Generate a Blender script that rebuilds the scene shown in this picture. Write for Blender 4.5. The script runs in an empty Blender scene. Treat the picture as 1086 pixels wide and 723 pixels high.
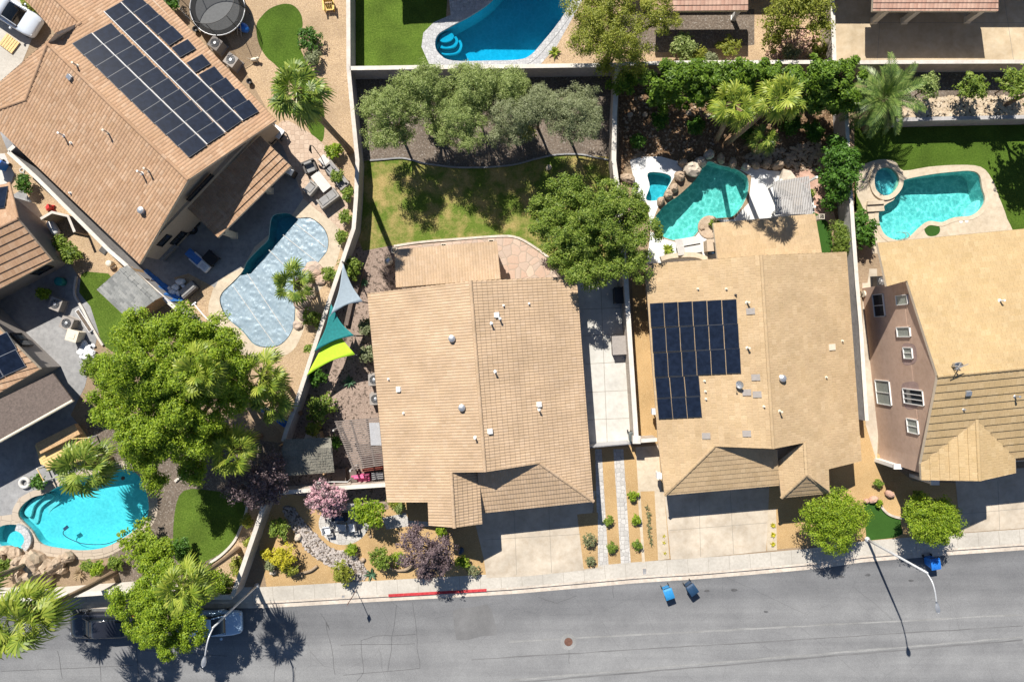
import bpy, math, random
import numpy as np
from mathutils import Vector, Matrix
from mathutils.geometry import delaunay_2d_cdt
random.seed(7)
R = math.radians
scene = bpy.context.scene
COL = scene.collection
H, S, CX, CY = 50.7, 0.07, 543.0, 361.5
SUN_EL = R(48.7); SUN = Vector((-0.395*math.cos(SUN_EL), 0.918*math.cos(SUN_EL), math.sin(SUN_EL)))

def P(px, py, z=0.0):
    k = (H - z)/H*S
    return Vector(((px-CX)*k, (CY-py)*k, z))
def rz(dx, dy): return math.atan2(-dy, dx)

# ------------------------------------------------------------------ meshes
class MB:
    def __init__(s): s.v = []; s.f = []; s.uv = []; s.mi = []; s.hasuv = False
    def add(s, vs, fs, mi=0, uvs=None):
        b = len(s.v); s.v += [Vector(p) for p in vs]
        for i, f in enumerate(fs):
            s.f.append([b+j for j in f]); s.mi.append(mi)
            if uvs: s.uv.append(uvs[i]); s.hasuv = True
            else: s.uv.append([(0, 0)]*len(f))
        return s
    def box(s, c, d, rot=0, M=None, mi=0, taper=1.0):
        x, y, z = d[0]/2, d[1]/2, d[2]/2
        vs = [Vector((a*x*(taper if e > 0 else 1), b*y*(taper if e > 0 else 1), e*z)) for e in (-1, 1) for a, b in ((-1,-1),(1,-1),(1,1),(-1,1))]
        if M is None: M = Matrix.Rotation(rot, 3, 'Z')
        vs = [M @ v + Vector(c) for v in vs]
        return s.add(vs, [(3,2,1,0),(4,5,6,7),(0,1,5,4),(1,2,6,5),(2,3,7,6),(3,0,4,7)], mi)
    def prism(s, poly, z0, z1, mi=0, top=True, bottom=True):
        n = len(poly)
        a = sum(poly[i][0]*poly[(i+1) % n][1]-poly[(i+1) % n][0]*poly[i][1] for i in range(n))
        if a < 0: poly = poly[::-1]
        f0 = z0 if callable(z0) else (lambda p: z0)
        f1 = z1 if callable(z1) else (lambda p: z1)
        vs = [(p[0], p[1], f0(p)) for p in poly]+[(p[0], p[1], f1(p)) for p in poly]
        fs = [(i, (i+1) % n, n+(i+1) % n, n+i) for i in range(n)]
        if top: fs.append(tuple(range(n, 2*n)))
        if bottom: fs.append(tuple(range(n-1, -1, -1)))
        return s.add(vs, fs, mi)
    def tube(s, pts, r, n=8, mi=0, caps=True):
        pts = [Vector(p) for p in pts]; m = len(pts)
        rs = list(r) if hasattr(r, '__len__') else [r]*m
        vs = []; fs = []; ref = None
        for i, p in enumerate(pts):
            t = (pts[min(i+1, m-1)]-pts[max(i-1, 0)]).normalized()
            if ref is None: ref = Vector((1,0,0)) if abs(t.x) < .8 else Vector((0,1,0))
            a = (ref-t*ref.dot(t)).normalized(); b = t.cross(a); ref = a
            for k in range(n):
                q = 2*math.pi*k/n; vs.append(p+(a*math.cos(q)+b*math.sin(q))*rs[i])
        for i in range(m-1):
            for k in range(n):
                fs.append((i*n+k, i*n+(k+1) % n, (i+1)*n+(k+1) % n, (i+1)*n+k))
        if caps: fs.append(tuple(range(n-1, -1, -1))); fs.append(tuple(range((m-1)*n, m*n)))
        return s.add(vs, fs, mi)
    def lathe(s, c, prof, n=20, mi=0, arc=None):
        c = Vector(c); vs = []; fs = []; m = len(prof)
        for (r, z) in prof:
            for k in range(n):
                q = 2*math.pi*k/n; vs.append(c+Vector((r*math.cos(q), r*math.sin(q), z)))
        for i in range(m-1):
            for k in range(n): fs.append((i*n+k, i*n+(k+1) % n, (i+1)*n+(k+1) % n, (i+1)*n+k))
        fs.append(tuple(range(n-1, -1, -1))); fs.append(tuple(range((m-1)*n, m*n)))
        return s.add(vs, fs, mi)
    def rock(s, c, r, rng, n=9, m=6, jit=.22, mi=0):
        c = Vector(c); vs = []; fs = []
        ph = [rng.uniform(0, 6.28) for _ in range(6)]; q0 = rng.uniform(0, 6.28)
        for i in range(1, m):
            th = math.pi*i/m
            for k in range(n):
                a = 2*math.pi*k/n
                d = 1+jit*(math.sin(2*a+ph[0])*.4+math.sin(3*a+ph[1]+2*th)*.35+math.sin(3*th+ph[2])*.35+rng.uniform(-.5, .5))
                x, y, z = math.sin(th)*math.cos(a)*r[0]*d, math.sin(th)*math.sin(a)*r[1]*d, math.cos(th)*r[2]*d
                vs.append(c+Vector((x*math.cos(q0)-y*math.sin(q0), x*math.sin(q0)+y*math.cos(q0), z)))
        for i in range(m-2):
            for k in range(n): fs.append((i*n+k, (i+1)*n+k, (i+1)*n+(k+1) % n, i*n+(k+1) % n))
        fs.append(tuple(range(n))); fs.append(tuple(range((m-1)*n-1, (m-2)*n-1, -1)))
        return s.add(vs, fs, mi)
    def poly3(s, pts, mi=0, uvs=None):
        return s.add(pts, [tuple(range(len(pts)))], mi, [uvs] if uvs else None)
    def build(s, name, mats, parent=None, smooth=False, bevel=0):
        off = OFF.get(parent.name, Vector()) if parent else Vector()
        me = bpy.data.meshes.new(name)
        me.from_pydata([v-off for v in s.v], [], s.f)
        for m in (mats if isinstance(mats, (list, tuple)) else [mats]): me.materials.append(m)
        me.polygons.foreach_set('material_index', s.mi)
        if s.hasuv:
            uvl = me.uv_layers.new(name='UVMap'); k = 0
            flat = [c for f in s.uv for p in f for c in p]
            uvl.data.foreach_set('uv', flat)
        if smooth: me.polygons.foreach_set('use_smooth', [True]*len(me.polygons))
        me.validate(); me.update()
        o = bpy.data.objects.new(name, me); COL.objects.link(o)
        if parent: o.parent = parent; OFF[o.name] = off
        if bevel:
            b = o.modifiers.new('Bevel', 'BEVEL'); b.width = bevel; b.segments = 2; b.limit_method = 'ANGLE'
        return o
OFF = {}
def npmesh(name, V, F, mat, parent=None, k=4):
    off = OFF.get(parent.name, Vector()) if parent else Vector()
    V = np.asarray(V, dtype=np.float64)-np.array(off); F = np.asarray(F, dtype=np.int32)
    me = bpy.data.meshes.new(name)
    me.vertices.add(len(V)); me.vertices.foreach_set('co', V.ravel().astype(np.float32))
    me.loops.add(F.size); me.loops.foreach_set('vertex_index', F.ravel())
    me.polygons.add(len(F)); me.polygons.foreach_set('loop_start', np.arange(0, F.size, k, dtype=np.int32))
    me.update(calc_edges=True); me.materials.append(mat)
    o = bpy.data.objects.new(name, me); COL.objects.link(o)
    if parent: o.parent = parent; OFF[o.name] = off
    return o
def tag(o, label, cat, group=None, kind=None):
    o['label'] = label; o['category'] = cat
    if group: o['group'] = group
    if kind: o['kind'] = kind
    return o
def thing(name, loc, label, cat, group=None, rot=0, local=False):
    """Empty at the thing's base; local=True: parts are given in its own frame."""
    o = bpy.data.objects.new(name, None); COL.objects.link(o); o.empty_display_size = .3
    o.location = loc; o.rotation_euler = (0, 0, rot)
    OFF[o.name] = Vector() if local else Vector(loc)
    return tag(o, label, cat, group)
def struct(o): o['kind'] = 'structure'; return o
def dup(o, label=None, group=None, loc=None, rot=None):
    c = o.copy(); COL.objects.link(c)
    if loc is not None: c.location = loc
    if rot is not None: c.rotation_euler = (0, 0, rot)
    if label: c['label'] = label
    if group: c['group'] = group
    for ch in list(o.children):
        d = ch.copy(); COL.objects.link(d); d.parent = c
        for g in list(ch.children):
            e = g.copy(); COL.objects.link(e); e.parent = d
    return c
def single(mb, name, mats, base, label, cat, group=None, smooth=False, bevel=0, kind=None):
    """a thing that is one mesh with its origin at base"""
    base = Vector(base); mb.v = [v-base for v in mb.v]
    o = mb.build(name, mats, None, smooth, bevel); o.location = base
    return tag(o, label, cat, group, kind)

def catmull(pts, n=6):
    out = []; m = len(pts)
    for i in range(m):
        p0, p1, p2, p3 = (pts[(i+j-1) % m] for j in range(4))
        for k in range(n):
            t = k/n
            out.append(tuple(.5*(2*p1[a]+(p2[a]-p0[a])*t+(2*p0[a]-5*p1[a]+4*p2[a]-p3[a])*t*t+(3*p1[a]-p0[a]-3*p2[a]+p3[a])*t**3) for a in (0, 1)))
    return out
def catline(pts, n=6):
    pts = [tuple(p) for p in pts]; e = [pts[0]]+pts+[pts[-1]]; out = []
    for i in range(1, len(e)-2):
        p0, p1, p2, p3 = e[i-1], e[i], e[i+1], e[i+2]
        for k in range(n):
            t = k/n
            out.append(tuple(.5*(2*p1[a]+(p2[a]-p0[a])*t+(2*p0[a]-5*p1[a]+4*p2[a]-p3[a])*t*t+(3*p1[a]-p0[a]-3*p2[a]+p3[a])*t**3) for a in range(len(p1))))
    out.append(pts[-1]); return out
def ccw(poly):
    n = len(poly)
    a = sum(poly[i][0]*poly[(i+1) % n][1]-poly[(i+1) % n][0]*poly[i][1] for i in range(n))
    return list(poly) if a > 0 else list(poly)[::-1]
def offset(poly, d):
    """grow a polygon by d (miter)"""
    poly = ccw(poly); n = len(poly); out = []
    for i in range(n):
        a, b, c = Vector(poly[i-1]), Vector(poly[i]), Vector(poly[(i+1) % n])
        t1 = (b-a).normalized(); t2 = (c-b).normalized()
        n1 = Vector((t1.y, -t1.x)); n2 = Vector((t2.y, -t2.x)); m = n1+n2
        if m.length < 1e-6: m = n1.copy()
        m.normalize(); k = max(.5, m.dot(n1))
        out.append(tuple(b+m*(d/k)))
    return out
def W(pts, z=0.0, smooth=0):
    """pixel outline (of a thing at height z) -> ground-plan metres"""
    if smooth: pts = catmull(pts, smooth)
    return [tuple(P(x, y, z)[:2]) for x, y in pts]
def cdt(outer, holes):
    verts = []; faces = []
    for poly in [outer]+list(holes):
        poly = ccw(poly); b = len(verts); verts += [Vector(p[:2]) for p in poly]; faces.append(list(range(b, b+len(poly))))
    v, e, f, ov, oe, of = delaunay_2d_cdt(verts, [], faces, 1, 1e-5)
    keep = [list(t) for t, o in zip(f, of) if 0 in o and not any(i in o for i in range(1, len(faces)))]
    used = sorted({i for t in keep for i in t}); mp = {i: k for k, i in enumerate(used)}
    return [v[i] for i in used], [[mp[i] for i in t] for t in keep]
POOLS = []      # plan outlines that are cut out of every ground sheet
def near(outer, hole):
    ox = [p[0] for p in outer]; oy = [p[1] for p in outer]; hx = [p[0] for p in hole]; hy = [p[1] for p in hole]
    return min(hx) < max(ox) and max(hx) > min(ox) and min(hy) < max(oy) and max(hy) > min(oy)
ZK = [1]
def sheet(name, outer, mat, z=None, holes=None):
    if z is None: z = .004*ZK[0]; ZK[0] += 1
    hs = POOLS if holes is None else holes
    v, f = cdt(outer, [h for h in hs if near(outer, h)])
    mb = MB(); zf = z if callable(z) else (lambda p: z)
    fs = []
    for t in f:
        a, b, c = v[t[0]], v[t[1]], v[t[2]]
        fs.append(t if (b-a).cross(c-a) > 0 else t[::-1])
    mb.add([(p[0], p[1], zf(p)) for p in v], fs)
    return struct(mb.build(name, mat))
def line_poly(pts, w):
    """ribbon outline round a plan polyline; w = full width or list"""
    pts = [Vector(p[:2]) for p in pts]; L = []; Rr = []
    for i, p in enumerate(pts):
        t = (pts[min(i+1, len(pts)-1)]-pts[max(i-1, 0)]).normalized(); nn = Vector((-t.y, t.x))
        ww = (w[i] if hasattr(w, '__len__') else w)/2
        L.append(tuple(p+nn*ww)); Rr.append(tuple(p-nn*ww))
    return L+Rr[::-1]

# ------------------------------------------------------------------ materials
class NT:
    def __init__(s, name):
        s.m = bpy.data.materials.new(name); s.m.use_nodes = True; s.t = s.m.node_tree
        s.b = s.t.nodes['Principled BSDF']; s.out = s.t.nodes['Material Output']
    def n(s, typ, props=None, **ins):
        nd = s.t.nodes.new(typ)
        for k, v in (props or {}).items(): setattr(nd, k, v)
        for k, v in ins.items():
            k2 = int(k[1:]) if k[0] == '_' and k[1:].isdigit() else k.replace('_', ' ')
            s.set(nd.inputs[k2], v)
        return nd
    def set(s, inp, v):
        if isinstance(v, bpy.types.NodeSocket): s.t.links.new(v, inp)
        elif isinstance(v, bpy.types.Node): s.t.links.new(v.outputs[0], inp)
        else: inp.default_value = v
    def math(s, op, a, b=0.0, c=None):
        nd = s.n('ShaderNodeMath', {'operation': op}); s.set(nd.inputs[0], a); s.set(nd.inputs[1], b)
        if c is not None: s.set(nd.inputs[2], c)
        return nd.outputs[0]
    def ramp(s, fac, stops):
        nd = s.n('ShaderNodeValToRGB'); s.set(nd.inputs[0], fac); el = nd.color_ramp.elements
        while len(el) < len(stops): el.new(.5)
        for e, (p, c) in zip(el, stops): e.position = p; e.color = (*c, 1) if len(c) == 3 else c
        return nd.outputs[0]
    def noise(s, vec, scale, detail=4, rough=.6, dist=0):
        return s.n('ShaderNodeTexNoise', Vector=vec, Scale=scale, Detail=detail, Roughness=rough, Distortion=dist).outputs[0]
    def mix(s, fac, a, b, bt='MIX'):
        nd = s.n('ShaderNodeMix', {'data_type': 'RGBA', 'blend_type': bt}); s.set(nd.inputs[0], fac)
        s.set(nd.inputs[6], a if not isinstance(a, tuple) else (*a[:3], 1)); s.set(nd.inputs[7], b if not isinstance(b, tuple) else (*b[:3], 1))
        return nd.outputs[2]
    def obj(s): return s.n('ShaderNodeTexCoord').outputs['Object']
    def geo(s): return s.n('ShaderNodeNewGeometry')
    def bump(s, h, strength=.4, dist=.02):
        nd = s.n('ShaderNodeBump', Height=h, Strength=strength, Distance=dist); s.set(s.b.inputs['Normal'], nd.outputs[0]); return nd
def plain(name, col, rough=.6, metal=0, var=.12, sc=6, bump=0, spec=.5, coat=0):
    t = NT(name); o = t.obj(); nz = t.noise(o, sc, 5)
    c1 = tuple(max(0, x*(1-var)) for x in col); c2 = tuple(min(1, x*(1+var)) for x in col)
    t.set(t.b.inputs['Base Color'], t.ramp(nz, [(.3, c1), (.7, c2)]))
    t.b.inputs['Roughness'].default_value = rough; t.b.inputs['Metallic'].default_value = metal
    t.b.inputs['Specular IOR Level'].default_value = spec; t.b.inputs['Coat Weight'].default_value = coat
    if bump: t.bump(t.noise(o, 45, 3), bump, .01)
    return t.m
def groundm(name, cols, fine=9, broad=.25, bvar=.25, rough=.95, bump=.5, bd=.03, spec=.2, speck=None, bscale=None):
    """fine mottling between three colours, times slow patches"""
    t = NT(name); o = t.obj()
    c = t.ramp(t.noise(o, fine, 6, .7), [(.3, cols[0]), (.5, cols[1]), (.7, cols[2])])
    b = t.noise(o, broad, 4, .6)
    f = t.ramp(b, [(.3, (1-bvar,)*3), (.7, (1+bvar*.5,)*3)])
    c = t.mix(1.0, c, f, 'MULTIPLY')
    if speck:
        v = t.n('ShaderNodeTexVoronoi', Vector=o, Scale=speck[0]); cv = t.n('ShaderNodeSeparateColor', Color=v.outputs['Color']).outputs[0]
        c = t.mix(t.ramp(cv, [(speck[2], (0,0,0)), (speck[2]+.1, (1,1,1))]), c, speck[1])
    t.set(t.b.inputs['Base Color'], c)
    t.b.inputs['Roughness'].default_value = rough; t.b.inputs['Specular IOR Level'].default_value = spec
    if bump: t.bump(t.noise(o, bscale or fine*1.7, 5, .7), bump, bd)
    return t.m
def stonem(name, cols, scale, mortar=(.3,.28,.25), mw=.06, rough=.85, bump=.4, bd=.03, rnd=1.0):
    """irregular stones: voronoi cells each with a colour of its own and joints"""
    t = NT(name); o = t.obj()
    v = t.n('ShaderNodeTexVoronoi', Vector=o, Scale=scale, Randomness=rnd)
    e = t.n('ShaderNodeTexVoronoi', {'feature': 'DISTANCE_TO_EDGE'}, Vector=o, Scale=scale, Randomness=rnd)
    r = t.n('ShaderNodeSeparateColor', Color=v.outputs['Color']).outputs[0]
    n = len(cols); c = t.ramp(r, [(i/(n-1), q) for i, q in enumerate(cols)])
    c = t.mix(.35, c, t.ramp(t.noise(o, scale*5, 4), [(.3, cols[0]), (.7, cols[-1])]))
    j = t.ramp(e.outputs['Distance'], [(mw*.5, (0,0,0)), (mw, (1,1,1))])
    t.set(t.b.inputs['Base Color'], t.mix(j, mortar, c)); t.b.inputs['Roughness'].default_value = rough
    t.b.inputs['Specular IOR Level'].default_value = .25
    t.bump(t.ramp(e.outputs['Distance'], [(0, (0,0,0)), (mw*2.5, (1,1,1))]), bump, bd)
    return t.m
def brickm(name, c1, c2, mort, w, h, rough=.85, rot=0, ms=.012, bump=.4, off=.5):
    t = NT(name); o = t.obj()
    mp = t.n('ShaderNodeMapping', Vector=o); mp.inputs['Rotation'].default_value = (0, 0, rot)
    bk = t.n('ShaderNodeTexBrick', {'offset': off}, Vector=mp, Color1=(*c1, 1), Color2=(*c2, 1), Mortar=(*mort, 1), Scale=1.0)
    bk.inputs['Mortar Size'].default_value = ms; bk.inputs['Brick Width'].default_value = w; bk.inputs['Row Height'].default_value = h
    c = t.mix(.5, bk.outputs['Color'], t.mix(1.0, bk.outputs['Color'], t.ramp(t.noise(o, 2.5, 5), [(.3, (.7,.7,.7)), (.7, (1.25,1.25,1.25))]), 'MULTIPLY'))
    t.set(t.b.inputs['Base Color'], c); t.b.inputs['Roughness'].default_value = rough; t.b.inputs['Specular IOR Level'].default_value = .25
    t.bump(t.math('SUBTRACT', 1.0, bk.outputs['Fac']), bump, .012)
    return t.m
def tilem(name, cols, w, course, barrel=True, age=.25):
    """roof tile: UV is in metres (u along the eave, v down the slope), each tile its own colour"""
    t = NT(name); uv = t.n('ShaderNodeUVMap'); xy = t.n('ShaderNodeSeparateXYZ', Vector=uv.outputs[0]); u, v = xy.outputs[0], xy.outputs[1]
    row = t.math('FLOOR', t.math('DIVIDE', v, course))
    if not barrel: u = t.math('ADD', u, t.math('MULTIPLY', t.math('MODULO', row, 2.0), w*.5))
    colr = t.math('FLOOR', t.math('DIVIDE', u, w))
    cv = t.n('ShaderNodeCombineXYZ', X=colr, Y=row); wn = t.n('ShaderNodeTexWhiteNoise', {'noise_dimensions': '2D'}, Vector=cv)
    n = len(cols); c = t.ramp(wn.outputs['Value'], [(i/(n-1), q) for i, q in enumerate(cols)])
    o = t.obj()
    c = t.mix(1.0, c, t.ramp(t.noise(o, .5, 5), [(.3, (1-age,)*3), (.7, (1+age*.5,)*3)]), 'MULTIPLY')
    c = t.mix(1.0, c, t.ramp(t.noise(o, 14, 3), [(.3, (.86,.86,.86)), (.7, (1.1,1.1,1.1))]), 'MULTIPLY')
    t.set(t.b.inputs['Base Color'], c); t.b.inputs['Roughness'].default_value = .85; t.b.inputs['Specular IOR Level'].default_value = .25
    fr = t.math('FRACT', t.math('DIVIDE', u, w))
    if barrel: h = t.math('ABSOLUTE', t.math('SINE', t.math('MULTIPLY', fr, math.pi)))
    else: h = t.math('MINIMUM', t.math('MULTIPLY', t.math('MINIMUM', fr, t.math('SUBTRACT', 1.0, fr)), 14.0), 1.0)
    hj = t.math('ADD', h, t.math('MULTIPLY', wn.outputs['Value'], .15))
    t.bump(hj, .55 if barrel else .6, .05 if barrel else .02)
    return t.m
def leafm(name, cols, trans=.3, rough=.55):
    t = NT(name); g = t.geo(); o = t.obj()
    f = t.math('ADD', t.math('MULTIPLY', g.outputs['Random Per Island'], .6), t.math('MULTIPLY', t.noise(o, 1.1, 3), .4))
    n = len(cols); c = t.ramp(f, [(.15+.7*i/(n-1), q) for i, q in enumerate(cols)])
    t.set(t.b.inputs['Base Color'], c); t.b.inputs['Roughness'].default_value = rough; t.b.inputs['Specular IOR Level'].default_value = .35
    tr = t.n('ShaderNodeBsdfTranslucent', Color=t.mix(1.0, c, (1.25, 1.35, .6), 'MULTIPLY'))
    mx = t.n('ShaderNodeMixShader'); t.set(mx.inputs[0], trans); t.set(mx.inputs[1], t.b.outputs[0]); t.set(mx.inputs[2], tr.outputs[0])
    t.set(t.out.inputs[0], mx.outputs[0]); return t.m
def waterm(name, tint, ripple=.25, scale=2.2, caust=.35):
    """clear tinted water: transparent film with a rippled, fresnel-weighted gloss; bright caustic lines are painted into the tint"""
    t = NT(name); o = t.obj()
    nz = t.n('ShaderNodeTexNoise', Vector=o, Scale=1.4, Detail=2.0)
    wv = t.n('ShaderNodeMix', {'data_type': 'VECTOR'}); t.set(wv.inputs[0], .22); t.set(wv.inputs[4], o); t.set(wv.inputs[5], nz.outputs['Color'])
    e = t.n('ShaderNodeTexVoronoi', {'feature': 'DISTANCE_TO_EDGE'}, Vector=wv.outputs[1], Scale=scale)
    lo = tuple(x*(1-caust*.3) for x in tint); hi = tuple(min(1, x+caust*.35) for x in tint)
    c = t.ramp(e.outputs['Distance'], [(.0, hi), (.09, tint), (.3, lo)])  # pale cell edges in the tint imitate sun caustics
    tr = t.n('ShaderNodeBsdfTransparent', Color=c)
    bp = t.n('ShaderNodeBump', Height=t.noise(o, 3.5, 3), Strength=ripple, Distance=.05)
    gl = t.n('ShaderNodeBsdfGlossy', Roughness=.06, Normal=bp.outputs[0])
    fr = t.n('ShaderNodeFresnel', IOR=1.33, Normal=bp.outputs[0])
    mx = t.n('ShaderNodeMixShader'); t.set(mx.inputs[0], fr.outputs[0]); t.set(mx.inputs[1], tr.outputs[0]); t.set(mx.inputs[2], gl.outputs[0])
    t.set(t.out.inputs[0], mx.outputs[0]); return t.m
M = {}
M['earth'] = groundm('earth', [(.24,.17,.11), (.32,.235,.155), (.40,.30,.20)], 8, .2, .3)
M['gravel_gold'] = groundm('gravel_gold', [(.35,.225,.10), (.46,.305,.145), (.59,.415,.22)], 16, .3, .22, bump=.6, speck=(22, (.50,.36,.19), .86))
M['gravel_tan'] = groundm('gravel_tan', [(.32,.22,.13), (.47,.34,.21), (.64,.50,.34)], 11, .25, .3, bump=.7, speck=(16, (.34,.24,.16), .82))
M['soil_dark'] = groundm('soil_dark', [(.095,.075,.058), (.165,.132,.105), (.28,.23,.185)], 7, .35, .35, bump=.7, speck=(14, (.27,.24,.21), .88))
M['soil_red'] = groundm('soil_red', [(.10,.06,.033), (.18,.11,.062), (.33,.22,.13)], 6, .35, .35, bump=.8, speck=(10, (.36,.26,.17), .84))
M['mulch'] = groundm('mulch', [(.20,.145,.115), (.33,.25,.205), (.46,.365,.30)], 9, .35, .3, bump=.8, speck=(8, (.13,.10,.08), .8))
M['asphalt'] = None
def asphalt():
    t = NT('asphalt'); o = t.obj()
    mp = t.n('ShaderNodeMapping', Vector=o); mp.inputs['Rotation'].default_value = (0, 0, R(-4.2)); mp.inputs['Scale'].default_value = (.035, .9, 1)
    st = t.noise(mp, 1.0, 5, .6)
    mq = t.n('ShaderNodeMapping', Vector=o); mq.inputs['Rotation'].default_value = (0, 0, R(-4.2))
    wy = t.math('ADD', t.n('ShaderNodeSeparateXYZ', Vector=mq).outputs[1], t.math('MULTIPLY', t.math('SUBTRACT', t.noise(mp, 2.2, 6, .7), .5), 1.6))
    # worn crown of the road is paler, the strip by the gutter keeps its dark binder
    wear = t.ramp(t.math('DIVIDE', t.math('ADD', wy, 26.0), 10.0), [(.1, (1.10,1.10,1.09)), (.42, (1.04,1.04,1.035)), (.62, (.78,.785,.80)), (.70, (.84,.845,.86)), (.80, (.60,.605,.62))])
    c = t.ramp(t.noise(o, 20, 4, .7), [(.3, (.165,.167,.17)), (.5, (.21,.212,.215)), (.72, (.275,.276,.277))])
    c = t.mix(1.0, c, t.ramp(st, [(.25, (.80,.80,.81)), (.5, (1,1,1)), (.75, (1.16,1.16,1.15))]), 'MULTIPLY')
    c = t.mix(1.0, c, wear, 'MULTIPLY')
    c = t.mix(1.0, c, t.ramp(t.noise(o, .35, 5), [(.3, (.84,.84,.85)), (.7, (1.1,1.1,1.1))]), 'MULTIPLY')
    v = t.n('ShaderNodeTexVoronoi', {'feature': 'DISTANCE_TO_EDGE'}, Vector=t.mix(.12, o, t.n('ShaderNodeTexNoise', Vector=o, Scale=.8, Detail=4.0).outputs['Color']), Scale=.22)
    cr = t.ramp(v.outputs['Distance'], [(.0, (.82,.82,.82)), (.004, (1,1,1))])
    c = t.mix(1.0, c, cr, 'MULTIPLY')
    t.set(t.b.inputs['Base Color'], c); t.b.inputs['Roughness'].default_value = .9; t.b.inputs['Specular IOR Level'].default_value = .25
    t.bump(t.noise(o, 40, 4, .7), .5, .02); return t.m
M['asphalt'] = asphalt()
M['tar'] = plain('tar', (.085,.085,.088), .8, var=.3)
M['asphalt_new'] = groundm('asphalt_patch', [(.14,.14,.142), (.17,.17,.172), (.205,.205,.205)], 18, .5, .25)
M['asphalt_pale'] = groundm('asphalt_pale', [(.22,.22,.22), (.28,.28,.275), (.34,.34,.33)], 14, .5, .25)
M['concrete'] = groundm('concrete', [(.43,.40,.345), (.50,.465,.41), (.55,.52,.46)], 5, .3, .2, bump=.15, bd=.01)
M['concrete_stain'] = groundm('concrete_stain', [(.45,.375,.285), (.52,.45,.36), (.58,.515,.42)], 1.6, .45, .22, bump=.15, bd=.01)
M['patio_tan'] = groundm('patio_tan', [(.44,.345,.225), (.51,.41,.28), (.56,.47,.34)], 1.8, .4, .22, bump=.15, bd=.01)
M['concrete_pale'] = groundm('concrete_pale', [(.47,.455,.42), (.54,.525,.485), (.59,.575,.535)], 2, .4, .13, bump=.12, bd=.01)
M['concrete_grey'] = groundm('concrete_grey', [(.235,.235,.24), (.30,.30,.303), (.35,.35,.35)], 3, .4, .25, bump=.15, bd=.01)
M['concrete_tan'] = groundm('concrete_tan', [(.46,.38,.28), (.55,.465,.35), (.62,.53,.41)], 3, .4, .15, bump=.15, bd=.01)
M['deck_white'] = groundm('deck_white', [(.62,.62,.61), (.72,.72,.71), (.78,.78,.77)], 6, .5, .12, bump=.1, bd=.01)
M['kerb'] = groundm('kerb_concrete', [(.47,.40,.33), (.57,.50,.425), (.64,.58,.50)], 4, .5, .2, bump=.2, bd=.01)
M['joint'] = plain('joint', (.28,.25,.21), .95)
M['red_paint'] = groundm('red_kerb_paint', [(.40,.03,.04), (.52,.05,.06), (.55,.11,.10)], 6, .6, .2, bump=.1)
M['lawn'] = groundm('lawn', [(.045,.085,.010), (.085,.145,.016), (.15,.21,.035)], 9, .5, .35, bump=.8, bd=.05)
M['lawn_dark'] = groundm('lawn_dark', [(.04,.08,.008), (.068,.125,.012), (.11,.175,.025)], 9, .5, .3, bump=.8, bd=.05)
def patchy():
    t = NT('lawn_patchy'); o = t.obj()
    g = t.ramp(t.noise(o, 9, 5, .7), [(.3, (.07,.115,.014)), (.7, (.16,.22,.035))])
    y = t.ramp(t.noise(o, 9, 5, .7), [(.3, (.27,.20,.07)), (.7, (.46,.36,.15))])
    c = t.mix(t.ramp(t.noise(o, .55, 5, .65), [(.43, (0,0,0)), (.62, (1,1,1))]), g, y)
    t.set(t.b.inputs['Base Color'], c); t.b.inputs['Roughness'].default_value = .95; t.b.inputs['Specular IOR Level'].default_value = .2
    t.bump(t.noise(o, 14, 5, .7), .8, .06); return t.m
M['lawn_patchy'] = patchy()
M['turf'] = groundm('turf', [(.025,.075,.010), (.034,.095,.014), (.048,.12,.02)], 25, .6, .12, bump=.5)
M['flagstone'] = stonem('flagstone', [(.44,.30,.225), (.50,.37,.29), (.40,.33,.28), (.55,.43,.34)], 1.5, (.36,.29,.23), .05)
M['pavers_grey'] = stonem('pavers_grey', [(.40,.385,.36), (.50,.48,.45), (.57,.55,.52)], 3.2, (.30,.28,.26), .05, rnd=.5)
M['pavers_tan'] = stonem('pavers_tan', [(.42,.31,.23), (.50,.38,.29), (.56,.44,.34)], 3.0, (.36,.27,.20), .05, rnd=.4)
M['coping_grey'] = stonem('coping_grey', [(.36,.36,.37), (.46,.46,.47), (.55,.55,.55)], 4.2, (.3,.3,.3), .05, rnd=.6)
M['coping_tan'] = stonem('coping_tan', [(.42,.35,.28), (.48,.41,.33)], 1.3, (.30,.25,.2), .03, rnd=.3)
M['river_rock'] = groundm('river_rock', [(.28,.245,.22), (.43,.38,.35), (.58,.53,.49)], 3.5, 1.2, .2, bump=.2)
M['rubble'] = groundm('rubble', [(.36,.27,.18), (.52,.42,.30), (.66,.56,.43)], 2.5, 1.3, .2, bump=.3)
M['boulder'] = groundm('boulder', [(.32,.235,.165), (.45,.345,.25), (.56,.45,.34)], 2.2, .7, .25, bump=.7, bd=.06)
M['boulder_pale'] = groundm('boulder_pale', [(.45,.38,.30), (.56,.48,.39), (.64,.57,.48)], 2.5, .8, .2, bump=.6, bd=.05)
M['boulder_pink'] = groundm('boulder_pink', [(.42,.25,.19), (.53,.34,.26), (.60,.42,.34)], 2.5, .8, .2, bump=.6, bd=.05)
M['plaster_blue'] = groundm('plaster_blue', [(.38,.62,.66), (.50,.72,.75), (.62,.80,.81)], 6, .6, .1, bump=.1)
M['plaster_caustic'] = stonem('plaster_caustic', [(.30,.52,.49), (.46,.66,.62), (.66,.80,.76)], 5, (.36,.55,.52), .05, bump=.1)  # cell mottling paints the look of caustics into the plaster colour
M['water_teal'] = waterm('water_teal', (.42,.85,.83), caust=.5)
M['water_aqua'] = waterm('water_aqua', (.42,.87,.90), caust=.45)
M['water_sky'] = waterm('water_sky', (.34,.85,.91), caust=.12, scale=2.8)
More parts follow.
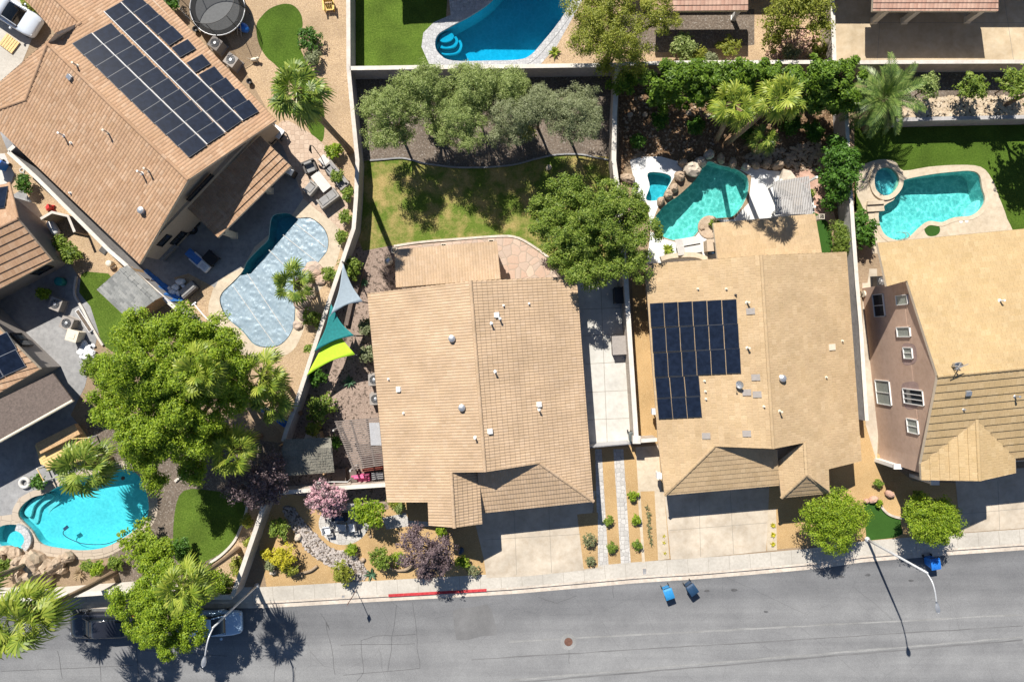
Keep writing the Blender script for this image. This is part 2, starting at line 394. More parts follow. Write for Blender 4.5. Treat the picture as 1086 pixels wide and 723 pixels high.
M['water_blue'] = waterm('water_blue', (.08,.64,.84), caust=.12, scale=2.5)
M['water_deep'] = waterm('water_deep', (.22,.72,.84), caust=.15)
# buildings
M['tile_sand'] = tilem('tile_sand', [(.475,.34,.215), (.505,.365,.24), (.49,.35,.225), (.525,.385,.26)], .20, .36, True, .18)
M['tile_flat'] = tilem('tile_flat', [(.455,.325,.185), (.50,.365,.215), (.475,.34,.20), (.53,.39,.235)], .34, .38, False, .14)
M['tile_gold'] = tilem('tile_gold', [(.455,.325,.165), (.49,.355,.19), (.47,.335,.175), (.515,.38,.21)], .34, .38, False, .12)
M['tile_terra'] = tilem('tile_terra', [(.385,.235,.14), (.445,.285,.18), (.415,.26,.155), (.48,.325,.215)], .23, .38, True, .15)
M['tile_rose'] = tilem('tile_rose', [(.46,.27,.20), (.52,.33,.25), (.56,.37,.28)], .28, .36, True, .15)
M['shingle_grey'] = tilem('shingle_grey', [(.20,.205,.20), (.27,.275,.265), (.33,.33,.315)], .42, .2, False, .15)
M['stucco_sand'] = plain('stucco_sand', (.50,.40,.30), .9, var=.08, bump=.3, spec=.2)
M['stucco_pink'] = groundm('stucco_pink', [(.53,.37,.275), (.59,.42,.32), (.63,.46,.355)], 3, .3, .14, bump=.3, bd=.01)
M['stucco_stain'] = groundm('stucco_stain', [(.36,.26,.235), (.43,.31,.28), (.50,.36,.31)], 5, .8, .2, bump=.3, bd=.01)
M['stucco_grey'] = plain('stucco_grey', (.33,.30,.275), .9, var=.1, bump=.3, spec=.2)
M['trim'] = plain('trim', (.62,.53,.41), .7, var=.06)
M['white'] = plain('white_paint', (.78,.77,.74), .5, var=.04)
M['cream'] = plain('cream_paint', (.70,.62,.49), .6, var=.06)
M['glass'] = plain('window_glass', (.03,.04,.05), .05, var=.2, spec=.8)
M['blind'] = plain('window_blind', (.34,.37,.33), .6, var=.2, sc=12)
M['door'] = plain('door_paint', (.55,.46,.36), .6)
M['block'] = brickm('block_wall', (.47,.40,.335), (.53,.455,.38), (.42,.36,.30), .4, .2)
M['block_grey'] = groundm('block_grey', [(.33,.32,.32), (.40,.385,.38), (.45,.435,.42)], 4, .5, .2, bump=.3)
M['cap'] = groundm('wall_cap', [(.52,.47,.41), (.60,.55,.49), (.66,.61,.55)], 4, .6, .15, bump=.2)
M['cap_white'] = groundm('wall_cap_white', [(.56,.52,.46), (.64,.60,.54), (.70,.66,.60)], 4, .6, .1, bump=.1)
M['metal'] = plain('galvanised', (.55,.56,.57), .4, .7, spec=.5)
M['metal_dark'] = plain('metal_dark', (.03,.03,.032), .5, .3)
M['lamp_pole'] = plain('lamp_pole', (.62,.63,.64), .45, .3)
M['solar'] = plain('solar_cell', (.010,.016,.032), .3, 0, .3, 3, spec=.06)
M['solar_frame'] = plain('solar_frame', (.46,.47,.49), .4, .6)
M['solar_frame_black'] = plain('solar_frame_black', (.035,.04,.05), .5, .2)
M['wood'] = plain('wood', (.48,.31,.16), .75, var=.25, sc=9)
M['wood_yellow'] = plain('wood_yellow', (.66,.47,.20), .7, var=.15, sc=6)
M['wood_dark'] = plain('wood_dark', (.13,.10,.085), .8, var=.3, sc=8)
M['slat_brown'] = plain('slat_brown', (.20,.165,.145), .75, var=.2)
M['slat_grey'] = plain('slat_grey', (.44,.42,.40), .7, var=.12)
M['thatch'] = groundm('thatch', [(.16,.155,.13), (.25,.24,.20), (.36,.32,.25)], 12, 1.0, .3, bump=.9, bd=.06)
M['polycarb'] = plain('corrugated_grey', (.42,.42,.43), .5, var=.1)
M['pink'] = plain('pink_vinyl', (.62,.10,.24), .5)
M['red'] = plain('red_plastic', (.62,.03,.03), .45)
M['redbrick'] = plain('red_boards', (.33,.09,.065), .8, var=.2)
M['blue'] = plain('blue_plastic', (.02,.17,.60), .4)
M['blue_bin'] = plain('blue_bin', (.03,.24,.52), .45)
M['blue_dark'] = plain('blue_dark', (.015,.05,.11), .5)
M['bin_grey'] = plain('bin_grey', (.06,.075,.075), .5)
M['blue_tarp'] = plain('blue_tarp', (.05,.20,.56), .55, var=.2, bump=.2)
M['teal_cloth'] = plain('teal_sail', (.012,.20,.20), .8, var=.18)
M['lime_cloth'] = plain('lime_sail', (.45,.72,.03), .8, var=.1)
M['grey_cloth'] = plain('grey_sail', (.33,.40,.45), .8, var=.08)
M['cushion'] = plain('cushion_grey', (.27,.265,.26), .95, var=.12)
M['wicker'] = plain('wicker', (.10,.09,.085), .8, var=.3, sc=30)
M['wicker_pale'] = plain('wicker_pale', (.30,.28,.255), .85, var=.2, sc=20)
M['canvas'] = plain('canvas_pale', (.58,.56,.53), .9, var=.08)
M['yellow'] = plain('yellow_paint', (.66,.40,.03), .5)
M['foam_white'] = plain('white_plastic', (.75,.76,.77), .4, var=.05)
M['net'] = plain('net_black', (.02,.021,.023), .8)
M['mat_grey'] = plain('mat_grey', (.09,.095,.10), .7, var=.15)
def coverm():
    t = NT('pool_cover'); o = t.obj()
    t.set(t.b.inputs['Base Color'], t.ramp(t.noise(o, 1.5, 5), [(.3, (.235,.32,.385)), (.7, (.315,.40,.455))]))
    t.b.inputs['Roughness'].default_value = .42; t.b.inputs['Metallic'].default_value = .1
    mp = t.n('ShaderNodeMapping', Vector=o); mp.inputs['Rotation'].default_value = (0, 0, R(38)); mp.inputs['Scale'].default_value = (1.0, .35, 1)
    t.bump(t.noise(mp, 3.2, 5, .6, 1.2), .55, .08); return t.m
M['cover'] = coverm()
# plants
M['bark'] = groundm('bark', [(.10,.07,.05), (.17,.125,.09), (.25,.19,.14)], 9, 1, .2, bump=.7)
M['bark_pale'] = groundm('bark_pale', [(.26,.19,.12), (.36,.27,.18), (.44,.34,.24)], 9, 1, .2, bump=.7)
M['palm_bark'] = brickm('palm_bark', (.30,.215,.14), (.24,.17,.11), (.12,.08,.05), .5, .16)
M['leaf_green'] = leafm('leaf_green', [(.055,.10,.012), (.13,.205,.022), (.215,.295,.04), (.315,.375,.075)])
M['leaf_bright'] = leafm('leaf_bright', [(.065,.12,.008), (.16,.255,.012), (.27,.375,.02), (.38,.455,.045)])
M['leaf_hedge'] = leafm('leaf_hedge', [(.045,.10,.008), (.115,.205,.015), (.21,.32,.03)])
M['leaf_olive'] = leafm('leaf_olive', [(.09,.13,.03), (.19,.255,.065), (.31,.375,.12), (.43,.48,.20)])
M['leaf_grey'] = leafm('leaf_grey', [(.13,.155,.07), (.23,.26,.13), (.34,.36,.21)])
M['leaf_yellow'] = leafm('leaf_yellow', [(.13,.16,.02), (.25,.28,.035), (.38,.38,.06)])
M['leaf_gold'] = leafm('leaf_gold', [(.34,.32,.02), (.52,.47,.03), (.62,.55,.06)])
M['leaf_plum'] = leafm('leaf_plum', [(.055,.035,.045), (.11,.075,.085), (.18,.13,.135), (.27,.20,.20)], .15)
M['leaf_lush'] = leafm('leaf_lush', [(.03,.085,.010), (.065,.16,.015), (.12,.25,.025)])
M['leaf_agave'] = leafm('leaf_agave', [(.07,.15,.08), (.12,.22,.13)])
M['flower_pink'] = leafm('flower_pink', [(.46,.20,.28), (.62,.36,.42), (.72,.52,.54)], .2)
M['frond'] = leafm('frond', [(.05,.10,.015), (.12,.19,.025), (.21,.28,.04), (.33,.38,.08)], .2, .4)
M['frond_yellow'] = leafm('frond_yellow', [(.07,.12,.012), (.16,.23,.025), (.28,.34,.04), (.40,.43,.08)], .25, .45)
M['frond_date'] = leafm('frond_date', [(.05,.10,.02), (.12,.19,.04), (.24,.31,.08)], .15, .4)
M['frond_dead'] = leafm('frond_dead', [(.26,.18,.10), (.36,.27,.16)], .1)
# car paint
M['car_white'] = plain('car_white', (.62,.68,.76), .18, 0, .02, spec=.6, coat=.6)
M['car_black'] = plain('car_black', (.02,.022,.03), .2, 0, .05, spec=.6, coat=.6)
M['car_blue'] = plain('car_silver_blue', (.42,.58,.76), .2, .2, .02, spec=.6, coat=.6)
M['rubber'] = plain('rubber', (.02,.02,.021), .85)
M['lens'] = plain('lens', (.6,.62,.65), .1, spec=.8)
M['lens_red'] = plain('lens_red', (.4,.01,.01), .2)
M['carglass'] = plain('car_glass', (.012,.016,.02), .04, spec=.9)
M['rust'] = plain('rusty_iron', (.17,.085,.06), .75, .3, .3)
M['iron'] = plain('iron', (.10,.095,.09), .7, .4, .25)

# ------------------------------------------------------------------ pools: outlines first, so every sheet is cut round them
POOL_D = W([(289.6,228.5),(304.5,226),(315,231),(329,231),(342,240),(348,252),(347,266),(338,278),(331,292),(322,303),(314,320),(312,344),(304,360),(291,368),(271,366),(257,351),(241,337),(233.5,322),(235,311),(247,299),(257,288),(262,277),(275,263),(284,254),(286,240)], 0, 4)
POOL_B = W([(752,171),(763,175),(777,178),(787,183),(793,189),(794,200),(790,213),(784,223),(776,230),(765,231),(750,233),(742,243),(735,251),(722,255),(708,253),(696,246),(694,232),(705,218),(720,207),(738,190),(746,176)], 0, 4)
SPA_B = W([(687,184),(700,183),(710,186),(712,191),(708,199),(702,210),(693,213),(685,211),(689,198)], 0, 4)
POOL_C = W([(958,191),(985,185),(1010,182),(1030,181),(1039,186),(1042,200),(1045,212),(1040,222),(1030,229),(1012,231),(999,236),(985,235),(975,242),(964,252),(951,255),(938,249),(932,236),(932,224),(940,216),(948,211),(952,200)], 0, 4)
SPA_C = W([(936,178),(945,179),(952,187),(952,197),(945,206),(936,208),(928,202),(926,191),(929,182)], 0, 5)
POOL_T = W([(618,-40),(607,0),(592,25),(576,45),(563,59),(550,64),(520,65),(480,65),(466,58),(461,48),(464,37),(476,29),(500,16),(520,2),(540,-20),(560,-45),(600,-60)], 0, 4)
POOL_F = W([(20,548),(22,537),(34,527),(48,523),(60,516),(75,510),(95,503),(115,499),(133,497),(146,502),(153,514),(158,530),(157,547),(146,560),(128,572),(110,581),(88,584),(66,582),(44,577),(34,563)], 0, 4)
SPA_F = W([(-2,560),(8,556),(22,557),(32,563),(35,573),(30,581),(15,584),(2,580),(-5,572)], 0, 5)
POOLS[:] = [POOL_D, POOL_B, SPA_B, POOL_C, SPA_C, POOL_T, POOL_F, SPA_F]

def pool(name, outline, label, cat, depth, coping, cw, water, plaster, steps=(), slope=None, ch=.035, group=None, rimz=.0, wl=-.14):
    c = sum((Vector(p) for p in outline), Vector((0, 0)))/len(outline)
    t = thing(name, (c.x, c.y, 0), label, cat, group)
    outline = ccw(outline); n = len(outline)
    v, f = cdt(outline, [])
    if slope is None: dz = lambda p: -depth
    else:
        a, b, d0, d1 = slope; a = P(*a).xy; b = P(*b).xy
        def dz(p):
            k = max(0, min(1, (Vector((p[0], p[1]))-a).dot(b-a)/(b-a).length_squared)); return -(d0+(d1-d0)*k)
    mb = MB()
    mb.add([(p[0], p[1], dz(p)) for p in v], [q if (v[q[1]]-v[q[0]]).cross(v[q[2]]-v[q[0]]) > 0 else q[::-1] for q in f])
    vs = [(p[0], p[1], rimz) for p in outline]+[(p[0], p[1], dz(p)) for p in outline]
    mb.add(vs, [((i+1) % n, i, n+i, n+(i+1) % n) for i in range(n)])
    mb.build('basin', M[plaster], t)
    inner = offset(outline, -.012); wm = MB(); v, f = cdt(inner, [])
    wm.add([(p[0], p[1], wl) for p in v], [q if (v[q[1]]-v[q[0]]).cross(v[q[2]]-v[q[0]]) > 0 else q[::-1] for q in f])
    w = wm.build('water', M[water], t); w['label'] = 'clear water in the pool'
    if coping:
        out = offset(outline, cw); inn = offset(outline, -.03); m = MB()
        k = len(out)
        for (za, zb) in ((.0, ch),):
            vs = [(*p, zb) for p in inn]+[(*p, zb) for p in out]+[(*p, za-.12) for p in inn]+[(*p, za-.02) for p in out]
            fs = []
            for i in range(k):
                j = (i+1) % k
                fs += [(i, k+i, k+j, j), (k+i, 3*k+i, 3*k+j, k+j), (j, 2*k+j, 2*k+i, i), (2*k+i, 2*k+j, 3*k+j, 3*k+i)]
            m.add(vs, fs)
        m.build('coping', M[coping], t)
    for poly, z in steps:
        m = MB(); m.prism(W(poly, 0, 4), z-.22, z); m.build('step', M['deck_white'], t)
    return t
# ------------------------------------------------------------------ SETTING: ground, street, yards
RD = -.13
hz = 700
gv = [(-hz, -hz), (hz, -hz), (hz, hz), (-hz, hz)]
def kerb_y(x):      # pixel row of the kerb face
    pts = [(-1500, 745), (-300, 660), (0, 640), (100, 640), (230, 640), (285, 639.5), (360, 635), (460, 629.5), (540, 625), (620, 618), (681, 612.5), (740, 609), (800, 604), (867, 598), (915, 591), (1000, 584), (1086, 578), (1400, 556), (2600, 470)]
    for (a, b), (c, d) in zip(pts, pts[1:]):
        if a <= x <= c: return b+(d-b)*(x-a)/(c-a)
xs = [-1500, -800, -300, 0, 100, 230, 285, 360, 460, 540, 620, 681, 740, 800, 867, 915, 1000, 1086, 1400, 2600]
kl = [P(x, kerb_y(x)).xy for x in xs]
sheet('ground', gv, M['earth'], z=-.20)
# raised yards up to the kerb, cut round the pools
yard = [tuple(p) for p in kl]+[(hz*.6, hz*.6), (-hz*.6, hz*.6)]
sheet('yard_ground', yard, M['earth'], z=0)
mb = MB()
for a, b in zip(kl, kl[1:]): mb.poly3([(*b, .016), (*a, .016), (*a, RD-.05), (*b, RD-.05)])
kerb_face = struct(mb.build('kerb', M['kerb']))
road = [tuple(p) for p in kl]+[tuple(P(2600, 900).xy), tuple(P(-1500, 1200).xy)]
sheet('road', road, M['asphalt'], z=RD)
def along(d0, d1, x0, x1, step=30):
    """band between pixel offsets d0 and d1 below the kerb line"""
    q = list(np.linspace(x0, x1, max(2, int((x1-x0)/step)+1)))
    return [tuple(P(x, kerb_y(x)+d0).xy) for x in q]+[tuple(P(x, kerb_y(x)+d1).xy) for x in q[::-1]]
sheet('gutter', along(0, 5.5, -300, 1400), M['kerb'], z=RD+.012)
sheet('sidewalk', along(-2.2, -17.5, -300, 1400), M['concrete'], z=.012)
sheet('kerb_top', along(0, -2.2, -300, 1400), M['kerb'], z=.016)
struct(sheet('kerb_paint', along(.4, -2.6, 412, 516, 12), M['red_paint'], z=.020))
m = MB()
for x0, x1 in ((412, 516),):
    q = np.linspace(x0, x1, 10)
    for a, b in zip(q, q[1:]):
        A = P(a, kerb_y(a)+.06).xy; B = P(b, kerb_y(b)+.06).xy; m.poly3([(*B, .018), (*A, .018), (*A, RD+.015), (*B, RD+.015)])
struct(m.build('kerb_paint', M['red_paint']))
# sidewalk joints and the street's seams, patches and cracks
m = MB()
for x in range(-40, 1110, 22):
    if 512 < x < 530: continue
    a, b = P(x, kerb_y(x)-2.6).xy, P(x-1, kerb_y(x)-17).xy; m.prism(line_poly([a, b], .022), .013, .0155, bottom=False)
struct(m.build('sidewalk_joints', M['joint']))
m = MB()
rng = random.Random(5)
def crack(pts, w):
    q = []
    for a, b in zip(pts, pts[1:]):
        for k in range(4):
            t = k/4; q.append((a[0]+(b[0]-a[0])*t+rng.uniform(-.8, .8), a[1]+(b[1]-a[1])*t+rng.uniform(-.5, .5)))
    q.append(pts[-1]); m.prism(line_poly([P(*p).xy for p in q], w), RD+.006, RD+.008, bottom=False)
for pts in ([(420,641),(414,690),(411,712)], [(438,639),(442,680),(445,709)], [(364,716),(445,709)], [(382,680),(386,713),(378,723)], [(382,680),(396,675),(440,673)], [(360,684),(440,683)],
            [(345,660),(352,690),(355,716)], [(292,690),(290,723)], [(312,723),(313,708)], [(603,690),(604,704)], [(340,650),(349,668),(345,660)], [(150,690),(240,696)], [(60,690),(65,720)], [(104,684),(106,723)], [(144,684),(146,722)], [(0,712),(140,706)], [(570,633),(590,640),(612,632)], [(650,620),(651,634)]):
    crack(pts, .028)
struct(m.build('road_cracks', M['tar']))
sheet('road_patch', W([(480,648),(489,645),(503,644),(516,641),(521,646),(527,668),(526,674),(511,675),(496,679),(484,679),(482,668)]), M['asphalt_new'], z=RD+.004)
def rband(name, a, b, w, mat, z, wob=.8):
    q = [(a[0]+(b[0]-a[0])*k/40, a[1]+(b[1]-a[1])*k/40+rng.uniform(-wob, wob)*.5) for k in range(41)]
    sheet(name, line_poly([P(*p).xy for p in q], [w*rng.uniform(.6, 1.4) for _ in q]), M[mat], z=RD+z)
rband('road_seam', (540,681), (1086,652), .12, 'asphalt_pale', .0045)
rband('road_seam', (540,722), (1086,676), .13, 'asphalt_pale', .0045)
rband('road_seam', (540,725), (1086,679), .10, 'asphalt_new', .005)
rband('road_seam', (500,700), (1086,664), .07, 'asphalt_new', .0045)
for x, y in ((893,612),(921,610),(967,616),(750,627),(779,626),(813,649)):
    sheet('road_stain', catmull([tuple(P(x+rng.uniform(2,4)*math.cos(k), y+rng.uniform(1,2)*math.sin(k)).xy) for k in (0,1.2,2.4,3.6,5)], 3), M['tar'], z=RD+.0055)
# driveways and their joints
JM = MB()
def joint(a, b, z, w=.03): JM.prism(line_poly([P(*a).xy, P(*b).xy], w), z, z+.003, bottom=False)
def slab(name, px, mat, smooth=0, z=None): return sheet(name, W(px, 0, smooth), M[mat], z)
slab('driveway', [(498,530),(632,520),(618,603),(634,600),(640,602),(560,610.5),(516,612.5),(513,592)], 'concrete_stain', z=.021)
for a, b in (((545,540),(548,609)), ((582,538),(585,607)), ((514,572),(616,566))): joint(a, b, .022)
slab('driveway', [(704,520),(816,512),(812.5,584),(740,591.5),(711.5,593)], 'concrete_stain', z=.021)
for a, b in (((741,520),(743,590)), ((774,515),(778,587)), ((710,562),(813,554))): joint(a, b, .022)
slab('driveway', [(1012,500),(1190,490),(1190,552),(1019,564.5)], 'concrete_stain', z=.021)
for a, b in (((1058,510),(1060,562)), ((1017,545),(1160,532))): joint(a, b, .022)
# lot A front yard
slab('gravel', [(283,624),(272,560),(296,522),(410,512),(500,540),(514,545),(516,612.5),(460,614.5),(360,619.5)], 'gravel_gold', z=.006)
slab('river_bed', [(300,540),(310,537),(322,552),(336,567),(352,581),(372,585),(381,592),(390,606),(388,613),(374,616),(366,606),(350,600),(330,588),(316,570)], 'soil_dark', 4, .009)
slab('paved_path', [(405,549),(430,543.5),(434,552),(457,553),(457,558),(432,558),(410,561)], 'pavers_grey', z=.011)
slab('seating_circle', [(338,556),(341,545),(352,536),(370,533),(386,538),(392,552),(388,565),(378,574),(364,577.5),(350,574),(342,566)], 'pavers_grey', 5, .014)
slab('planting_gravel', [(612,545),(634,543),(634,601),(619,603)], 'gravel_gold', z=.023)
# strips between the driveways
slab('gravel', [(626,474),(700,472),(711,592),(634,601.5)], 'gravel_gold', z=.007)
slab('paver_strip', [(631,476),(638,476),(645.5,600.5),(634.5,602)], 'pavers_grey', z=.0115)
slab('paver_strip', [(650.5,476),(661,476),(669,597.5),(658.5,599)], 'pavers_grey', z=.0115)
slab('concrete_pad', [(674,474),(698,472),(702,520),(677,521)], 'concrete_tan', z=.0115)
slab('edging', [(676,520),(679,520),(684,596),(681,596.2)], 'concrete_tan', z=.0125)
slab('edging', [(694,520),(704,520),(710,592),(698,594)], 'concrete_tan', z=.0105)
# lot B and C front gravel
slab('gravel', [(812,500),(926,440),(930,480),(968,510),(1014,512),(1018,564),(915,574),(870,577.5),(813,583.5)], 'gravel_gold', z=.006)
slab('edging', [(812.5,540),(823,539),(824,583),(813.5,584)], 'concrete_tan', z=.0105)
slab('artificial_turf', [(915.5,533.5),(929,531),(936,541),(946,547),(955,549),(957,566),(948,570),(919,573)], 'turf', z=.013)
# lot A side slab, back lawn, soil, mulch, patio
slab('side_slab', [(604,296),(665,296),(674,470),(622,473)], 'concrete_pale', z=.008)
for a, b in (((637,300),(644,470)), ((616,328),(668,326)), ((618,356),(669,353.5)), ((620,386),(670,383)), ((621,416),(671,413.5)), ((622,445),(672,443)), ((655,300),(662,360))): joint(a, b, .0085, .035)
slab('planting_soil', [(371,72),(656,68),(652,172),(650,167),(615,164),(590,164),(568,169),(545,175),(520,177.5),(480,177),(450,173),(425,168),(392,170),(380,170)], 'soil_dark', z=.005)
slab('lawn', [(381,172),(392,170),(425,168),(450,173),(480,177),(520,177.5),(545,175),(568,169),(590,164),(615,164),(650,167),(652,180),(657,210),(660,260),(620,300),(604,292),(575,268),(548,252),(530,250),(418,260),(385,266),(377,245)], 'lawn_patchy', z=.010)
m = MB()
cl = catline([P(*q).xy for q in [(392,170.5),(405,169.5),(425,168),(437,170),(450,173.5),(480,177.5),(500,178),(520,177.5),(545,175),(568,169),(590,164.5),(615,164),(635,168),(651,171)]], 6)
m.prism(line_poly(cl, .11), 0, .11); struct(m.build('lawn_edging', M['concrete_grey']))
m = MB(); cl = catline([P(*q).xy for q in [(418,261),(445,257),(480,254),(530,250.5),(548,252),(562,259),(575,268),(590,280),(604,293)]], 6)
m.prism(line_poly(cl, .16), 0, .07); struct(m.build('lawn_edging', M['kerb']))
slab('flagstone_patio', [(420,262),(530,251),(547,253),(560,260),(575,270),(603,295),(600,320),(420,320)], 'flagstone', z=.009)
slab('mulch', [(379,262),(418,261),(420,310),(412,540),(298,522),(303,468),(345,345),(366,285)], 'mulch', z=.0095)
# lot B back yard
slab('planting_soil', [(656,68),(890,66),(906,180),(912,270),(880,240),(840,210),(820,185),(795,180),(752,168),(712,178),(680,160),(664,172),(656,200)], 'soil_red', z=.005)
slab('white_deck', [(668,170),(680,166.5),(700,166),(718,171),(724,180),(716,186),(700,214),(690,240),(686,215),(675,214),(670,206),(672,190)], 'deck_white', z=.0085)
slab('white_deck', [(690,245),(700,252),(720,258),(735,254),(748,238),(757,233),(778,233),(794,215),(797,187),(784,180),(800,177),(815,181),(832,182),(868,196),(868,240),(760,275),(684,285),(688,262)], 'deck_white', z=.0105)
slab('gravel', [(836,180),(866,178),(880,200),(884,225),(895,262),(898,275),(872,275),(864,227),(862,206)], 'boulder_pink', z=.0115)
slab('artificial_turf', [(861,224.5),(870,228),(878,236),(882,248),(883,262),(880,270),(871,270)], 'turf', z=.013)
slab('gravel', [(670,290),(700,286),(704,470),(676,470)], 'gravel_gold', z=.0062)
m = MB(); m.lathe(P(752,241,.0), [(.85,0),(.85,.10),(.78,.12)], 24); struct(m.build('planter_ring', M['boulder']))
# lot C back yard
slab('lawn', [(906,126),(1200,122),(1200,260),(906,262)], 'lawn_dark', z=.005)
slab('pool_deck', [(911,180),(922,172),(937,169),(950,172),(958,181),(985,177),(1015,175),(1040,177),(1052,190),(1060,210),(1068,232),(1069,250),(1000,262),(912,268),(918,232),(914,218),(908,203)], 'concrete_tan', 3, .0085)
slab('artificial_turf', [(980,243),(983,238),(990,237),(996,240),(996.5,246),(992,250),(984,250)], 'turf', 4, .0125)
slab('side_yard', [(914,285),(930,285),(934,400),(930,490),(918,450)], 'concrete_stain', z=.0062)
slab('gravel', [(906,225),(920,222),(925,262),(920,300),(911,300)], 'earth', z=.0115)
# raised ground behind lot C: planter bed and upper patio
UZ = 1.3
m = MB(); m.prism(W([(943,60),(1300,60),(1300,124.5),(951,127.5)], UZ), .0, UZ); struct(m.build('planter_bed', M['soil_dark']))
m = MB(); m.prism(W([(884,-200),(1300,-200),(1300,67),(884,67)], UZ), .0, UZ+.02); struct(m.build('upper_patio', M['patio_tan']))
m = MB()
for a, b in (((885,24.5),(1200,24.5)), ((936,-20),(930,66)), ((1062,-20),(1075,66))):
    m.prism(line_poly([P(*a, UZ).xy, P(*b, UZ).xy], .03), UZ+.021, UZ+.025, bottom=False)
struct(m.build('patio_joints', M['joint']))
# top middle lots
slab('lawn', [(374,-60),(478,-60),(470,70),(374,71)], 'lawn', z=.005)
slab('gravel', [(560,72),(640,-60),(884,-60),(884,66),(660,68)], 'gravel_tan', z=.0055)
slab('pool_surround', [(470,70),(455,68),(447,50),(449,35),(460,24),(478,16),(470,-60),(640,-60),(618,0),(590,50),(570,72)], 'coping_grey', 0, .0085)
slab('planting_soil', [(656,12),(800,10),(800,48),(700,56),(660,50)], 'soil_dark', z=.0088)
# lot D yard
slab('gravel', [(160,-100),(372,-100),(379,200),(375,245),(340,345),(300,460),(180,340),(150,290),(290,128)], 'gravel_tan', z=.006)
slab('lawn', [(272,27),(278,17),(287,9),(300,4.5),(311,6),(319,15),(321,28),(317,38),(318,50),(326,68),(338,92),(344,122),(342,150),(330,142),(322,120),(310,90),(293,70),(282,60),(274,45)], 'lawn_dark', 4, .0085)
slab('brick_patio', [(283,150),(300,128),(318,135),(335,146),(347,158),(352,172),(370,205),(362,250),(345,240),(300,220),(282,175)], 'pavers_tan', 3, .0088)
slab('pool_deck', [(225,310),(221,330),(229,352),(250,372),(270,379),(290,380),(310,372),(322,350),(330,320),(345,300),(358,275),(362,250),(355,238),(335,222),(318,210),(300,222),(285,225),(255,280),(232,295)], 'concrete_tan', 4, .0105)
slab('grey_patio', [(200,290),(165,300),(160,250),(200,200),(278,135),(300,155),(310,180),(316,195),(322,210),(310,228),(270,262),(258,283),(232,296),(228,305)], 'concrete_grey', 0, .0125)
slab('concrete_drive', [(-100,-60),(45,-60),(45,15),(22,70),(0,110),(-100,150)], 'concrete', z=.0065)
slab('grass_strip', [(12,-20),(45,-20),(45,12),(28,16)], 'lawn', z=.0085)
# side yard D, lot E
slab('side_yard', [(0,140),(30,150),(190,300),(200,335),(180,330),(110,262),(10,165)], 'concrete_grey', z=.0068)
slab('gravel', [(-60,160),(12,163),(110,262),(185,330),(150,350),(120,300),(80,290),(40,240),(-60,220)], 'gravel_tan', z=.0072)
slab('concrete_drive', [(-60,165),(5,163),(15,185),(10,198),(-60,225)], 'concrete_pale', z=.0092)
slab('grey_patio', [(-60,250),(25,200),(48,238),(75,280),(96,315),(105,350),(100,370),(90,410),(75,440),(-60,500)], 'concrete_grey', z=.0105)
slab('lawn', [(86,291),(92,288),(115,290),(140,320),(150,345),(130,380),(108,365),(104,350),(96,325),(84,310)], 'lawn', z=.0125)
# lot F (pool yard in the corner)
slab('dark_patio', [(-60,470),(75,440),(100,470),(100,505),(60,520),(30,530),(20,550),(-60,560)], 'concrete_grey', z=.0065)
slab('planting_soil', [(90,440),(300,470),(296,525),(275,535),(250,632),(126,628),(-60,635),(-60,555),(20,550),(100,590),(160,545),(150,505),(100,500)], 'soil_dark', z=.005)
slab('pool_surround', [(13,545),(20,528),(45,517),(75,503),(110,491),(138,489),(152,497),(161,512),(167,530),(165,550),(152,567),(132,580),(112,590),(88,593),(40,590),(-20,600),(-20,552)], 'coping_tan', 3, .0085)
slab('gravel', [(-40,590),(40,588),(90,594),(125,590),(127,626),(40,634),(-40,636)], 'earth', z=.0105)
slab('lawn', [(185,545),(195,520),(225,520),(262,527),(263,538),(258,555),(249,572),(236,585),(220,594),(200,600),(185,590)], 'lawn', 3, .0075)
slab('gravel', [(262,527),(278,535),(268,575),(255,615),(225,630),(215,600),(236,588),(250,573),(259,555)], 'gravel_tan', z=.0095)
m = MB(); cl = catline([P(*q).xy for q in [(263,530),(262,540),(257,556),(249,573),(236,587),(222,597)]], 6)
m.prism(line_poly(cl, .18), 0, .13); struct(m.build('lawn_edging', M['cap']))
m = MB(); cl = catline([P(*q).xy for q in [(200,489),(199,495),(194,503),(186,510)]], 6)
m.prism(line_poly(cl, .18), 0, .13); struct(m.build('lawn_edging', M['cap']))
struct(JM.build('slab_joints', M['joint']))

# ------------------------------------------------------------------ pools
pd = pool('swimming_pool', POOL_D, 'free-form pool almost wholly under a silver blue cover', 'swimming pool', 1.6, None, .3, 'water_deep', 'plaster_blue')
pool('swimming_pool', POOL_B, 'teal lagoon pool edged by boulders and a white deck', 'swimming pool', 1.7, None, .3, 'water_teal', 'plaster_caustic', slope=((700,235),(790,200),1.9,.9))
pool('spa', SPA_B, 'small dark teal spa sunk in the white deck beside boulders', 'spa', .9, None, .2, 'water_deep', 'plaster_caustic')
pool('swimming_pool', POOL_C, 'aqua kidney pool with a tan deck next to the grass oval', 'swimming pool', 1.5, 'concrete_tan', .28, 'water_aqua', 'plaster_caustic', slope=((940,245),(1010,200),.6,1.6),
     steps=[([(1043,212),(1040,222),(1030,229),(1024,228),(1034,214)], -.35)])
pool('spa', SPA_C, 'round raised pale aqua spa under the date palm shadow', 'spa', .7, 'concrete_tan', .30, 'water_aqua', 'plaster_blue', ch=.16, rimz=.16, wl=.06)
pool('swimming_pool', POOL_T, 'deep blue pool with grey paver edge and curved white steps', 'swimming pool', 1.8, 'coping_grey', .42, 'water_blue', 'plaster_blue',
     steps=[([(466,36),(478,30),(489,40),(486,50),(474,53),(465,50)], -.9), ([(466,36),(477,31),(485,38),(482,46),(472,48),(465,46)], -.6), ([(467,36),(476,32),(481,36),(478,41),(471,43),(466,41)], -.32)])
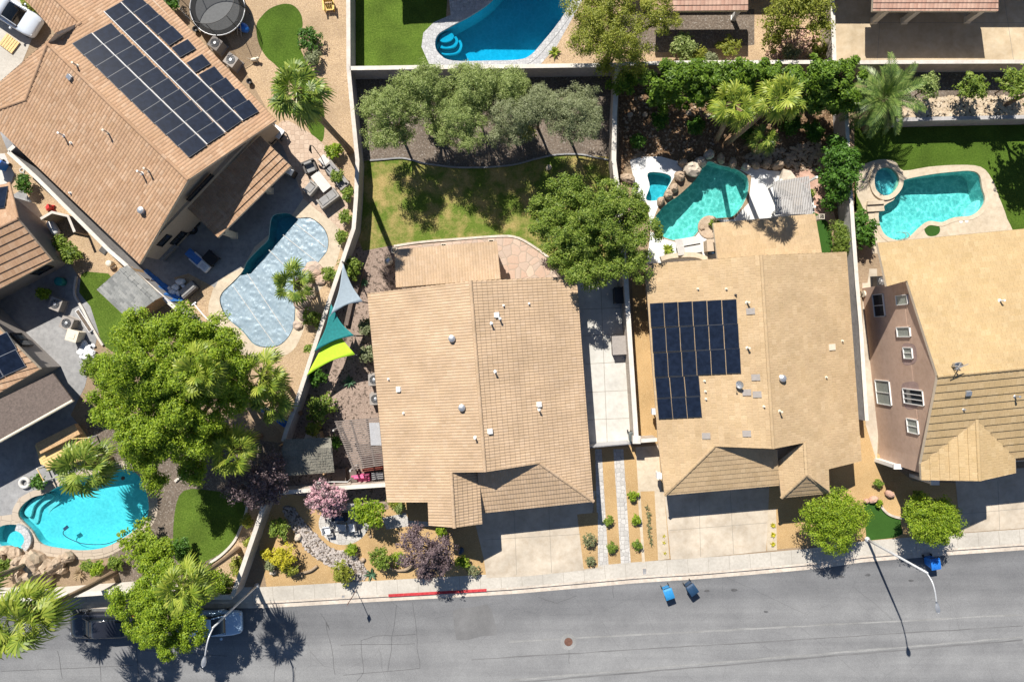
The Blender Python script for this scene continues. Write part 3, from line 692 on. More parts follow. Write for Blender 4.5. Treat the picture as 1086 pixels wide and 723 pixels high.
pool('swimming_pool', POOL_F, 'bright turquoise pool below the wooden deck with rock waterfall', 'swimming pool', 1.5, 'coping_tan', .42, 'water_sky', 'plaster_blue', slope=((30,550),(110,540),.7,1.6),
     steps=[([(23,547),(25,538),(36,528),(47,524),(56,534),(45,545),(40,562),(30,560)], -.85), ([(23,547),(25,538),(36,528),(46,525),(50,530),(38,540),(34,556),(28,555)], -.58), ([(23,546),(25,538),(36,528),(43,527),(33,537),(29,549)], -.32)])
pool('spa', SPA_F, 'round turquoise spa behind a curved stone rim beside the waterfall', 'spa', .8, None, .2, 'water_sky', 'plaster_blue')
# pool cover with its seams
bl = [(266,290),(316,233)]
cov = [p for p in ccw(POOL_D)]
A, B = P(*bl[0]).xy, P(*bl[1]).xy; nn = Vector(((B-A).y, -(B-A).x)); 
def side(p): return (Vector(p)-A).dot(nn)
poly = []
for i in range(len(cov)):
    p, q = cov[i], cov[(i+1) % len(cov)]; a, b = side(p), side(q)
    if a >= 0: poly.append(p)
    if a*b < 0: t = a/(a-b); poly.append((p[0]+(q[0]-p[0])*t, p[1]+(q[1]-p[1])*t))
poly = offset(ccw(POOL_D), -.05); CUT = ccw(W([(266,290),(316,233),(300,205),(250,215),(240,275),(255,292)]))
xs_ = [p[0] for p in poly]; ys_ = [p[1] for p in poly]
from mathutils.geometry import intersect_point_tri_2d
v, f = cdt(poly, [])
# grid points inside
def inside(p):
    c = False; n = len(poly)
    for i in range(n):
        (x1, y1), (x2, y2) = poly[i], poly[i-1]
        if (y1 > p[1]) != (y2 > p[1]) and p[0] < (x2-x1)*(p[1]-y1)/(y2-y1)+x1: c = not c
    return c
pts = [Vector(p) for p in poly]; rr = random.Random(3); g = .11
x = min(xs_)
while x < max(xs_):
    y = min(ys_)
    while y < max(ys_):
        q = (x+rr.uniform(-.02, .02), y+rr.uniform(-.02, .02))
        if inside(q): pts.append(Vector(q))
        y += g
    x += g
k0 = len(pts); pts += [Vector(p) for p in CUT]
v, e, f, _, _, of = delaunay_2d_cdt(pts, [], [list(range(len(poly))), list(range(k0, k0+len(CUT)))], 1, 1e-5)
f = [t for t, o in zip(f, of) if 0 in o and 1 not in o]
from mathutils import noise as mnoise
def wrinkle(p):
    a = R(-42); u = p[0]*math.cos(a)+p[1]*math.sin(a); w = -p[0]*math.sin(a)+p[1]*math.cos(a)
    n1 = mnoise.noise(Vector((u*.55, w*1.5, 1.3))); n2 = mnoise.noise(Vector((u*1.6, w*3.2, 7.7)))
    return -.06+.025*(1-abs(n1)*2.2)+.045*max(0, 1-abs(n2)*6.5)
mb = MB(); mb.add([(p[0], p[1], wrinkle(p)) for p in v], [t if (v[t[1]]-v[t[0]]).cross(v[t[2]]-v[t[0]]) > 0 else t[::-1] for t in f])
ct = thing('pool_cover', P(290,300), 'wrinkled silver blue cover floating on the free-form pool', 'pool cover')
mb.build('cover_sheet', M['cover'], ct, smooth=True)
for a, b in (((262,290),(303,352)), ((285,265),(320,300)), ((300,249),(335,277)), ((247,303),(290,364)), ((313,237),(345,262))):
    m = MB(); q = [Vector(a)+(Vector(b)-Vector(a))*k/30 for k in range(31)]
    w_ = [P(*p).xy for p in q]; m.tube([(p.x, p.y, wrinkle(p)+.012) for p in w_ if inside(p)], .028, 6); m.build('seam', M['canvas'], ct)
# ------------------------------------------------------------------ HOUSES
class Plane:
    def __init__(s, spec):
        k = [P(*q) for q in spec if q[2] is not None]
        s.c = k[0]; s.n = (k[1]-k[0]).cross(k[2]-k[0]).normalized()
        if s.n.z < 0: s.n = -s.n
        s.pts = [P(*q) if q[2] is not None else s.at(q[0], q[1]) for q in spec]
        s.pts = [p-s.n*((p-s.c).dot(s.n)) if abs((p-s.c).dot(s.n)) > 1e-6 else p for p in s.pts]
        s.setup()
    def setup(s):
        s.d = (Vector((0,0,-1))+s.n*s.n.z).normalized(); s.u = s.n.cross(s.d)
        s.o = max(s.pts, key=lambda p: p.z)
    def at(s, px, py, lift=0):
        O = Vector((0,0,H)); D = P(px, py, 0)-O
        return O+D*(s.n.dot(s.c+s.n*lift-O)/s.n.dot(D))
    def z(s, px, py): return s.at(px, py).z
def clip(poly, v0, lo):
    out = []
    for i in range(len(poly)):
        a, b = poly[i], poly[(i+1) % len(poly)]
        fa, fb = (a[1]-v0)*(1 if lo else -1), (b[1]-v0)*(1 if lo else -1)
        if fa >= -1e-9: out.append(a)
        if (fa > 1e-9 and fb < -1e-9) or (fa < -1e-9 and fb > 1e-9):
            t = fa/(fa-fb); out.append((a[0]+(b[0]-a[0])*t, v0))
    return out
def roof_face(mb, pl, course=.36, step=.04):
    o, u, d, n = pl.o, pl.u, pl.d, pl.n
    poly = [((p-o).dot(u), (p-o).dot(d)) for p in pl.pts]
    # split concave outlines into convex pieces by triangles
    vv, ff = cdt(poly, [])
    vmax = max(p[1] for p in poly); base = .05
    k0 = int(math.floor(min(p[1] for p in poly)/course)); k1 = int(math.ceil(vmax/course))
    tris = [[tuple(vv[i]) for i in t] for t in ff]
    for k in range(k0, k1):
        a, b = k*course, (k+1)*course
        for t in tris:
            q = clip(t, a, True)
            if len(q) >= 3: q = clip(q, b, False)
            if len(q) < 3: continue
            vs = [o+u*x+d*y+n*(base+step*(y-a)/course) for x, y in q]
            nn = (vs[1]-vs[0]).cross(vs[2]-vs[0])
            if nn.dot(n) < 0: vs = vs[::-1]; q = q[::-1]
            mb.add(vs, [tuple(range(len(vs)))], 0, [[(x, y) for x, y in q]])
            for i in range(len(q)):
                p1, p2 = q[i], q[(i+1) % len(q)]
                if abs(p1[1]-b) < 1e-6 and abs(p2[1]-b) < 1e-6 and abs(p1[0]-p2[0]) > 1e-6 and b < vmax-1e-4:
                    A = o+u*p1[0]+d*p1[1]; B = o+u*p2[0]+d*p2[1]
                    mb.add([A+n*base, B+n*base, B+n*(base+step), A+n*(base+step)], [(0,1,2,3)], 0, [[(p1[0], b-.01), (p2[0], b-.01), (p2[0], b-.01), (p1[0], b-.01)]])
    # fascia and soffit
    m = len(pl.pts)
    for i in range(m):
        A, B = pl.pts[i], pl.pts[(i+1) % m]
        mb.add([A+n*(base+step*.8), B+n*(base+step*.8), B+Vector((0,0,-.17)), A+Vector((0,0,-.17))], [(0,1,2,3)], 1)
    mb.add([o+u*p[0]+d*p[1]+Vector((0,0,-.165)) for p in vv], [t[::-1] for t in ff], 1)
def cap_line(mb, a, b, r=.12, seg=.38, lift=.05):
    L = (b-a).length; nseg = max(1, int(L/seg)); t = (b-a).normalized(); s = t.cross(Vector((0,0,1))).normalized(); w = s.cross(t)
    for k in range(nseg):
        p0 = a+t*(k*L/nseg); p1 = a+t*((k+1)*L/nseg+.03); vs = []
        for p, rr in ((p0, r*.9), (p1, r*1.08)):
            for j in range(6):
                q = math.pi*j/5; vs.append(p+s*math.cos(q)*rr+w*(math.sin(q)*rr*.75+lift))
        uv = (k*.41+a.x, a.y*.37)
        mb.add(vs, [(j, j+1, 7+j, 6+j) for j in range(5)]+[(5,4,3,2,1,0), (6,7,8,9,10,11)], 0, [[uv]*4]*5+[[uv]*6]*2)
def roof(house, planes, caps=(), tile='tile_sand', trim='trim', course=.36, name='roof', step=.04):
    mb = MB()
    for pl in planes: roof_face(mb, pl, course, step)
    for a, b in caps: cap_line(mb, a, b)
    return mb.build(name, [M[tile], M[trim]], house)
def walls(house, foot, z, mat, name='wall', gables=()):
    mb = MB(); mb.prism(foot, -.1, z)
    for tri, th in gables:
        th = Vector(th); mb.add([p for p in tri]+[p+th for p in tri], [tuple(range(len(tri))), tuple(range(2*len(tri)-1, len(tri)-1, -1))]+[(i, (i+1) % len(tri), len(tri)+(i+1) % len(tri), len(tri)+i) for i in range(len(tri))])
    return mb.build(name, M[mat], house)
def vent(house, pl, px, py, kind='pipe', mat='white', h=None):
    p = pl.at(px, py, .05); m = MB(); name = 'vent_pipe'
    if kind == 'pipe':
        h = h or .42
        m.lathe(p, [(.13, -.05), (.12, .03), (.055, .07), (.055, h), (.075, h), (.075, h+.06), (.02, h+.07)], 10)
    elif kind == 'round':
        name = 'roof_vent'; m.lathe(p, [(.24, -.08), (.24, .06), (.17, .09), (.17, .20), (.25, .21), (.22, .28), (.10, .33), (.01, .34)], 16)
    elif kind == 'box':
        name = 'roof_vent'; Mx = Matrix((pl.u, pl.d, pl.n)).transposed(); m.box(p+pl.n*.06, (.34, .34, .14), M=Mx, taper=.8); m.box(p+pl.n*.15+pl.d*.02, (.36, .30, .05), M=Mx)
    elif kind == 'flat':
        name = 'roof_flashing'; Mx = Matrix((pl.u, pl.d, pl.n)).transposed(); m.box(p+pl.n*.05, (.42, .55, .06), M=Mx)
    elif kind == 'stub':
        m.lathe(p, [(.10, -.05), (.09, .05), (.05, .07), (.05, .2), (.01, .21)], 8)
    return m.build(name, M[mat], house)
def panels(house, pl, quad, cols, rows, frame='solar_frame', gap=.02, lift=.16, skip=()):
    """a grid of panels on a roof plane; quad = px corners in order (0,0) (cols,0) (cols,rows) (0,rows)"""
    q = [pl.at(x, y, lift) for x, y in quad]
    Ux = ((q[1]-q[0])/cols+(q[2]-q[3])/cols)/2; Vx = ((q[3]-q[0])/rows+(q[2]-q[1])/rows)/2
    for i in range(cols):
        for j in range(rows):
            if (i, j) in skip: continue
            s, t = (i+.5)/cols, (j+.5)/rows
            c = (q[0]*(1-s)+q[1]*s)*(1-t)+(q[3]*(1-s)+q[2]*s)*t
            ux = Ux.normalized(); vy = (Vx-ux*Vx.dot(ux)).normalized(); Mx = Matrix((ux, vy, ux.cross(vy))).transposed()
            if Mx.col[2].z < 0: Mx = Matrix((ux, -vy, ux.cross(-vy))).transposed()
            lu, lv = Ux.length-gap, Vx.length-gap; m = MB()
            m.box(c, (lu, lv, .04), M=Mx, mi=1)
            m.box(c+Mx.col[2]*.004, (lu-.05, lv-.05, .04), M=Mx, mi=0)
            for e in (-.25, .25): m.box(c+ux*lu*e-Mx.col[2]*(lift*.5), (.05, lv*.8, lift-.06), M=Mx, mi=1)
            m.build('solar_panel', [M['solar'], M[frame]], house)
def window(house, c, n, px, mull=1, blind=False, label=None):
    """window on a vertical wall plane; px = corners (pixel) going round"""
    n = n.normalized(); O = Vector((0,0,H)); q = []
    for x, y in px:
        D = P(x, y, 0)-O; q.append(O+D*(n.dot(c+n*.0-O)/n.dot(D)))
    zs = [p.z for p in q]; h = n.cross(Vector((0,0,1))).normalized(); ss = [(p-c).dot(h) for p in q]
    z0, z1, s0, s1 = min(zs), max(zs), min(ss), max(ss)
    z0, z1 = (sorted(zs)[0]+sorted(zs)[1])/2, (sorted(zs)[2]+sorted(zs)[3])/2
    s0, s1 = (sorted(ss)[0]+sorted(ss)[1])/2, (sorted(ss)[2]+sorted(ss)[3])/2
    return window_at(house, c, n, h, s0, s1, z0, z1, mull, blind, label)
def window_at(house, c, n, h, s0, s1, z0, z1, mull=1, blind=False, label=None, mat='white'):
    Mx = Matrix((h, n, Vector((0,0,1)))).transposed(); c0 = Vector((c.x, c.y, 0))
    f = MB(); w = .055
    for s in (s0, s1): f.box(c0+h*s+n*.03+Vector((0,0,(z0+z1)/2)), (w, .10, z1-z0+w), M=Mx)
    for z in (z0, z1): f.box(c0+h*(s0+s1)/2+n*.032+Vector((0,0,z)), (s1-s0+w, .105, w), M=Mx)
    for k in range(mull): f.box(c0+h*(s0+(s1-s0)*(k+1)/(mull+1))+n*.028+Vector((0,0,(z0+z1)/2)), (.045, .08, z1-z0), M=Mx)
    o = f.build('window', M[mat], house)
    if label: o['label'] = label
    g = MB(); g.box(c0+h*(s0+s1)/2+n*.012+Vector((0,0,(z0+z1)/2)), (s1-s0, .03, z1-z0), M=Mx); g.build('pane', M['blind' if blind else 'glass'], o)
    return o
def wallplane(a, b, inside):
    """outward normal and horizontal of the wall over plan points a-b"""
    a, b = Vector((*a[:2], 0)), Vector((*b[:2], 0)); h = (b-a).normalized(); n = Vector((h.y, -h.x, 0))
    if n.dot(Vector((*inside[:2], 0))-a) > 0: n = -n
    return a, n, h, (b-a).length
def garage(house, a, b, inside, w, t=.5, z=2.15):
    c, n, h, L = wallplane(a, b, inside); Mx = Matrix((h, n, Vector((0,0,1)))).transposed(); m = MB()
    for k in range(4): m.box(c+h*L*t+n*.03+Vector((0,0,z*(k+.5)/4)), (w, .06, z/4-.02), M=Mx)
    m.box(c+h*L*t+n*.01+Vector((0,0,z/2)), (w, .05, z), M=Mx)
    return m.build('garage_door', M['cream'], house)
def frontdoor(house, a, b, inside, t, w=.95, z=2.1):
    c, n, h, L = wallplane(a, b, inside); Mx = Matrix((h, n, Vector((0,0,1)))).transposed(); m = MB()
    m.box(c+h*L*t+n*.02+Vector((0,0,z/2)), (w, .07, z), M=Mx)
    for k in (.28, .72): m.box(c+h*L*t+n*.05+Vector((0,0,z*k)), (w*.7, .03, z*.34), M=Mx)
    o = m.build('door', M['door'], house); g = MB(); g.rock(c+h*(L*t+w*.4)+n*.09+Vector((0,0,1.0)), (.035,.035,.035), random.Random(1), 8, 5, 0); g.build('handle', M['metal'], o)
def post(house, p, z0, z1, w, mat='cream'):
    m = MB(); m.box((p.x, p.y, (z0+z1)/2), (w, w, z1-z0)); m.box((p.x, p.y, z0+.1), (w*1.25, w*1.25, .2)); m.box((p.x, p.y, z1-.09), (w*1.2, w*1.2, .18)); return m.build('post', M[mat], house)

# ---- house A: the single-storey house in the middle of the picture
hA = thing('house', P(510,420), 'single storey house with barrel tiles running like stripes and scattered white vents', 'house', 'houses along the street')
EZ, RZ = 2.9, 5.5
AL = Plane([(499,298,RZ),(514.5,500,RZ),(390,311,EZ),(411,532,None),(454,532,None),(455,556.5,None),(482,559,None),(478.5,500.5,None)])
AL.pts = [AL.pts[i] for i in (0,2,3,4,5,6,7,1)]
AR = Plane([(499,298,RZ),(514.5,500,RZ),(629,531,EZ),(572.6,491,None),(611,293,None)])
AR.pts = [AR.pts[i] for i in (0,1,3,2,4)]
zA = AR.z(572.6,491)
AG = Plane([(572.6,491,zA),(629,531,EZ),(509,543.5,EZ),(506.5,500,None)])
zw = AL.z(478.5,500.5); zw2 = AL.z(482,559)
AW = Plane([(478.5,500.5,zw),(482,559,zw2),(511,555,zw-1.0),(507.5,501,None)])
APC = Plane([(418.5,265,2.6),(527,256,2.6),(531,296,3.15),(420,305,None)])
def pp(pl, i): return pl.pts[i]
roof(hA, [AL, AR, AG, AW], [(P(514.5,500,RZ), P(499,298,RZ)), (P(572.6,491,zA), P(629,531,EZ)), (P(478.5,500.5,zw), P(482,559,zw2))], 'tile_sand')
pr = roof(hA, [APC], [], 'tile_sand', name='patio_roof')
fA = offset(W([(390,311),(611,293),(629,531),(510,543.5),(511,555),(482,559),(455,556.5),(454,532),(411,532)], EZ), -.45)
v = Vector((0,-.2,0))
def inward(pts, v): return [p+Vector(v) for p in pts]
walls(hA, fA, 3.0, 'stucco_sand', gables=[(inward([P(393,311,EZ), P(608,293.3,EZ), P(499,298,RZ-.12)], (0,-.5,0)), v),
    (inward([P(480,503,EZ), P(572,492,EZ), P(572,491,zA-.15), P(514.5,500,RZ-.12), P(479,500,zw-.15)], (0,.45,0)), v)])
fw = W([(411,532),(455,532)], EZ); ina = P(510,420)
a_, b_ = P(510,543.5,EZ).xy, P(629,531,EZ).xy; a_ += Vector((.5,.5)); b_ += Vector((-.5,.45))
garage(hA, a_, b_, ina, 4.9, .52)
window_at(hA, *(lambda q: (q[0], q[1], q[2]))(wallplane(P(412,532,EZ).xy+Vector((.3,.46)), P(454,532,EZ).xy+Vector((0,.46)), ina)), .6, 2.0, .9, 2.1)
frontdoor(hA, P(455,556.5,EZ).xy+Vector((.46,.5)), P(454,532,EZ).xy+Vector((.46,.5)), Vector((99,0,0)), .6)
q = wallplane(P(390,311,EZ).xy+Vector((.45,0)), P(411,532,EZ).xy+Vector((.45,0)), ina)
for s in (2.5, 7.5, 11.0): window_at(hA, q[0], q[1], q[2], s, s+1.3, .9, 2.1)
q = wallplane(P(390,311,EZ).xy+Vector((0,-.47)), P(611,293,EZ).xy+Vector((0,-.47)), ina)
for s in (2.2, 5.2, 11.2): window_at(hA, q[0], q[1], q[2], s, s+1.7, .1 if s == 5.2 else .8, 2.15)
q = wallplane(P(611,293,EZ).xy+Vector((-.45,0)), P(629,531,EZ).xy+Vector((-.45,0)), ina)
for s in (3.5, 8.0): window_at(hA, q[0], q[1], q[2], s, s+1.3, .9, 2.1)
for x, y in ((424,270),(474,266),(522,262)): post(hA, P(x, y, 0)+Vector((0,.0,0)), 0, 2.45, .3)
for x, y, k in ((479.5,359,'round'),(490,432,'round')): vent(hA, AL, x, y, k, 'metal')
for x, y, k in ((412,402,'stub'),(423.6,412.5,'box'),(428,438,'stub'),(504,463.6,'pipe')): vent(hA, AL, x, y, k, 'white')
for x, y, k in ((521,343,'pipe'),(530,338,'pipe'),(525,394,'pipe'),(519,457,'box'),(534,324,'stub'),(571,428.5,'box'),(571.5,434,'pipe'),(561,322,'stub'),(526,334,'box')): vent(hA, AR, x, y, k, 'white')

# ---- house B: solar panels on a flat-tiled roof
hB = thing('house', P(805,400), 'single storey house with an L of black solar panels on its flat tan tiles', 'house', 'houses along the street')
BL = Plane([(807,271,RZ),(820,475.5,RZ),(684,280,EZ),(698,467,None),(705,524.5,None),(757.5,473,None)])
BL.pts = [BL.pts[i] for i in (0,2,3,4,5,1)]
BR = Plane([(807,271,RZ),(820,475.5,RZ),(897,267,EZ),(853,469,None),(855,503,None),(879,521,None),(878,497,None),(913,488.5,None)])
BR.pts = [BR.pts[i] for i in (0,1,3,4,5,6,7,2)]
zB = BL.z(757.5,473)
BG = Plane([(757.5,473,zB),(705,524.5,EZ),(826,514,EZ),(824,476,None)])
zg = BR.z(853,469); zg2 = BR.z(855,503)
BE = Plane([(853,469,zg),(855,503,zg),(829,527,zg-1.25),(825,489,None)])
BH = Plane([(855,503,zg),(829,527,zg-1.25),(879,522,zg-1.2)])
BPC = Plane([(756,237,2.6),(864,227,2.6),(871.5,270,3.15),(761,278,None)])
roof(hB, [BL, BR, BG, BE, BH], [(P(820,475.5,RZ), P(807,271,RZ)), (P(757.5,473,zB), P(705,524.5,EZ)), (P(853,469,zg), P(855,503,zg)), (P(855,503,zg), P(829,527,zg-1.25)), (P(855,503,zg), P(879,522,zg-1.2))], 'tile_flat', course=.38, step=.03)
roof(hB, [BPC], [], 'tile_flat', name='patio_roof', course=.38, step=.03)
fB = offset(W([(684,280),(897,267),(913,488.5),(879,492),(879,521),(829,527),(826,514),(705,524.5)], EZ), -.45)
walls(hB, fB, 3.0, 'stucco_sand', gables=[(inward([P(687,280,EZ), P(894,267.5,EZ), P(807,271,RZ-.12)], (0,-.5,0)), v),
    (inward([P(757,473,EZ), P(853,469,EZ), P(853,469,zg-.15), P(820,475.5,RZ-.12), P(757.5,473,zB-.15)], (0,.45,0)), v)])
inb = P(805,400)
garage(hB, P(705,524.5,EZ).xy+Vector((.5,.45)), P(826,514,EZ).xy+Vector((-.3,.45)), inb, 4.9)
q = wallplane(P(684,280,EZ).xy+Vector((.45,0)), P(705,524.5,EZ).xy+Vector((.45,0)), inb)
for s in (3.0, 8.0, 12.0): window_at(hB, q[0], q[1], q[2], s, s+1.2, .9, 2.1)
q = wallplane(P(684,280,EZ).xy+Vector((0,-.47)), P(897,267,EZ).xy+Vector((0,-.47)), inb)
for s in (1.8, 6.5, 12.0): window_at(hB, q[0], q[1], q[2], s, s+1.7, .1 if s == 6.5 else .8, 2.15)
q = wallplane(P(897,267,EZ).xy+Vector((-.45,0)), P(913,488.5,EZ).xy+Vector((-.45,0)), inb)
for s in (4.0, 9.0): window_at(hB, q[0], q[1], q[2], s, s+1.3, .9, 2.1)
frontdoor(hB, P(879,521,EZ).xy+Vector((-.44,.6)), P(879,492,EZ).xy+Vector((-.44,-.3)), Vector((-99,0,0)), .5)
for x, y in ((765,243),(812,240),(856,236)): post(hB, P(x, y), 0, 2.45, .3)
panels(hB, BL, [(688.5,321),(781,317.5),(786.5,395),(694.5,400.5)], 6, 3, 'solar_frame_black', .03)
panels(hB, BL, [(694.5,400.5),(741.5,397.7),(744.5,442),(698.5,444.5)], 3, 2, 'solar_frame_black', .03)
for x, y, k, mt in ((740,306.5,'stub','cream'),(770,306.5,'stub','cream'),(780,313,'stub','metal_dark'),(792,321,'pipe','cream'),(796,330,'flat','stucco_grey'),(792.5,369,'pipe','cream'),(810,431,'stub','cream'),(747,404,'stub','cream'),(748,415,'stub','cream'),(748.5,423,'stub','cream'),(792,459.5,'flat','stucco_grey'),(801.5,400,'flat','stucco_grey'),(803,418,'flat','stucco_grey'),(792,416,'flat','stucco_grey'),(749,462,'flat','stucco_grey')): vent(hB, BL, x, y, k, mt)
for x, y, k, mt in ((829,401,'round','metal'),(826.5,436,'pipe','cream'),(893,361.5,'stub','cream'),(876,400,'stub','cream'),(882,368,'flat','cream')): vent(hB, BR, x, y, k, mt)
def dish(house, pl, px, py, az, r=.3):
    p = pl.at(px, py, .05); m = MB(); m.tube([p, p+Vector((0,0,.35))], .03, 8)
    ax = Vector((math.cos(az)*.75, math.sin(az)*.75, .65)).normalized(); c = p+Vector((0,0,.42))+ax*.05
    s = ax.cross(Vector((0,0,1))).normalized(); w = s.cross(ax); vs = [c-ax*.06]; fs = []
    for ring in (1, 2, 3):
        for k in range(16):
            a = 2*math.pi*k/16; rr = r*ring/3; vs.append(c+(s*math.cos(a)+w*math.sin(a))*rr+ax*(.10*(ring/3)**2-.06))
    for k in range(16):
        fs.append((0, 1+k, 1+(k+1) % 16))
        for j in (0, 1): fs.append((1+j*16+k, 17+j*16+k, 17+j*16+(k+1) % 16, 1+j*16+(k+1) % 16))
    m.add(vs, fs); m.tube([c-w*r*.9, c+ax*.35-w*.05], .015, 6); m.box(c+ax*.36-w*.04, (.08,.08,.08))
    return m.build('satellite_dish', M['metal'], house)
dish(hB, BL, 783, 407, R(200), .28)

# ---- house C: two storeys, pink wall with windows facing the camera
hC = thing('house', P(1040,400), 'two storey house with a pink stucco side wall of white framed windows', 'house', 'houses along the street')
CN = Plane([(994,399,8.0),(1200,379,8.0),(930,258,5.3),(1200,232,None),(961.5,298,None),(940,304,None)])
CN.pts = [CN.pts[i] for i in (0,1,3,2,5,4)]
CS = Plane([(994,399,8.0),(1200,379,8.0),(976,491,5.6),(1200,472,None),(1075.5,485,None),(1035.5,445,None)])
CS.pts = [CS.pts[i] for i in (0,2,5,4,3,1)]
zr = CS.z(1035.5,445); zc = CS.z(976,491); ze = CS.z(1075.5,485)
GL = Plane([(1035.5,445,zr),(1038.5,509.5,zr),(976,491,zc),(977,508.5,None)]); GL.pts = [GL.pts[i] for i in (0,2,3,1)]
GR = Plane([(1035.5,445,zr),(1038.5,509.5,zr),(1075.5,485,ze),(1076,501,None)]); GR.pts = [GR.pts[i] for i in (0,1,3,2)]
roof(hC, [CN], [(P(1200,379,8.0), P(994,399,8.0)), (P(1038.5,509.5,zr), P(1035.5,445,zr))], 'tile_gold', course=.38, step=.03)
roof(hC, [CS, GL, GR], [], 'tile_gold', course=.55, step=.06)
zj = CN.z(961.5,298)
foot = [P(961.5,298,zj).xy+Vector((.22,0)), P(976,491,zc).xy+Vector((.30,.3)), P(977,508,zc).xy+Vector((.3,.3)), P(1076,501,ze).xy+Vector((-.2,.3)), P(1076,485,ze).xy+Vector((-.2,.4)), P(1200,472,5.6).xy+Vector((0,.4)), P(1200,276,5.6).xy]
foot = [tuple(p) for p in foot]
wA, wB = Vector((*foot[0], 0)), Vector((*foot[1], 0))
pk = P(994,399,8.0)
walls(hC, foot, 5.25, 'stucco_pink', gables=[([Vector((wA.x+.01, wA.y, 5.0)), Vector((wB.x+.01, wB.y, 5.0)), Vector((wB.x+.01, wB.y, zc-.05)), Vector((wB.x+(wA.x-wB.x)*.53+.01, pk.y, 7.85)), Vector((wA.x+.01, wA.y, zj-.1))], (.2,0,0))])
c_, n_, h_, L_ = wallplane(wA, wB, P(1040,400))
def rect(x0, y0, x1, y1): return [(x0,y0),(x1,y0),(x1,y1),(x0,y1)]
for r_, mu, bl_ in ((rect(952,347,965.6,357),0,True),(rect(959,368.5,968,380),1,True),(rect(930,403.6,944.6,428.5),1,True),(rect(959,413,979.5,428.5),2,False),(rect(963,444.5,974,459),1,True),(rect(951,313,963,323),0,True),(rect(927,312,938,335.6),1,False)):
    window(hC, c_, n_, r_, mu, bl_)
def stain(px):
    O = Vector((0,0,H)); m = MB(); q = []
    for x, y in catmull(px, 4):
        D = P(x, y, 0)-O; q.append(O+D*(n_.dot(c_+n_*.006-O)/n_.dot(D)))
    m.add(q, [tuple(range(len(q)))]); m.build('stucco_patch', M['stucco_stain'], hC)
stain([(957,366),(965,364),(971,368),(972,382),(964,387),(957,384)]); stain([(956,410),(962,405),(973,406),(975,420),(972,432),(960,432)])
garage(hC, Vector(foot[2])+Vector((3.6,0)), Vector(foot[3])+Vector((4.5,0)), P(1040,400), 4.9)
for i, (x, y) in enumerate(((933,489),(970,505))):
    m = MB(); b = P(x, y); m.box((b.x-.15, b.y+.1, 1.3), (.5, .25, 2.6)); m.box((b.x-.15, b.y+.1, 2.65), (.6, .35, .12)); m.build('pilaster', M['white'], hC)
for x, y, k, pl in ((1060,319,'pipe',CN),(1026,416,'box',CS),(1021.5,434,'stub',CS),(1076,420,'pipe',CS)): vent(hC, pl, x, y, k, 'metal' if pl is CS else 'white')
m = MB(); p = CN.at(1009,388,.1); m.tube([p, p+Vector((0,0,1.0))], .025, 6); m.box(p+Vector((0,0,.95)), (.9,.04,.04), R(20)); m.box(p+Vector((0,0,.7)), (.6,.04,.04), R(60)); m.box(p+Vector((.2,.1,.2)), (.35,.25,.25), R(10)); m.build('antenna', M['metal'], hC)
dish(hC, CN, 1012, 386, R(250), .25)

# ---- house D: two storeys, big solar array, top left
hD = thing('house', P(130,140), 'large two storey terracotta tiled house carrying a long array of dark solar panels', 'house', 'houses of the side street')
DE, DR = 3.25, 5.65
DSW = Plane([(51,47,DR),(200,191,DR),(149,280,DE),(-17,121.8,None),(28,106,None)])
DNE = Plane([(51,47,DR),(200,191,DR),(293,128,DE),(172,0,None),(118,-57,None),(25,-32,None),(60,0,None),(86,25,None)])
z1, z2 = DSW.z(28,106), DNE.z(86,25)
DNW = Plane([(51,47,DR),(28,106,z1),(0,88,DE+.2),(-17,104,None),(-17,121.8,None),(60,36,None)]); DNW.pts = [DNW.pts[i] for i in (0,1,4,3,2,5)]
DNX = Plane([(51,47,DR),(60,36,DNW.z(60,36)),(86,25,z2)])
DB = Plane([(86,25,z2),(60,0,DNE.z(60,0)),(60,36,z2-.7),(38,11,None),(12,-14,None),(25,-32,None)]); DB.pts = [DB.pts[i] for i in (0,2,3,4,5,1)]
roof(hD, [DSW, DNE, DNW, DNX, DB], [(P(200,191,DR), P(51,47,DR)), (P(51,47,DR), P(28,106,z1)), (P(28,106,z1), DSW.at(-17,121.8)), (P(51,47,DR), P(86,25,z2)), (P(86,25,z2), DNE.at(60,0))], 'tile_terra', course=.38)
DPC = Plane([(197,219,2.95),(276,144,2.95),(308.5,176,2.35),(231.5,252,None)])
roof(hD, [DPC], [], 'tile_terra', name='patio_roof', course=.42, step=.07)
fD = offset(W([(293,128),(201,190),(149,280),(-17,122),(0,88),(60,36),(40,14),(118,-57)], DE), -.4)
pd_ = P(200,191,DR); gA, gB = P(293,128,DE), P(149,280,DE)
tovec = (Vector((*P(100,100,DE).xy, 0))-Vector((*P(221,204,DE).xy, 0))).normalized()
fD = [tuple(p) for p in fD]
fD = W([(293,128),(149,280),(-17,122),(0,88),(60,36),(40,14),(118,-57)], DE); fD = offset(fD, -.42)
walls(hD, fD, DE+.05, 'stucco_sand', gables=[([gA+tovec*.5+Vector((-.3,.1,0)), gB+tovec*.5+Vector((.3,.3,0)), Vector((pd_.x, pd_.y, DR-.15))+tovec*.5], tovec*.2)])
cD, nD, hDv, LD = wallplane(gB+tovec*.42, gA+tovec*.42, P(100,100))
for s0, s1, za, zb in ((5.6,8.0,3.55,3.95),(1.6,2.6,1.9,2.6),(2.0,3.2,.5,1.3),(6.0,8.4,.1,2.1)): window_at(hD, cD, nD, hDv, s0, s1, za, zb, 1, False, None, 'metal_dark')
for x, y in ((249,250),(287,203),(309,182)): post(hD, P(x, y), 0, 2.2, .38)
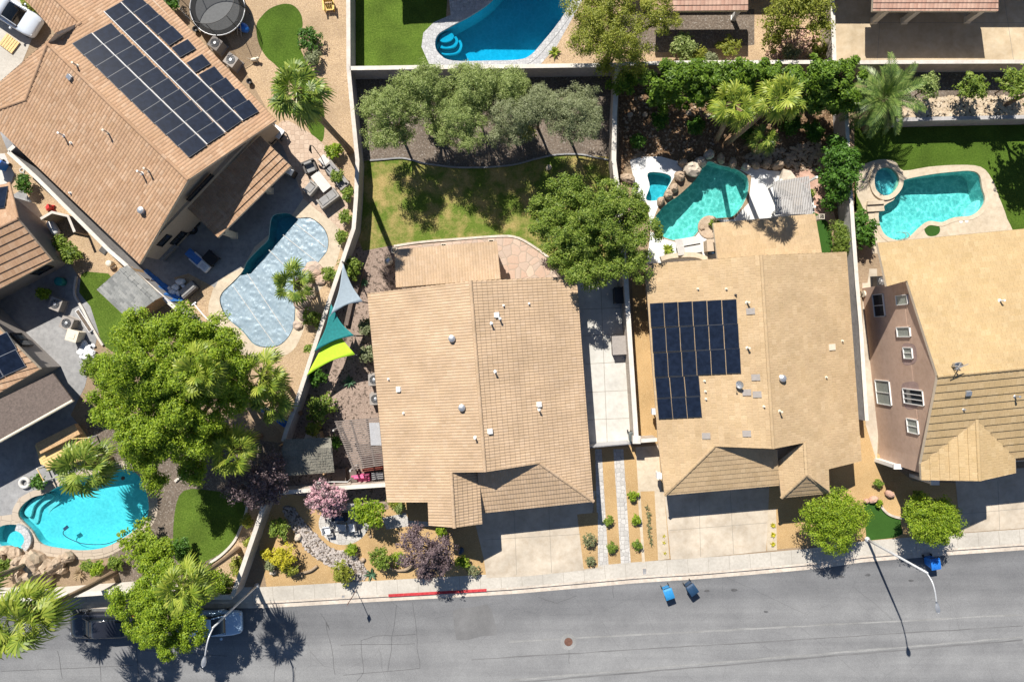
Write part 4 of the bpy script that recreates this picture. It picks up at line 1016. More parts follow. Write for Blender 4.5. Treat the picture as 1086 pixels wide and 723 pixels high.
# strips of panels: long axis down the roof's ridge direction
panels(hD, DNE, [(76,46),(97,36),(219.5,153.5),(201,168)], 1, 10, 'solar_frame_black', .003)
panels(hD, DNE, [(98,35.2),(117.5,25),(238.8,141),(220.3,153)], 1, 10, 'solar_frame_black', .003)
panels(hD, DNE, [(110.5,12.5),(127.5,3),(257,128),(239.6,140.2)], 1, 12, 'solar_frame_black', .003)
panels(hD, DNE, [(128.5,2),(144,-7),(195,39),(179.5,49)], 1, 4, 'solar_frame_black', .003)
panels(hD, DNE, [(181.5,51),(199,42),(208,51.5),(191,61.5)], 1, 1, 'solar_frame_black', .003)
panels(hD, DNE, [(197,67),(214,58),(224,67.5),(207.5,77.5)], 1, 1, 'solar_frame_black', .003)
panels(hD, DNE, [(210,80),(226,71),(276,118),(258,127.5)], 1, 4, 'solar_frame_black', .003)
for a, b in (((97.5,35.5),(219.8,153.2)),((110,12.2),(239,140.6)),((128,2.6),(257.5,127.8))):
    m = MB(); m.tube([DNE.at(*a, .17), DNE.at(*b, .17)], .035, 4); m.build('panel_rail', M['white'], hD)
for x, y, k, mt in ((75,82,'box','metal'),(68,144,'pipe','white'),(76,152,'stub','white'),(115,141,'pipe','cream'),(151,184,'pipe','white'),(158,181,'pipe','cream'),(151,223.5,'round','metal'),(75,205,'stub','white')): vent(hD, DSW, x, y, k, mt, .6 if k == 'pipe' else None)
vent(hD, DNE, 82, 70, 'pipe', 'cream', .5)

# ---- house E: at the left edge, two roofs and a patio cover
hE = thing('house', P(-20,300), 'terracotta tiled house cut off by the left edge beside the grey patio', 'house', 'houses of the side street')
E1 = Plane([(19,232,4.1),(-4,243,4.1),(10,195,3.1),(-70,212,None),(-70,278,None)]); E1.pts = [E1.pts[i] for i in (0,2,3,4,1)]
E2 = Plane([(19.5,232.5,4.1),(-4,243.5,4.1),(55.5,276,2.95),(16,297.5,None),(-70,342,None),(-70,276,None)]); E2.pts = [E2.pts[i] for i in (0,2,3,4,5,1)]
roof(hE, [E1, E2], [(P(-4,243,4.1), P(19,232,4.1)), (P(19,232,4.1), P(10,195,3.1))], 'tile_terra', course=.52, step=.06)
E3 = Plane([(-70,300,4.4),(-30,318,4.1),(43,391,3.1),(0,416,None),(-70,455,None)]); E3.pts = [E3.pts[i] for i in (0,1,2,3,4)]
roof(hE, [E3], [], 'tile_terra', course=.45, step=.06)
panels(hE, E3, [(-40,372),(8,352),(27,388),(-20,411)], 2, 2, 'solar_frame')
panels(hE, E1, [(-14,200),(5,200),(9,218),(-10,224)], 1, 1, 'solar_frame_black')
fE = offset(W([(-70,215),(9,200),(53,276),(16,296),(-70,341)], 3.0), -.4)
walls(hE, fE, 3.0, 'stucco_grey')
fE2 = offset(W([(-70,300),(-30,322),(41,391),(0,415),(-70,452)], 3.1), -.3)
walls(hE, fE2, 3.0, 'stucco_grey')
m = MB(); m.prism(W([(-70,458),(0,423),(56,396),(77,424),(0,467),(-70,505)], 2.7), 2.58, 2.7); m.build('patio_cover', M['wood_dark'], hE)
m = MB(); a = [P(-70,505,2.7), P(0,467.5,2.7), P(77,424.5,2.7)]
m.tube([p+Vector((0,0,-.06)) for p in a], .11, 8); m.build('gutter', M['cream'], hE)
for x, y in ((8,455),(62,426)): post(hE, P(x, y, 0), 0, 2.6, .2, 'white')
q = wallplane(P(16,297,2.95).xy+Vector((-.2,.36)), P(54,276,2.95).xy+Vector((-.2,.36)), P(-20,270)); window_at(hE, q[0], q[1], q[2], .5, 1.7, .9, 2.1, 1, False, None, 'metal_dark')
q = wallplane(P(-30,318,3.1).xy+Vector((-.2,-.22)), P(43,391,3.1).xy+Vector((-.2,-.22)), P(-60,400)); window_at(hE, q[0], q[1], q[2], 3.0, 4.2, 1.0, 2.1, 1, False, None, 'metal_dark')

# ---- houses along the top edge, mostly outside the frame
def hiproof_house(name_label, poly, ez, rise, wallm, tile, group=None):
    c = sum((Vector(p) for p in poly), Vector((0,0)))/len(poly); h = thing('house', (c.x, c.y, 0), name_label, 'house', group)
    walls(h, offset(poly, -.4), ez, wallm)
    mb = MB(); poly = ccw(poly); top = Vector((c.x, c.y, ez+rise))
    for i in range(len(poly)):
        a, b = poly[i], poly[(i+1) % len(poly)]
        pl = Plane.__new__(Plane); pl.pts = [Vector((*a, ez)), Vector((*b, ez)), top]; pl.c = top
        pl.n = (pl.pts[1]-pl.pts[0]).cross(pl.pts[2]-pl.pts[0]).normalized()
        if pl.n.z < 0: pl.n = -pl.n
        pl.setup(); roof_face(mb, pl); cap_line(mb, pl.pts[0], top)
    mb.build('roof', [M[tile], M['trim']], h)
    return h
hT = hiproof_house('two storey house just beyond the top edge shading the deep blue pool', W([(400,-160),(578,-160),(566,-44),(474,-45),(466,-42),(400,-40)]), 5.6, 2.0, 'stucco_sand', 'tile_rose')
hU = thing('house', P(745,-20), 'rose tiled patio roof on a post at the top edge above the dark planting bed', 'house')
UP = Plane([(690,12.5,2.6),(793,11.5,2.6),(793,-30,3.3),(690,-30,None)]); UP.pts = [UP.pts[i] for i in (0,1,2,3)]
roof(hU, [UP], [], 'tile_rose', name='patio_roof')
walls(hU, W([(660,-22),(880,-24),(880,-150),(660,-150)]), 3.4, 'stucco_sand')
UR = Plane([(650,-52,3.4),(892,-54,3.4),(892,-160,6.0),(650,-160,None)]); UR.pts = [UR.pts[i] for i in (0,1,2,3)]
roof(hU, [UR], [], 'tile_rose')
for x, y in ((777,20),(702,20)): post(hU, P(x, y), 0, 2.45, .28, 'white')
hV = thing('house', P(990,-20,UZ), 'rose tiled patio cover on three cream posts over the tan upper patio', 'house')
VP = Plane([(925,12,3.9),(1058,12,3.9),(1058,-34,4.6),(927,-34,None)]); VP.pts = [VP.pts[i] for i in (0,1,2,3)]
roof(hV, [VP], [], 'tile_rose', name='patio_roof')
walls(hV, W([(905,-14),(1300,-14),(1300,-200),(905,-200)], UZ), 5.0, 'stucco_sand')
VR = Plane([(890,-50,5.0),(1320,-50,5.0),(1320,-190,7.5),(890,-190,None)]); VR.pts = [VR.pts[i] for i in (0,1,2,3)]
roof(hV, [VR], [], 'tile_rose')
for x, y in ((926,23),(958,23),(1025,22)): post(hV, P(x, y, UZ), UZ, 3.7, .36)
# ------------------------------------------------------------------ BOUNDARY WALLS
def blockwall(px, label, h=1.8, mat='block', cap='cap', w=.2, z0=0, pil=(), cw=.07, group='block walls between the lots', cath=.06):
    pts = [P(x, y, z0+h).xy for x, y in px]
    t = thing('block_wall', (*pts[0], z0), label, 'wall', group)
    m = MB(); m.prism(line_poly(pts, w), z0-.15, z0+h-cath)
    for i in pil: m.box((*pts[i], z0+h/2-.04), (w+.2, w+.2, h-.08))
    m.build('wall', M[mat], t)
    m = MB(); m.prism(line_poly(pts, w+cw), z0+h-cath, z0+h)
    for i in pil: m.box((*pts[i], z0+h+.03), (w+.3, w+.3, .12))
    m.build('cap', M[cap], t); return t
blockwall([(369,-60),(369.5,72),(373,110),(379,170),(377.5,210),(375,242),(366,268),(350,316),(330,378),(313,431),(304,455),(300,468)], 'long grey block wall bending beside the covered pool and the shade sails', 1.8, 'block_grey', 'cap', .22)
blockwall([(371,72.5),(440,71.5),(545,70.5),(654,69)], 'block wall between the deep blue pool and the olive trees', 1.8, 'block_grey', 'cap_white', .22)
blockwall([(655,69),(652,120),(651,170),(656,207),(660,250),(664,297),(667,345),(671,405),(675,466)], 'cream topped block wall along the pale side slab by the large shade tree', 1.8, 'block', 'cap_white', .26, pil=(8,))
blockwall([(677,467.5),(697,466)], 'short cream wall between the side slab pillar and the solar house', 1.7, 'block', 'cap_white', .2)
blockwall([(656,68),(720,66.5),(800,66),(884,66)], 'block wall mostly hidden behind the tall hedge', 1.8, 'block', 'cap_white', .2)
blockwall([(885,66.3),(936,66),(1010,65.7),(1300,65)], 'tan retaining wall below the upper patio', 1.6, 'block', 'cap', .2, z0=UZ)
blockwall([(882,-100),(883,0),(885,64)], 'pale wall along the left side of the tan upper patio', 1.8, 'block', 'cap_white', .22)
blockwall([(951,127),(1010,125.5),(1086,124),(1300,121)], 'dark lower retaining wall under the rubble slope', 1.5, 'block_grey', 'block_grey', .2)
blockwall([(897,104),(901,185),(905,245),(909,300),(913,345),(916,395),(919.5,446)], 'tall pale block wall between the solar house and the pink house', 1.85, 'block_grey', 'cap_white', .2)
blockwall([(296,522.5),(330,519.5),(370,516.5),(409,514)], 'white topped wall behind the pink flowering tree', 1.7, 'block', 'cap_white', .22)
blockwall([(280,535),(268,570),(256,605),(246.5,632)], 'slanting block wall between the shady lawn and the gold gravel', 1.8, 'block', 'cap', .24)
blockwall([(-60,641),(0,637.5),(39,633.5),(127,627),(200,633),(246,633)], 'white street wall below the rock waterfall and the parked dark car', 1.7, 'cap_white', 'cap_white', .26)
blockwall([(8.5,161),(40,190),(66,216),(116,266),(160,304),(186,327),(203,342)], 'long wall with a pale cap beside the terracotta house and grey shed', 1.8, 'block_grey', 'cap_white', .2, group='block walls between the lots')
blockwall([(9,160),(18,152)], 'short return wall at the top of the side yard', 1.8, 'block_grey', 'cap_white', .2)
# thin slab walls of the side court by house E
blockwall([(43,232),(55,225),(72,229),(79,246)], 'angled cream screen wall next to the red toy', 1.6, 'stucco_sand', 'cap', .12)
# gates
def gate(px, label, h=1.7, mat='polycarb'):
    a, b = P(*px[0], h).xy, P(*px[1], h).xy; t = thing('gate', (*((a+b)/2), 0), label, 'gate'); d = b-a; L = d.length; r_ = math.atan2(d.y, d.x); c = (a+b)/2
    m = MB(); m.box((*c, h/2+.05), (L-.06, .05, h-.1), r_); m.build('gate_panel', M[mat], t)
    m = MB()
    for q in (a, b): m.box((*q, h/2), (.09, .09, h), r_)
    m.box((*c, h-.03), (L, .07, .06), r_); m.box((*c, .12), (L, .07, .06), r_); m.build('gate_frame', M['metal'], t)
    m = MB(); k = a+d*.55; n2 = Vector((-d.y, d.x)).normalized()*.05; m.box((*(k-n2), 1.0), (.14, .05, .04), r_); m.build('handle', M['metal_dark'], t)
gate([(625,474.5),(668,470.5)], 'grey metal side gate closing the pale slab beside the barrel tile house')

# ------------------------------------------------------------------ PLANTS
def foliage(lobes, n, leaf, seed, clump=.42, up=.45, per=None, low=-.3, aspect=.5, inner=.62):
    """leaves on many small puffs that sit on and in the lobes of a crown"""
    per = per or max(12, min(150, n//330))
    rng = np.random.default_rng(seed); L = np.array([[l[0][0], l[0][1], l[0][2], l[1], l[2], l[3]] for l in lobes])
    w = L[:,3]*L[:,4]+L[:,3]*L[:,5]; w /= w.sum(); nc = max(7, n//per)
    idx = rng.choice(len(L), nc, p=w); d = rng.normal(size=(nc, 3)); d /= np.linalg.norm(d, axis=1, keepdims=True)
    d[:,2] = np.where(d[:,2] < low, -d[:,2], d[:,2])
    rad = (inner+(1-inner)*rng.random(nc)**.6)*(1+.16*rng.normal(size=nc))
    c = L[idx,:3]+d*L[idx,3:]*rad[:,None]; pr = clump*rng.uniform(.65, 1.25, nc)
    ci = rng.integers(0, nc, n); e = rng.normal(size=(n,3)); e[:,2] = np.where(e[:,2] < -.4, -e[:,2], e[:,2]); e /= np.linalg.norm(e, axis=1, keepdims=True)
    pos = c[ci]+e*(pr[ci]*rng.uniform(.35, 1.08, n))[:,None]*np.array([1,1,.75])
    nr = e*.6+d[ci]*.25+np.array([0,0,up])+rng.normal(size=(n,3))*.42; nr /= np.linalg.norm(nr, axis=1, keepdims=True)
    t = rng.normal(size=(n,3))+e*.6; t -= nr*(t*nr).sum(1, keepdims=True); t /= np.linalg.norm(t, axis=1, keepdims=True); b = np.cross(nr, t)
    a = (leaf*rng.uniform(.55, 1.3, n))[:,None]; bb = a*aspect
    V = np.stack([pos-t*a, pos-b*bb+t*a*.1, pos+t*a, pos+b*bb+t*a*.1], 1).reshape(-1, 3)
    V[:,2] = np.maximum(V[:,2], .03)
    return V, np.arange(4*n).reshape(-1, 4)
def lobe(px, py, z, rpx, rzm):
    c = P(px, py, z); r = rpx*S*(H-z)/H; return (c, r, r, rzm)
SEED = [100]
def tree(name, label, cat, lobes, leafmat, n, leaf, base=None, trunk=.16, group=None, bark='bark', flowers=None, clump=.42, split=0, kind=None, aspect=.5, inner=.62, spread=True, crown='crown', up=.45, baz=0):
    SEED[0] += 1
    if base is None:
        c = sum((l[0] for l in lobes), Vector())/len(lobes); b = Vector((c.x, c.y, baz))
    else: b = P(*base, baz); b.z = baz
    t = thing(name, b, label, cat, group)
    m = MB(); rng = random.Random(SEED[0])
    cz = sum(l[0].z for l in lobes)/len(lobes); ctr = sum((l[0] for l in lobes), Vector())/len(lobes)
    fork = b.lerp(Vector((ctr.x, ctr.y, cz)), .45) ; fork.z = baz+(cz-baz)*.45
    m.tube([b-Vector((0,0,.1)), b.lerp(fork, .5)+Vector((rng.uniform(-.1,.1)*trunk*4, rng.uniform(-.1,.1)*trunk*4, 0)), fork], [trunk*1.25, trunk, trunk*.85], 8)
    for l in lobes:
        mid = fork.lerp(l[0], .55)+Vector((rng.uniform(-.2,.2), rng.uniform(-.2,.2), rng.uniform(-.1,.2)))*min(1, trunk*6)
        m.tube([fork, mid, l[0]], [trunk*.7, trunk*.45, trunk*.18], 6)
        for k in range(3):
            e = l[0]+Vector((rng.uniform(-.7,.7)*l[1], rng.uniform(-.7,.7)*l[2], rng.uniform(-.2,.6)*l[3])); m.tube([mid, mid.lerp(e,.6)+Vector((0,0,.1)), e], [trunk*.32, trunk*.2, trunk*.08], 5)
    m.build('trunk', M[bark], t)
    fl = lobes
    if split:
        fl = []
        for l in lobes:
            fl.append((l[0]-Vector((0,0,.15*l[3])), l[1]*.6, l[2]*.6, l[3]*.7)); a0 = rng.uniform(0, 6.28)
            for k in range(split):
                a = a0+2*math.pi*k/split+rng.uniform(-.35,.35); r = rng.uniform(.42,.56); dd = rng.uniform(.5,.72)
                fl.append((l[0]+Vector((math.cos(a)*dd*l[1], math.sin(a)*dd*l[2], rng.uniform(-.35,.5)*l[3])), l[1]*r, l[2]*r, l[3]*r*1.1))
    V, F = foliage(fl, n, leaf, SEED[0], clump, aspect=aspect, inner=inner, up=up)
    npmesh(crown, V, F, M[leafmat], t)
    if flowers:
        V, F = foliage([(l[0]+Vector((0,0,.06)), l[1], l[2], l[3]) for l in lobes], flowers[1], flowers[2], SEED[0]+500, clump*.7, inner=.85); npmesh('blossom', V, F, M[flowers[0]], t)
    return t
def cloud(px, py, z, rpx, nl, seed, flat=.55, sq=1.0, sub=.5):
    """lobes of one crown: a centre one and a ring"""
    rg = random.Random(seed); out = [lobe(px, py, z, rpx*.62, rpx*S*flat)]
    for k in range(nl):
        a = 2*math.pi*(k+rg.uniform(-.3,.3))/nl; d = rpx*rg.uniform(.5, .72); r = rpx*sub*rg.uniform(.75, 1.15)
        out.append(lobe(px+math.cos(a)*d, py+math.sin(a)*d*sq, z+rg.uniform(-.5,.35)*rpx*S*flat, r, r*S*.8))
    return out
# big shade tree between the two middle houses
tree('tree', 'largest round green tree between the two middle houses', 'tree',
     [lobe(628,243,4.8,29.2,1.52), lobe(606,207,4.6,24.1,1.20), lobe(590,240,4.2,23.2,1.20), lobe(598,268,4.0,22.4,1.04), lobe(627,280,4.2,24.1,1.20), lobe(660,275,4.2,24.1,1.20), lobe(672,245,4.4,22.4,1.20), lobe(655,215,4.6,24.1,1.28), lobe(634,228,5.6,24.1,1.20), lobe(680,225,4.0,13.8,0.80), lobe(576,222,3.9,12.0,0.72)],
     'leaf_green', 80000, .066, trunk=.26, clump=.40, split=4, inner=.72, aspect=.62)
# the twin crowns at the left
tree('tree', 'broad bright green tree leaning over the turquoise pool and grey shed', 'tree',
     [lobe(150,360,8.4,25.8,1.60), lobe(122,395,8.1,24.1,1.52), lobe(150,405,9.4,29.2,1.76), lobe(120,430,7.6,22.4,1.44), lobe(150,450,8.1,27.5,1.60), lobe(170,475,7.2,22.4,1.36), lobe(178,385,9.0,24.1,1.60), lobe(165,510,5.2,11.2,0.80), lobe(150,485,6.0,15.5,0.96), lobe(182,430,8.5,20.6,1.44)],
     'leaf_bright', 95000, .066, base=(186,418), trunk=.3, clump=.44, split=4, inner=.72, aspect=.62)
tree('tree', 'green tree of the left clump crowded by fan palms', 'tree',
     [lobe(200,350,8.1,24.1,1.52), lobe(232,365,7.8,24.1,1.52), lobe(212,390,9.0,27.5,1.60), lobe(245,392,7.6,22.4,1.44), lobe(215,430,7.8,25.8,1.52), lobe(198,462,7.2,24.1,1.36), lobe(250,425,6.7,17.2,1.28), lobe(228,460,6.0,15.5,1.12), lobe(205,495,5.2,13.8,0.88)],
     'leaf_bright', 80000, .066, base=(250,408), trunk=.28, clump=.44, split=4, inner=.72, aspect=.62)
tree('tree', 'bright green street tree hiding the front of the pale blue car', 'tree',
     [lobe(165,615,4.5,22.4,1.28), lobe(140,638,4.3,18.9,1.12), lobe(170,645,5.1,25.8,1.44), lobe(200,640,4.5,24.1,1.28), lobe(175,675,4.3,18.9,1.12), lobe(205,668,4.0,15.5,0.96), lobe(150,668,4.0,15.5,0.96), lobe(205,612,4.0,15.5,0.96), lobe(168,583,3.5,15.5,0.88), lobe(225,618,3.4,12.0,0.80)],
     'leaf_bright', 70000, .066, base=(205,618), trunk=.22, clump=.38, split=4, inner=.72, aspect=.62)
tree('street_tree', 'round green kerbside tree beside the solar house driveway', 'tree', cloud(885,552,3.0,31,7,3), 'leaf_bright', 24000, .06, trunk=.1, clump=.38, aspect=.6, group='kerbside trees')
tree('street_tree', 'green kerbside tree shading the blue bin before the pink house', 'tree', cloud(987,551,3.0,29,7,4,.5,.75), 'leaf_bright', 21000, .06, trunk=.1, clump=.38, aspect=.6, group='kerbside trees')
# top right of the back wall
tree('tree', 'tall yellow green tree straddling the back wall beside the deep blue pool', 'tree',
     [lobe(622,12,5.3,22,1.4), lobe(650,8,5.8,26,1.6), lobe(640,35,6.0,30,1.7), lobe(665,40,5.5,24,1.5), lobe(622,45,4.8,18,1.2), lobe(690,15,5.1,22,1.3), lobe(705,22,4.7,16,1.1), lobe(655,62,4.4,18,1.2), lobe(680,62,4.2,14,1.0), lobe(640,72,3.6,10,.9), lobe(640,-20,5.5,28,1.5)],
     'leaf_yellow', 46000, .06, trunk=.18, clump=.5, inner=.5)
tree('shrub', 'round dusty green bush under the right side of the yellow green tree', 'shrub', cloud(722,50,1.0,15,4,9), 'leaf_olive', 1500, .10, trunk=.05, clump=.25)
tree('tree', 'sprawling yellow green desert tree beside the pale patio wall', 'tree',
     [lobe(835,12,3.2,22,1.2), lobe(862,8,3.4,22,1.2), lobe(822,30,2.6,16,1.0), lobe(868,32,2.8,14,1.0), lobe(845,-10,3.4,24,1.2), lobe(818,45,1.6,10,.7)],
     'leaf_yellow', 11000, .085, trunk=.12, clump=.42, inner=.4)
for x, y, r, l, lm in ((870,54,11,'yellow flowering bush in the corner below the desert tree','leaf_yellow'),(772,50,12,'yellow green bush right of the dark planting bed','leaf_yellow'),(742,58,9,'low yellow green bush against the hedge','leaf_yellow'),(838,58,9,'small grey bush among the pink rocks','leaf_grey'),(752,62,6,'low silvery bush beside the hedge top','leaf_grey')):
    tree('shrub', l, 'shrub', cloud(x, y, .7, r, 4, x), lm, 900, .09, trunk=.03, clump=.22)
# hedge
hl = []
rg = random.Random(12)
for k in range(17): x = 704+k*12.4; hl.append(lobe(x, 85+rg.uniform(-4,4)-(3 if k > 11 else 0), 4.6, 14+rg.uniform(-2,4), 1.3)); 
for k in range(15): x = 700+k*13.8; hl.append(lobe(x, 99+rg.uniform(-4,5)+(4 if k > 11 else 0), 3.6, 12+rg.uniform(-2,4), 1.3))
for k in range(16): hl.append(lobe(698+k*13, 108+rg.uniform(-3,4)+(4 if k > 12 else 0), 1.3, 11+rg.uniform(-2,3), 1.2))
hl += [lobe(690,88,1.6,10,.8), lobe(660,88,2.2,14,1.1), lobe(678,80,1.6,9,.8)]
tree('hedge', 'long tall dark green hedge along the back wall behind the palms', 'hedge', hl, 'leaf_hedge', 70000, .11, trunk=.07, clump=.36, crown='foliage')
for x, y, r, l in ((700,128,8,'dark understory shrub at the left of the shaded bank'),(738,135,9,'dark understory shrub between the pale rocks'),(790,140,10,'dark understory shrub right under the leaning palms'),(838,132,11,'dark understory shrub right of the palm pair'),(862,140,10,'dark understory shrub near the block wall on the bank'),(676,150,7,'dark understory shrub by the cream topped wall')):
    tree('shrub', l, 'shrub', cloud(x, y, .6, r, 5, int(x+y)), 'leaf_lush', int(150*r), .10, trunk=.03, clump=.26, group='understory shrubs on the bank', inner=.4)
# olive trees of the middle back yard
OL = [(414,124,27,'leaf_olive','leftmost olive tree nearest the bending wall'),(448,97,24,'leaf_olive','olive tree touching the back wall, second from the left wall'),(500,97,24,'leaf_olive','olive tree touching the back wall in front of the pool steps'),(488,132,23,'leaf_olive','olive tree in the middle of the bed, near the edging'),(541,93,15,'leaf_olive','smallest olive tree close to the back wall'),(545,126,24,'leaf_grey','sparse silvery olive tree with brown gaps'),(608,122,26,'leaf_grey','rightmost olive tree, grey green and upright'),(572,112,15,'leaf_grey','thin silvery olive tree left of the rightmost one')]
for i, (x, y, r, lm, l) in enumerate(OL):
    tree('olive_tree', l, 'tree', cloud(x, y, 4.9, r*1.27, 8, 40+i, .8, 1.05, .44), lm, int(900*r), .065, trunk=.10, clump=.34, group='olive trees along the back wall', aspect=.35, inner=.45)
for x, y, r, l, lm in ((462,138,10,'low olive bush between two olive trees','leaf_olive'),(560,140,9,'dry yellowish shrub under the silvery olive tree','leaf_yellow')):
    tree('shrub', l, 'shrub', cloud(x, y, .7, r, 4, x), lm, 700, .10, trunk=.03, clump=.22)
# plum and flowering trees
tree('plum_tree', 'purple leaved tree over the gold gravel of the middle front yard', 'tree', [lobe(452,586,3.2,18,1.1), lobe(436,574,2.9,12,.9), lobe(468,580,2.8,14,.9), lobe(452,604,2.6,11,.8), lobe(470,598,2.5,11,.8), lobe(432,594,2.3,8,.6), lobe(440,562,2.6,7,.6)], 'leaf_plum', 8000, .08, base=(462,578), trunk=.09, clump=.30, group='purple plum trees', inner=.45)
tree('plum_tree', 'dark purple tree in the corner between lawn and thatched roof', 'tree', [lobe(262,512,3.2,20,1.1), lobe(282,505,3.0,20,1.1), lobe(248,520,2.6,11,.8), lobe(290,520,2.5,13,.9), lobe(270,528,2.5,13,.8), lobe(290,492,2.6,12,.9)], 'leaf_plum', 8000, .08, trunk=.10, clump=.32, group='purple plum trees', inner=.5)
tree('flowering_tree', 'tree covered in pale pink blossom above the blue chair', 'tree', [lobe(347,528,2.6,13,.8), lobe(335,530,2.3,9,.7), lobe(358,526,2.3,10,.7), lobe(350,538,2.1,10,.7), lobe(341,518,2.4,9,.7), lobe(362,535,1.9,6,.5)], 'leaf_plum', 2200, .09, trunk=.06, clump=.26, flowers=('flower_pink', 5000, .07))
tree('tree', 'small bright green tree next to the round paved seating circle', 'tree', cloud(390,543,2.2,16,6,21), 'leaf_bright', 2300, .10, trunk=.06, clump=.25)
# front yard bushes
FB = [(404,591.5,12,'leaf_green','round fresh green bush left of the curved log'),(363,607,12,'leaf_yellow','olive green bush beside the dry river bed and sidewalk'),(424,591,6,'leaf_bright','small light green bush behind the curved log'),(468,564,5,'leaf_bright','small green bush above the purple tree'),(491,595,6,'leaf_bright','lime bush between the purple tree and the clipped ball'),(300,590,13,'leaf_gold','brightest yellow bush in the corner gravel'),(283,587,6,'leaf_gold','small yellow clump left of the brightest yellow bush'),(287,598,6,'leaf_grey','blue grey rounded bush under the yellow bush'),(306,602,8,'leaf_yellow','low olive bush at the log end under the yellow bush'),(297,559,11,'leaf_green','dark green bush in the shade of the corner wall'),(418,530,7,'leaf_yellow','dry yellowish shrub at the house corner'),(423,537,6,'leaf_olive','wispy shrub by the front walk'),(372,582,6,'leaf_bright','bright spiky green plant at the river bed boulder')]
for i, (x, y, r, lm, l) in enumerate(FB):
    tree('shrub', l, 'shrub', cloud(x, y, .08*r, r, 5, 60+i), lm, int(110*r), .085, trunk=.03, clump=.2, group='front yard bushes')
def clippedball(px, py, r, label, lm='leaf_grey', n=1500, group='clipped ball shrubs'):
    z = r*S*.8; return tree('clipped_shrub', label, 'shrub', [lobe(px, py, z, r*.93, z)], lm, n, .045, trunk=.04, clump=.05, inner=.92, group=group, up=.2)
clippedball(502,604.5,6.2,'grey green clipped ball at the corner of the driveway and sidewalk')
clippedball(625,572,7.2,'larger grey green clipped ball in the strip beside the driveway', n=1900)
clippedball(626.5,594.5,4.8,'smaller grey green clipped ball nearest the sidewalk', n=1000)
SB = [(645.5,552.5,'leaf_green','dark green small bush, upper one beside the left paver strip'),(649.5,580,'leaf_green','dark green small bush, lower one beside the left paver strip'),(672,525,'leaf_bright','small round bush topmost of the right gravel strip'),(674,551,'leaf_bright','yellow green small bush, middle one of the right gravel strip'),(675.5,577.5,'leaf_green','small round bush lowest of the right gravel strip')]
for i, (x, y, lm, l) in enumerate(SB): tree('shrub', l, 'shrub', cloud(x, y, .35, 5.2, 4, 90+i), lm, 480, .075, trunk=.02, clump=.13, group='small bushes in the gravel strips')
def rosette(px, py, r, label, mat='leaf_agave', n=14, z=0, up=.9, name='agave', cat='plant', group=None):
    b = P(px, py, z); b.z = z; m = MB(); rg = random.Random(int(px*7+py))
    for k in range(n):
        a = 2*math.pi*k/n*2.4+rg.uniform(-.2,.2); L = r*S*rg.uniform(.75,1.15); e = rg.uniform(.25, up); d = Vector((math.cos(a), math.sin(a), 0)); s = Vector((-d.y, d.x, 0)); w = .05*r/5
        p0 = b+Vector((0,0,.02)); p1 = b+d*L*.5*math.cos(e)+Vector((0,0,L*.5*math.sin(e)+.05)); p2 = b+d*L*math.cos(e*.8)+Vector((0,0,L*math.sin(e)*.85))
        m.add([p0-s*w*.6, p0+s*w*.6, p1-s*w, p1+s*w, p1-Vector((0,0,w*.6)), p2], [(0,4,2), (0,1,4), (1,3,4), (2,4,5), (4,3,5)])
    return single(m, name, M[mat], b, label, cat, group)
rosette(394,608,8,'blue green agave beside the river bed near the sidewalk')
for i, (x, y, l) in enumerate(((819.5,556.5,'yellow tufted plant, top one of three beside the driveway'),(819.5,566.5,'yellow tufted plant, middle one of three beside the driveway'),(819.5,576.5,'yellow tufted plant, lowest of three beside the driveway'))):
    rosette(x, y, 3.6, l, 'leaf_gold', 22, name='tufted_plant', group='yellow tufts beside the driveway')
for i, (x, y, l) in enumerate(((704,568,'small dry tuft nearest the house beside the right driveway'),(704,575,'small dry tuft in the middle beside the right driveway'),(705,586,'small dry tuft closest to the sidewalk beside the right driveway'))):
    rosette(x, y, 2.4, l, 'leaf_gold', 12, name='tufted_plant', group='dry tufts beside the driveway')
# creeping row of grey sprigs
sp = thing('creeping_plant', P(688,556), 'row of dark spindly sprigs lying along the orange gravel', 'plant')
m = MB(); rg = random.Random(8)
for k in range(14):
    y = 537+k*3; x = 686.5+k*.3+rg.uniform(-1,1)
    for j in range(7):
        a = rg.uniform(0, 6.28); b = P(x, y); e = b+Vector((math.cos(a)*.22, math.sin(a)*.26, rg.uniform(.05,.25))); m.tube([b, b.lerp(e,.5)+Vector((0,0,.06)), e], [.022,.018,.006], 4)
m.build('sprigs', M['leaf_grey'], sp)
# lot C shrubs
for x, y, r, l in ((985,93,12,'rounded shrub on the raised bed nearest the date palm'),(1030,92,15,'rounded shrub on the raised bed, second from the date palm'),(1074,89,16,'rounded shrub on the raised bed at the right edge of the picture')):
    tree('shrub', l, 'shrub', cloud(x, y, UZ+1.7, r, 6, x, .65), 'leaf_olive' if r == 12 else 'leaf_green', int(95*r), .10, trunk=.05, clump=.26, group='shrubs on the raised bed', baz=UZ, inner=.4)
tree('tree', 'tall tree just outside the right edge casting a shadow on the lawn', 'tree', [(P(1046,116)+Vector((0,0,6.4)), 1.5, 1.9, 1.4), (P(1050,134)+Vector((0,0,5.4)), 1.2, 1.2, 1.0), (P(1060,104)+Vector((0,0,6.8)), 1.4, 1.3, 1.1)], 'leaf_green', 4000, .15, trunk=.14, clump=.4, baz=UZ)
tree('shrub', 'tall leafy shrub against the block wall beside the pergola', 'shrub', [lobe(888,170,2.0,15,1.2), lobe(893,190,2.2,15,1.2), lobe(880,188,1.6,12,1.0), lobe(886,205,1.6,12,1.0), lobe(897,172,2.3,13,1.0), lobe(884,155,1.7,11,.9), lobe(880,215,1.0,8,.7)], 'leaf_lush', 7500, .11, trunk=.06, clump=.32)
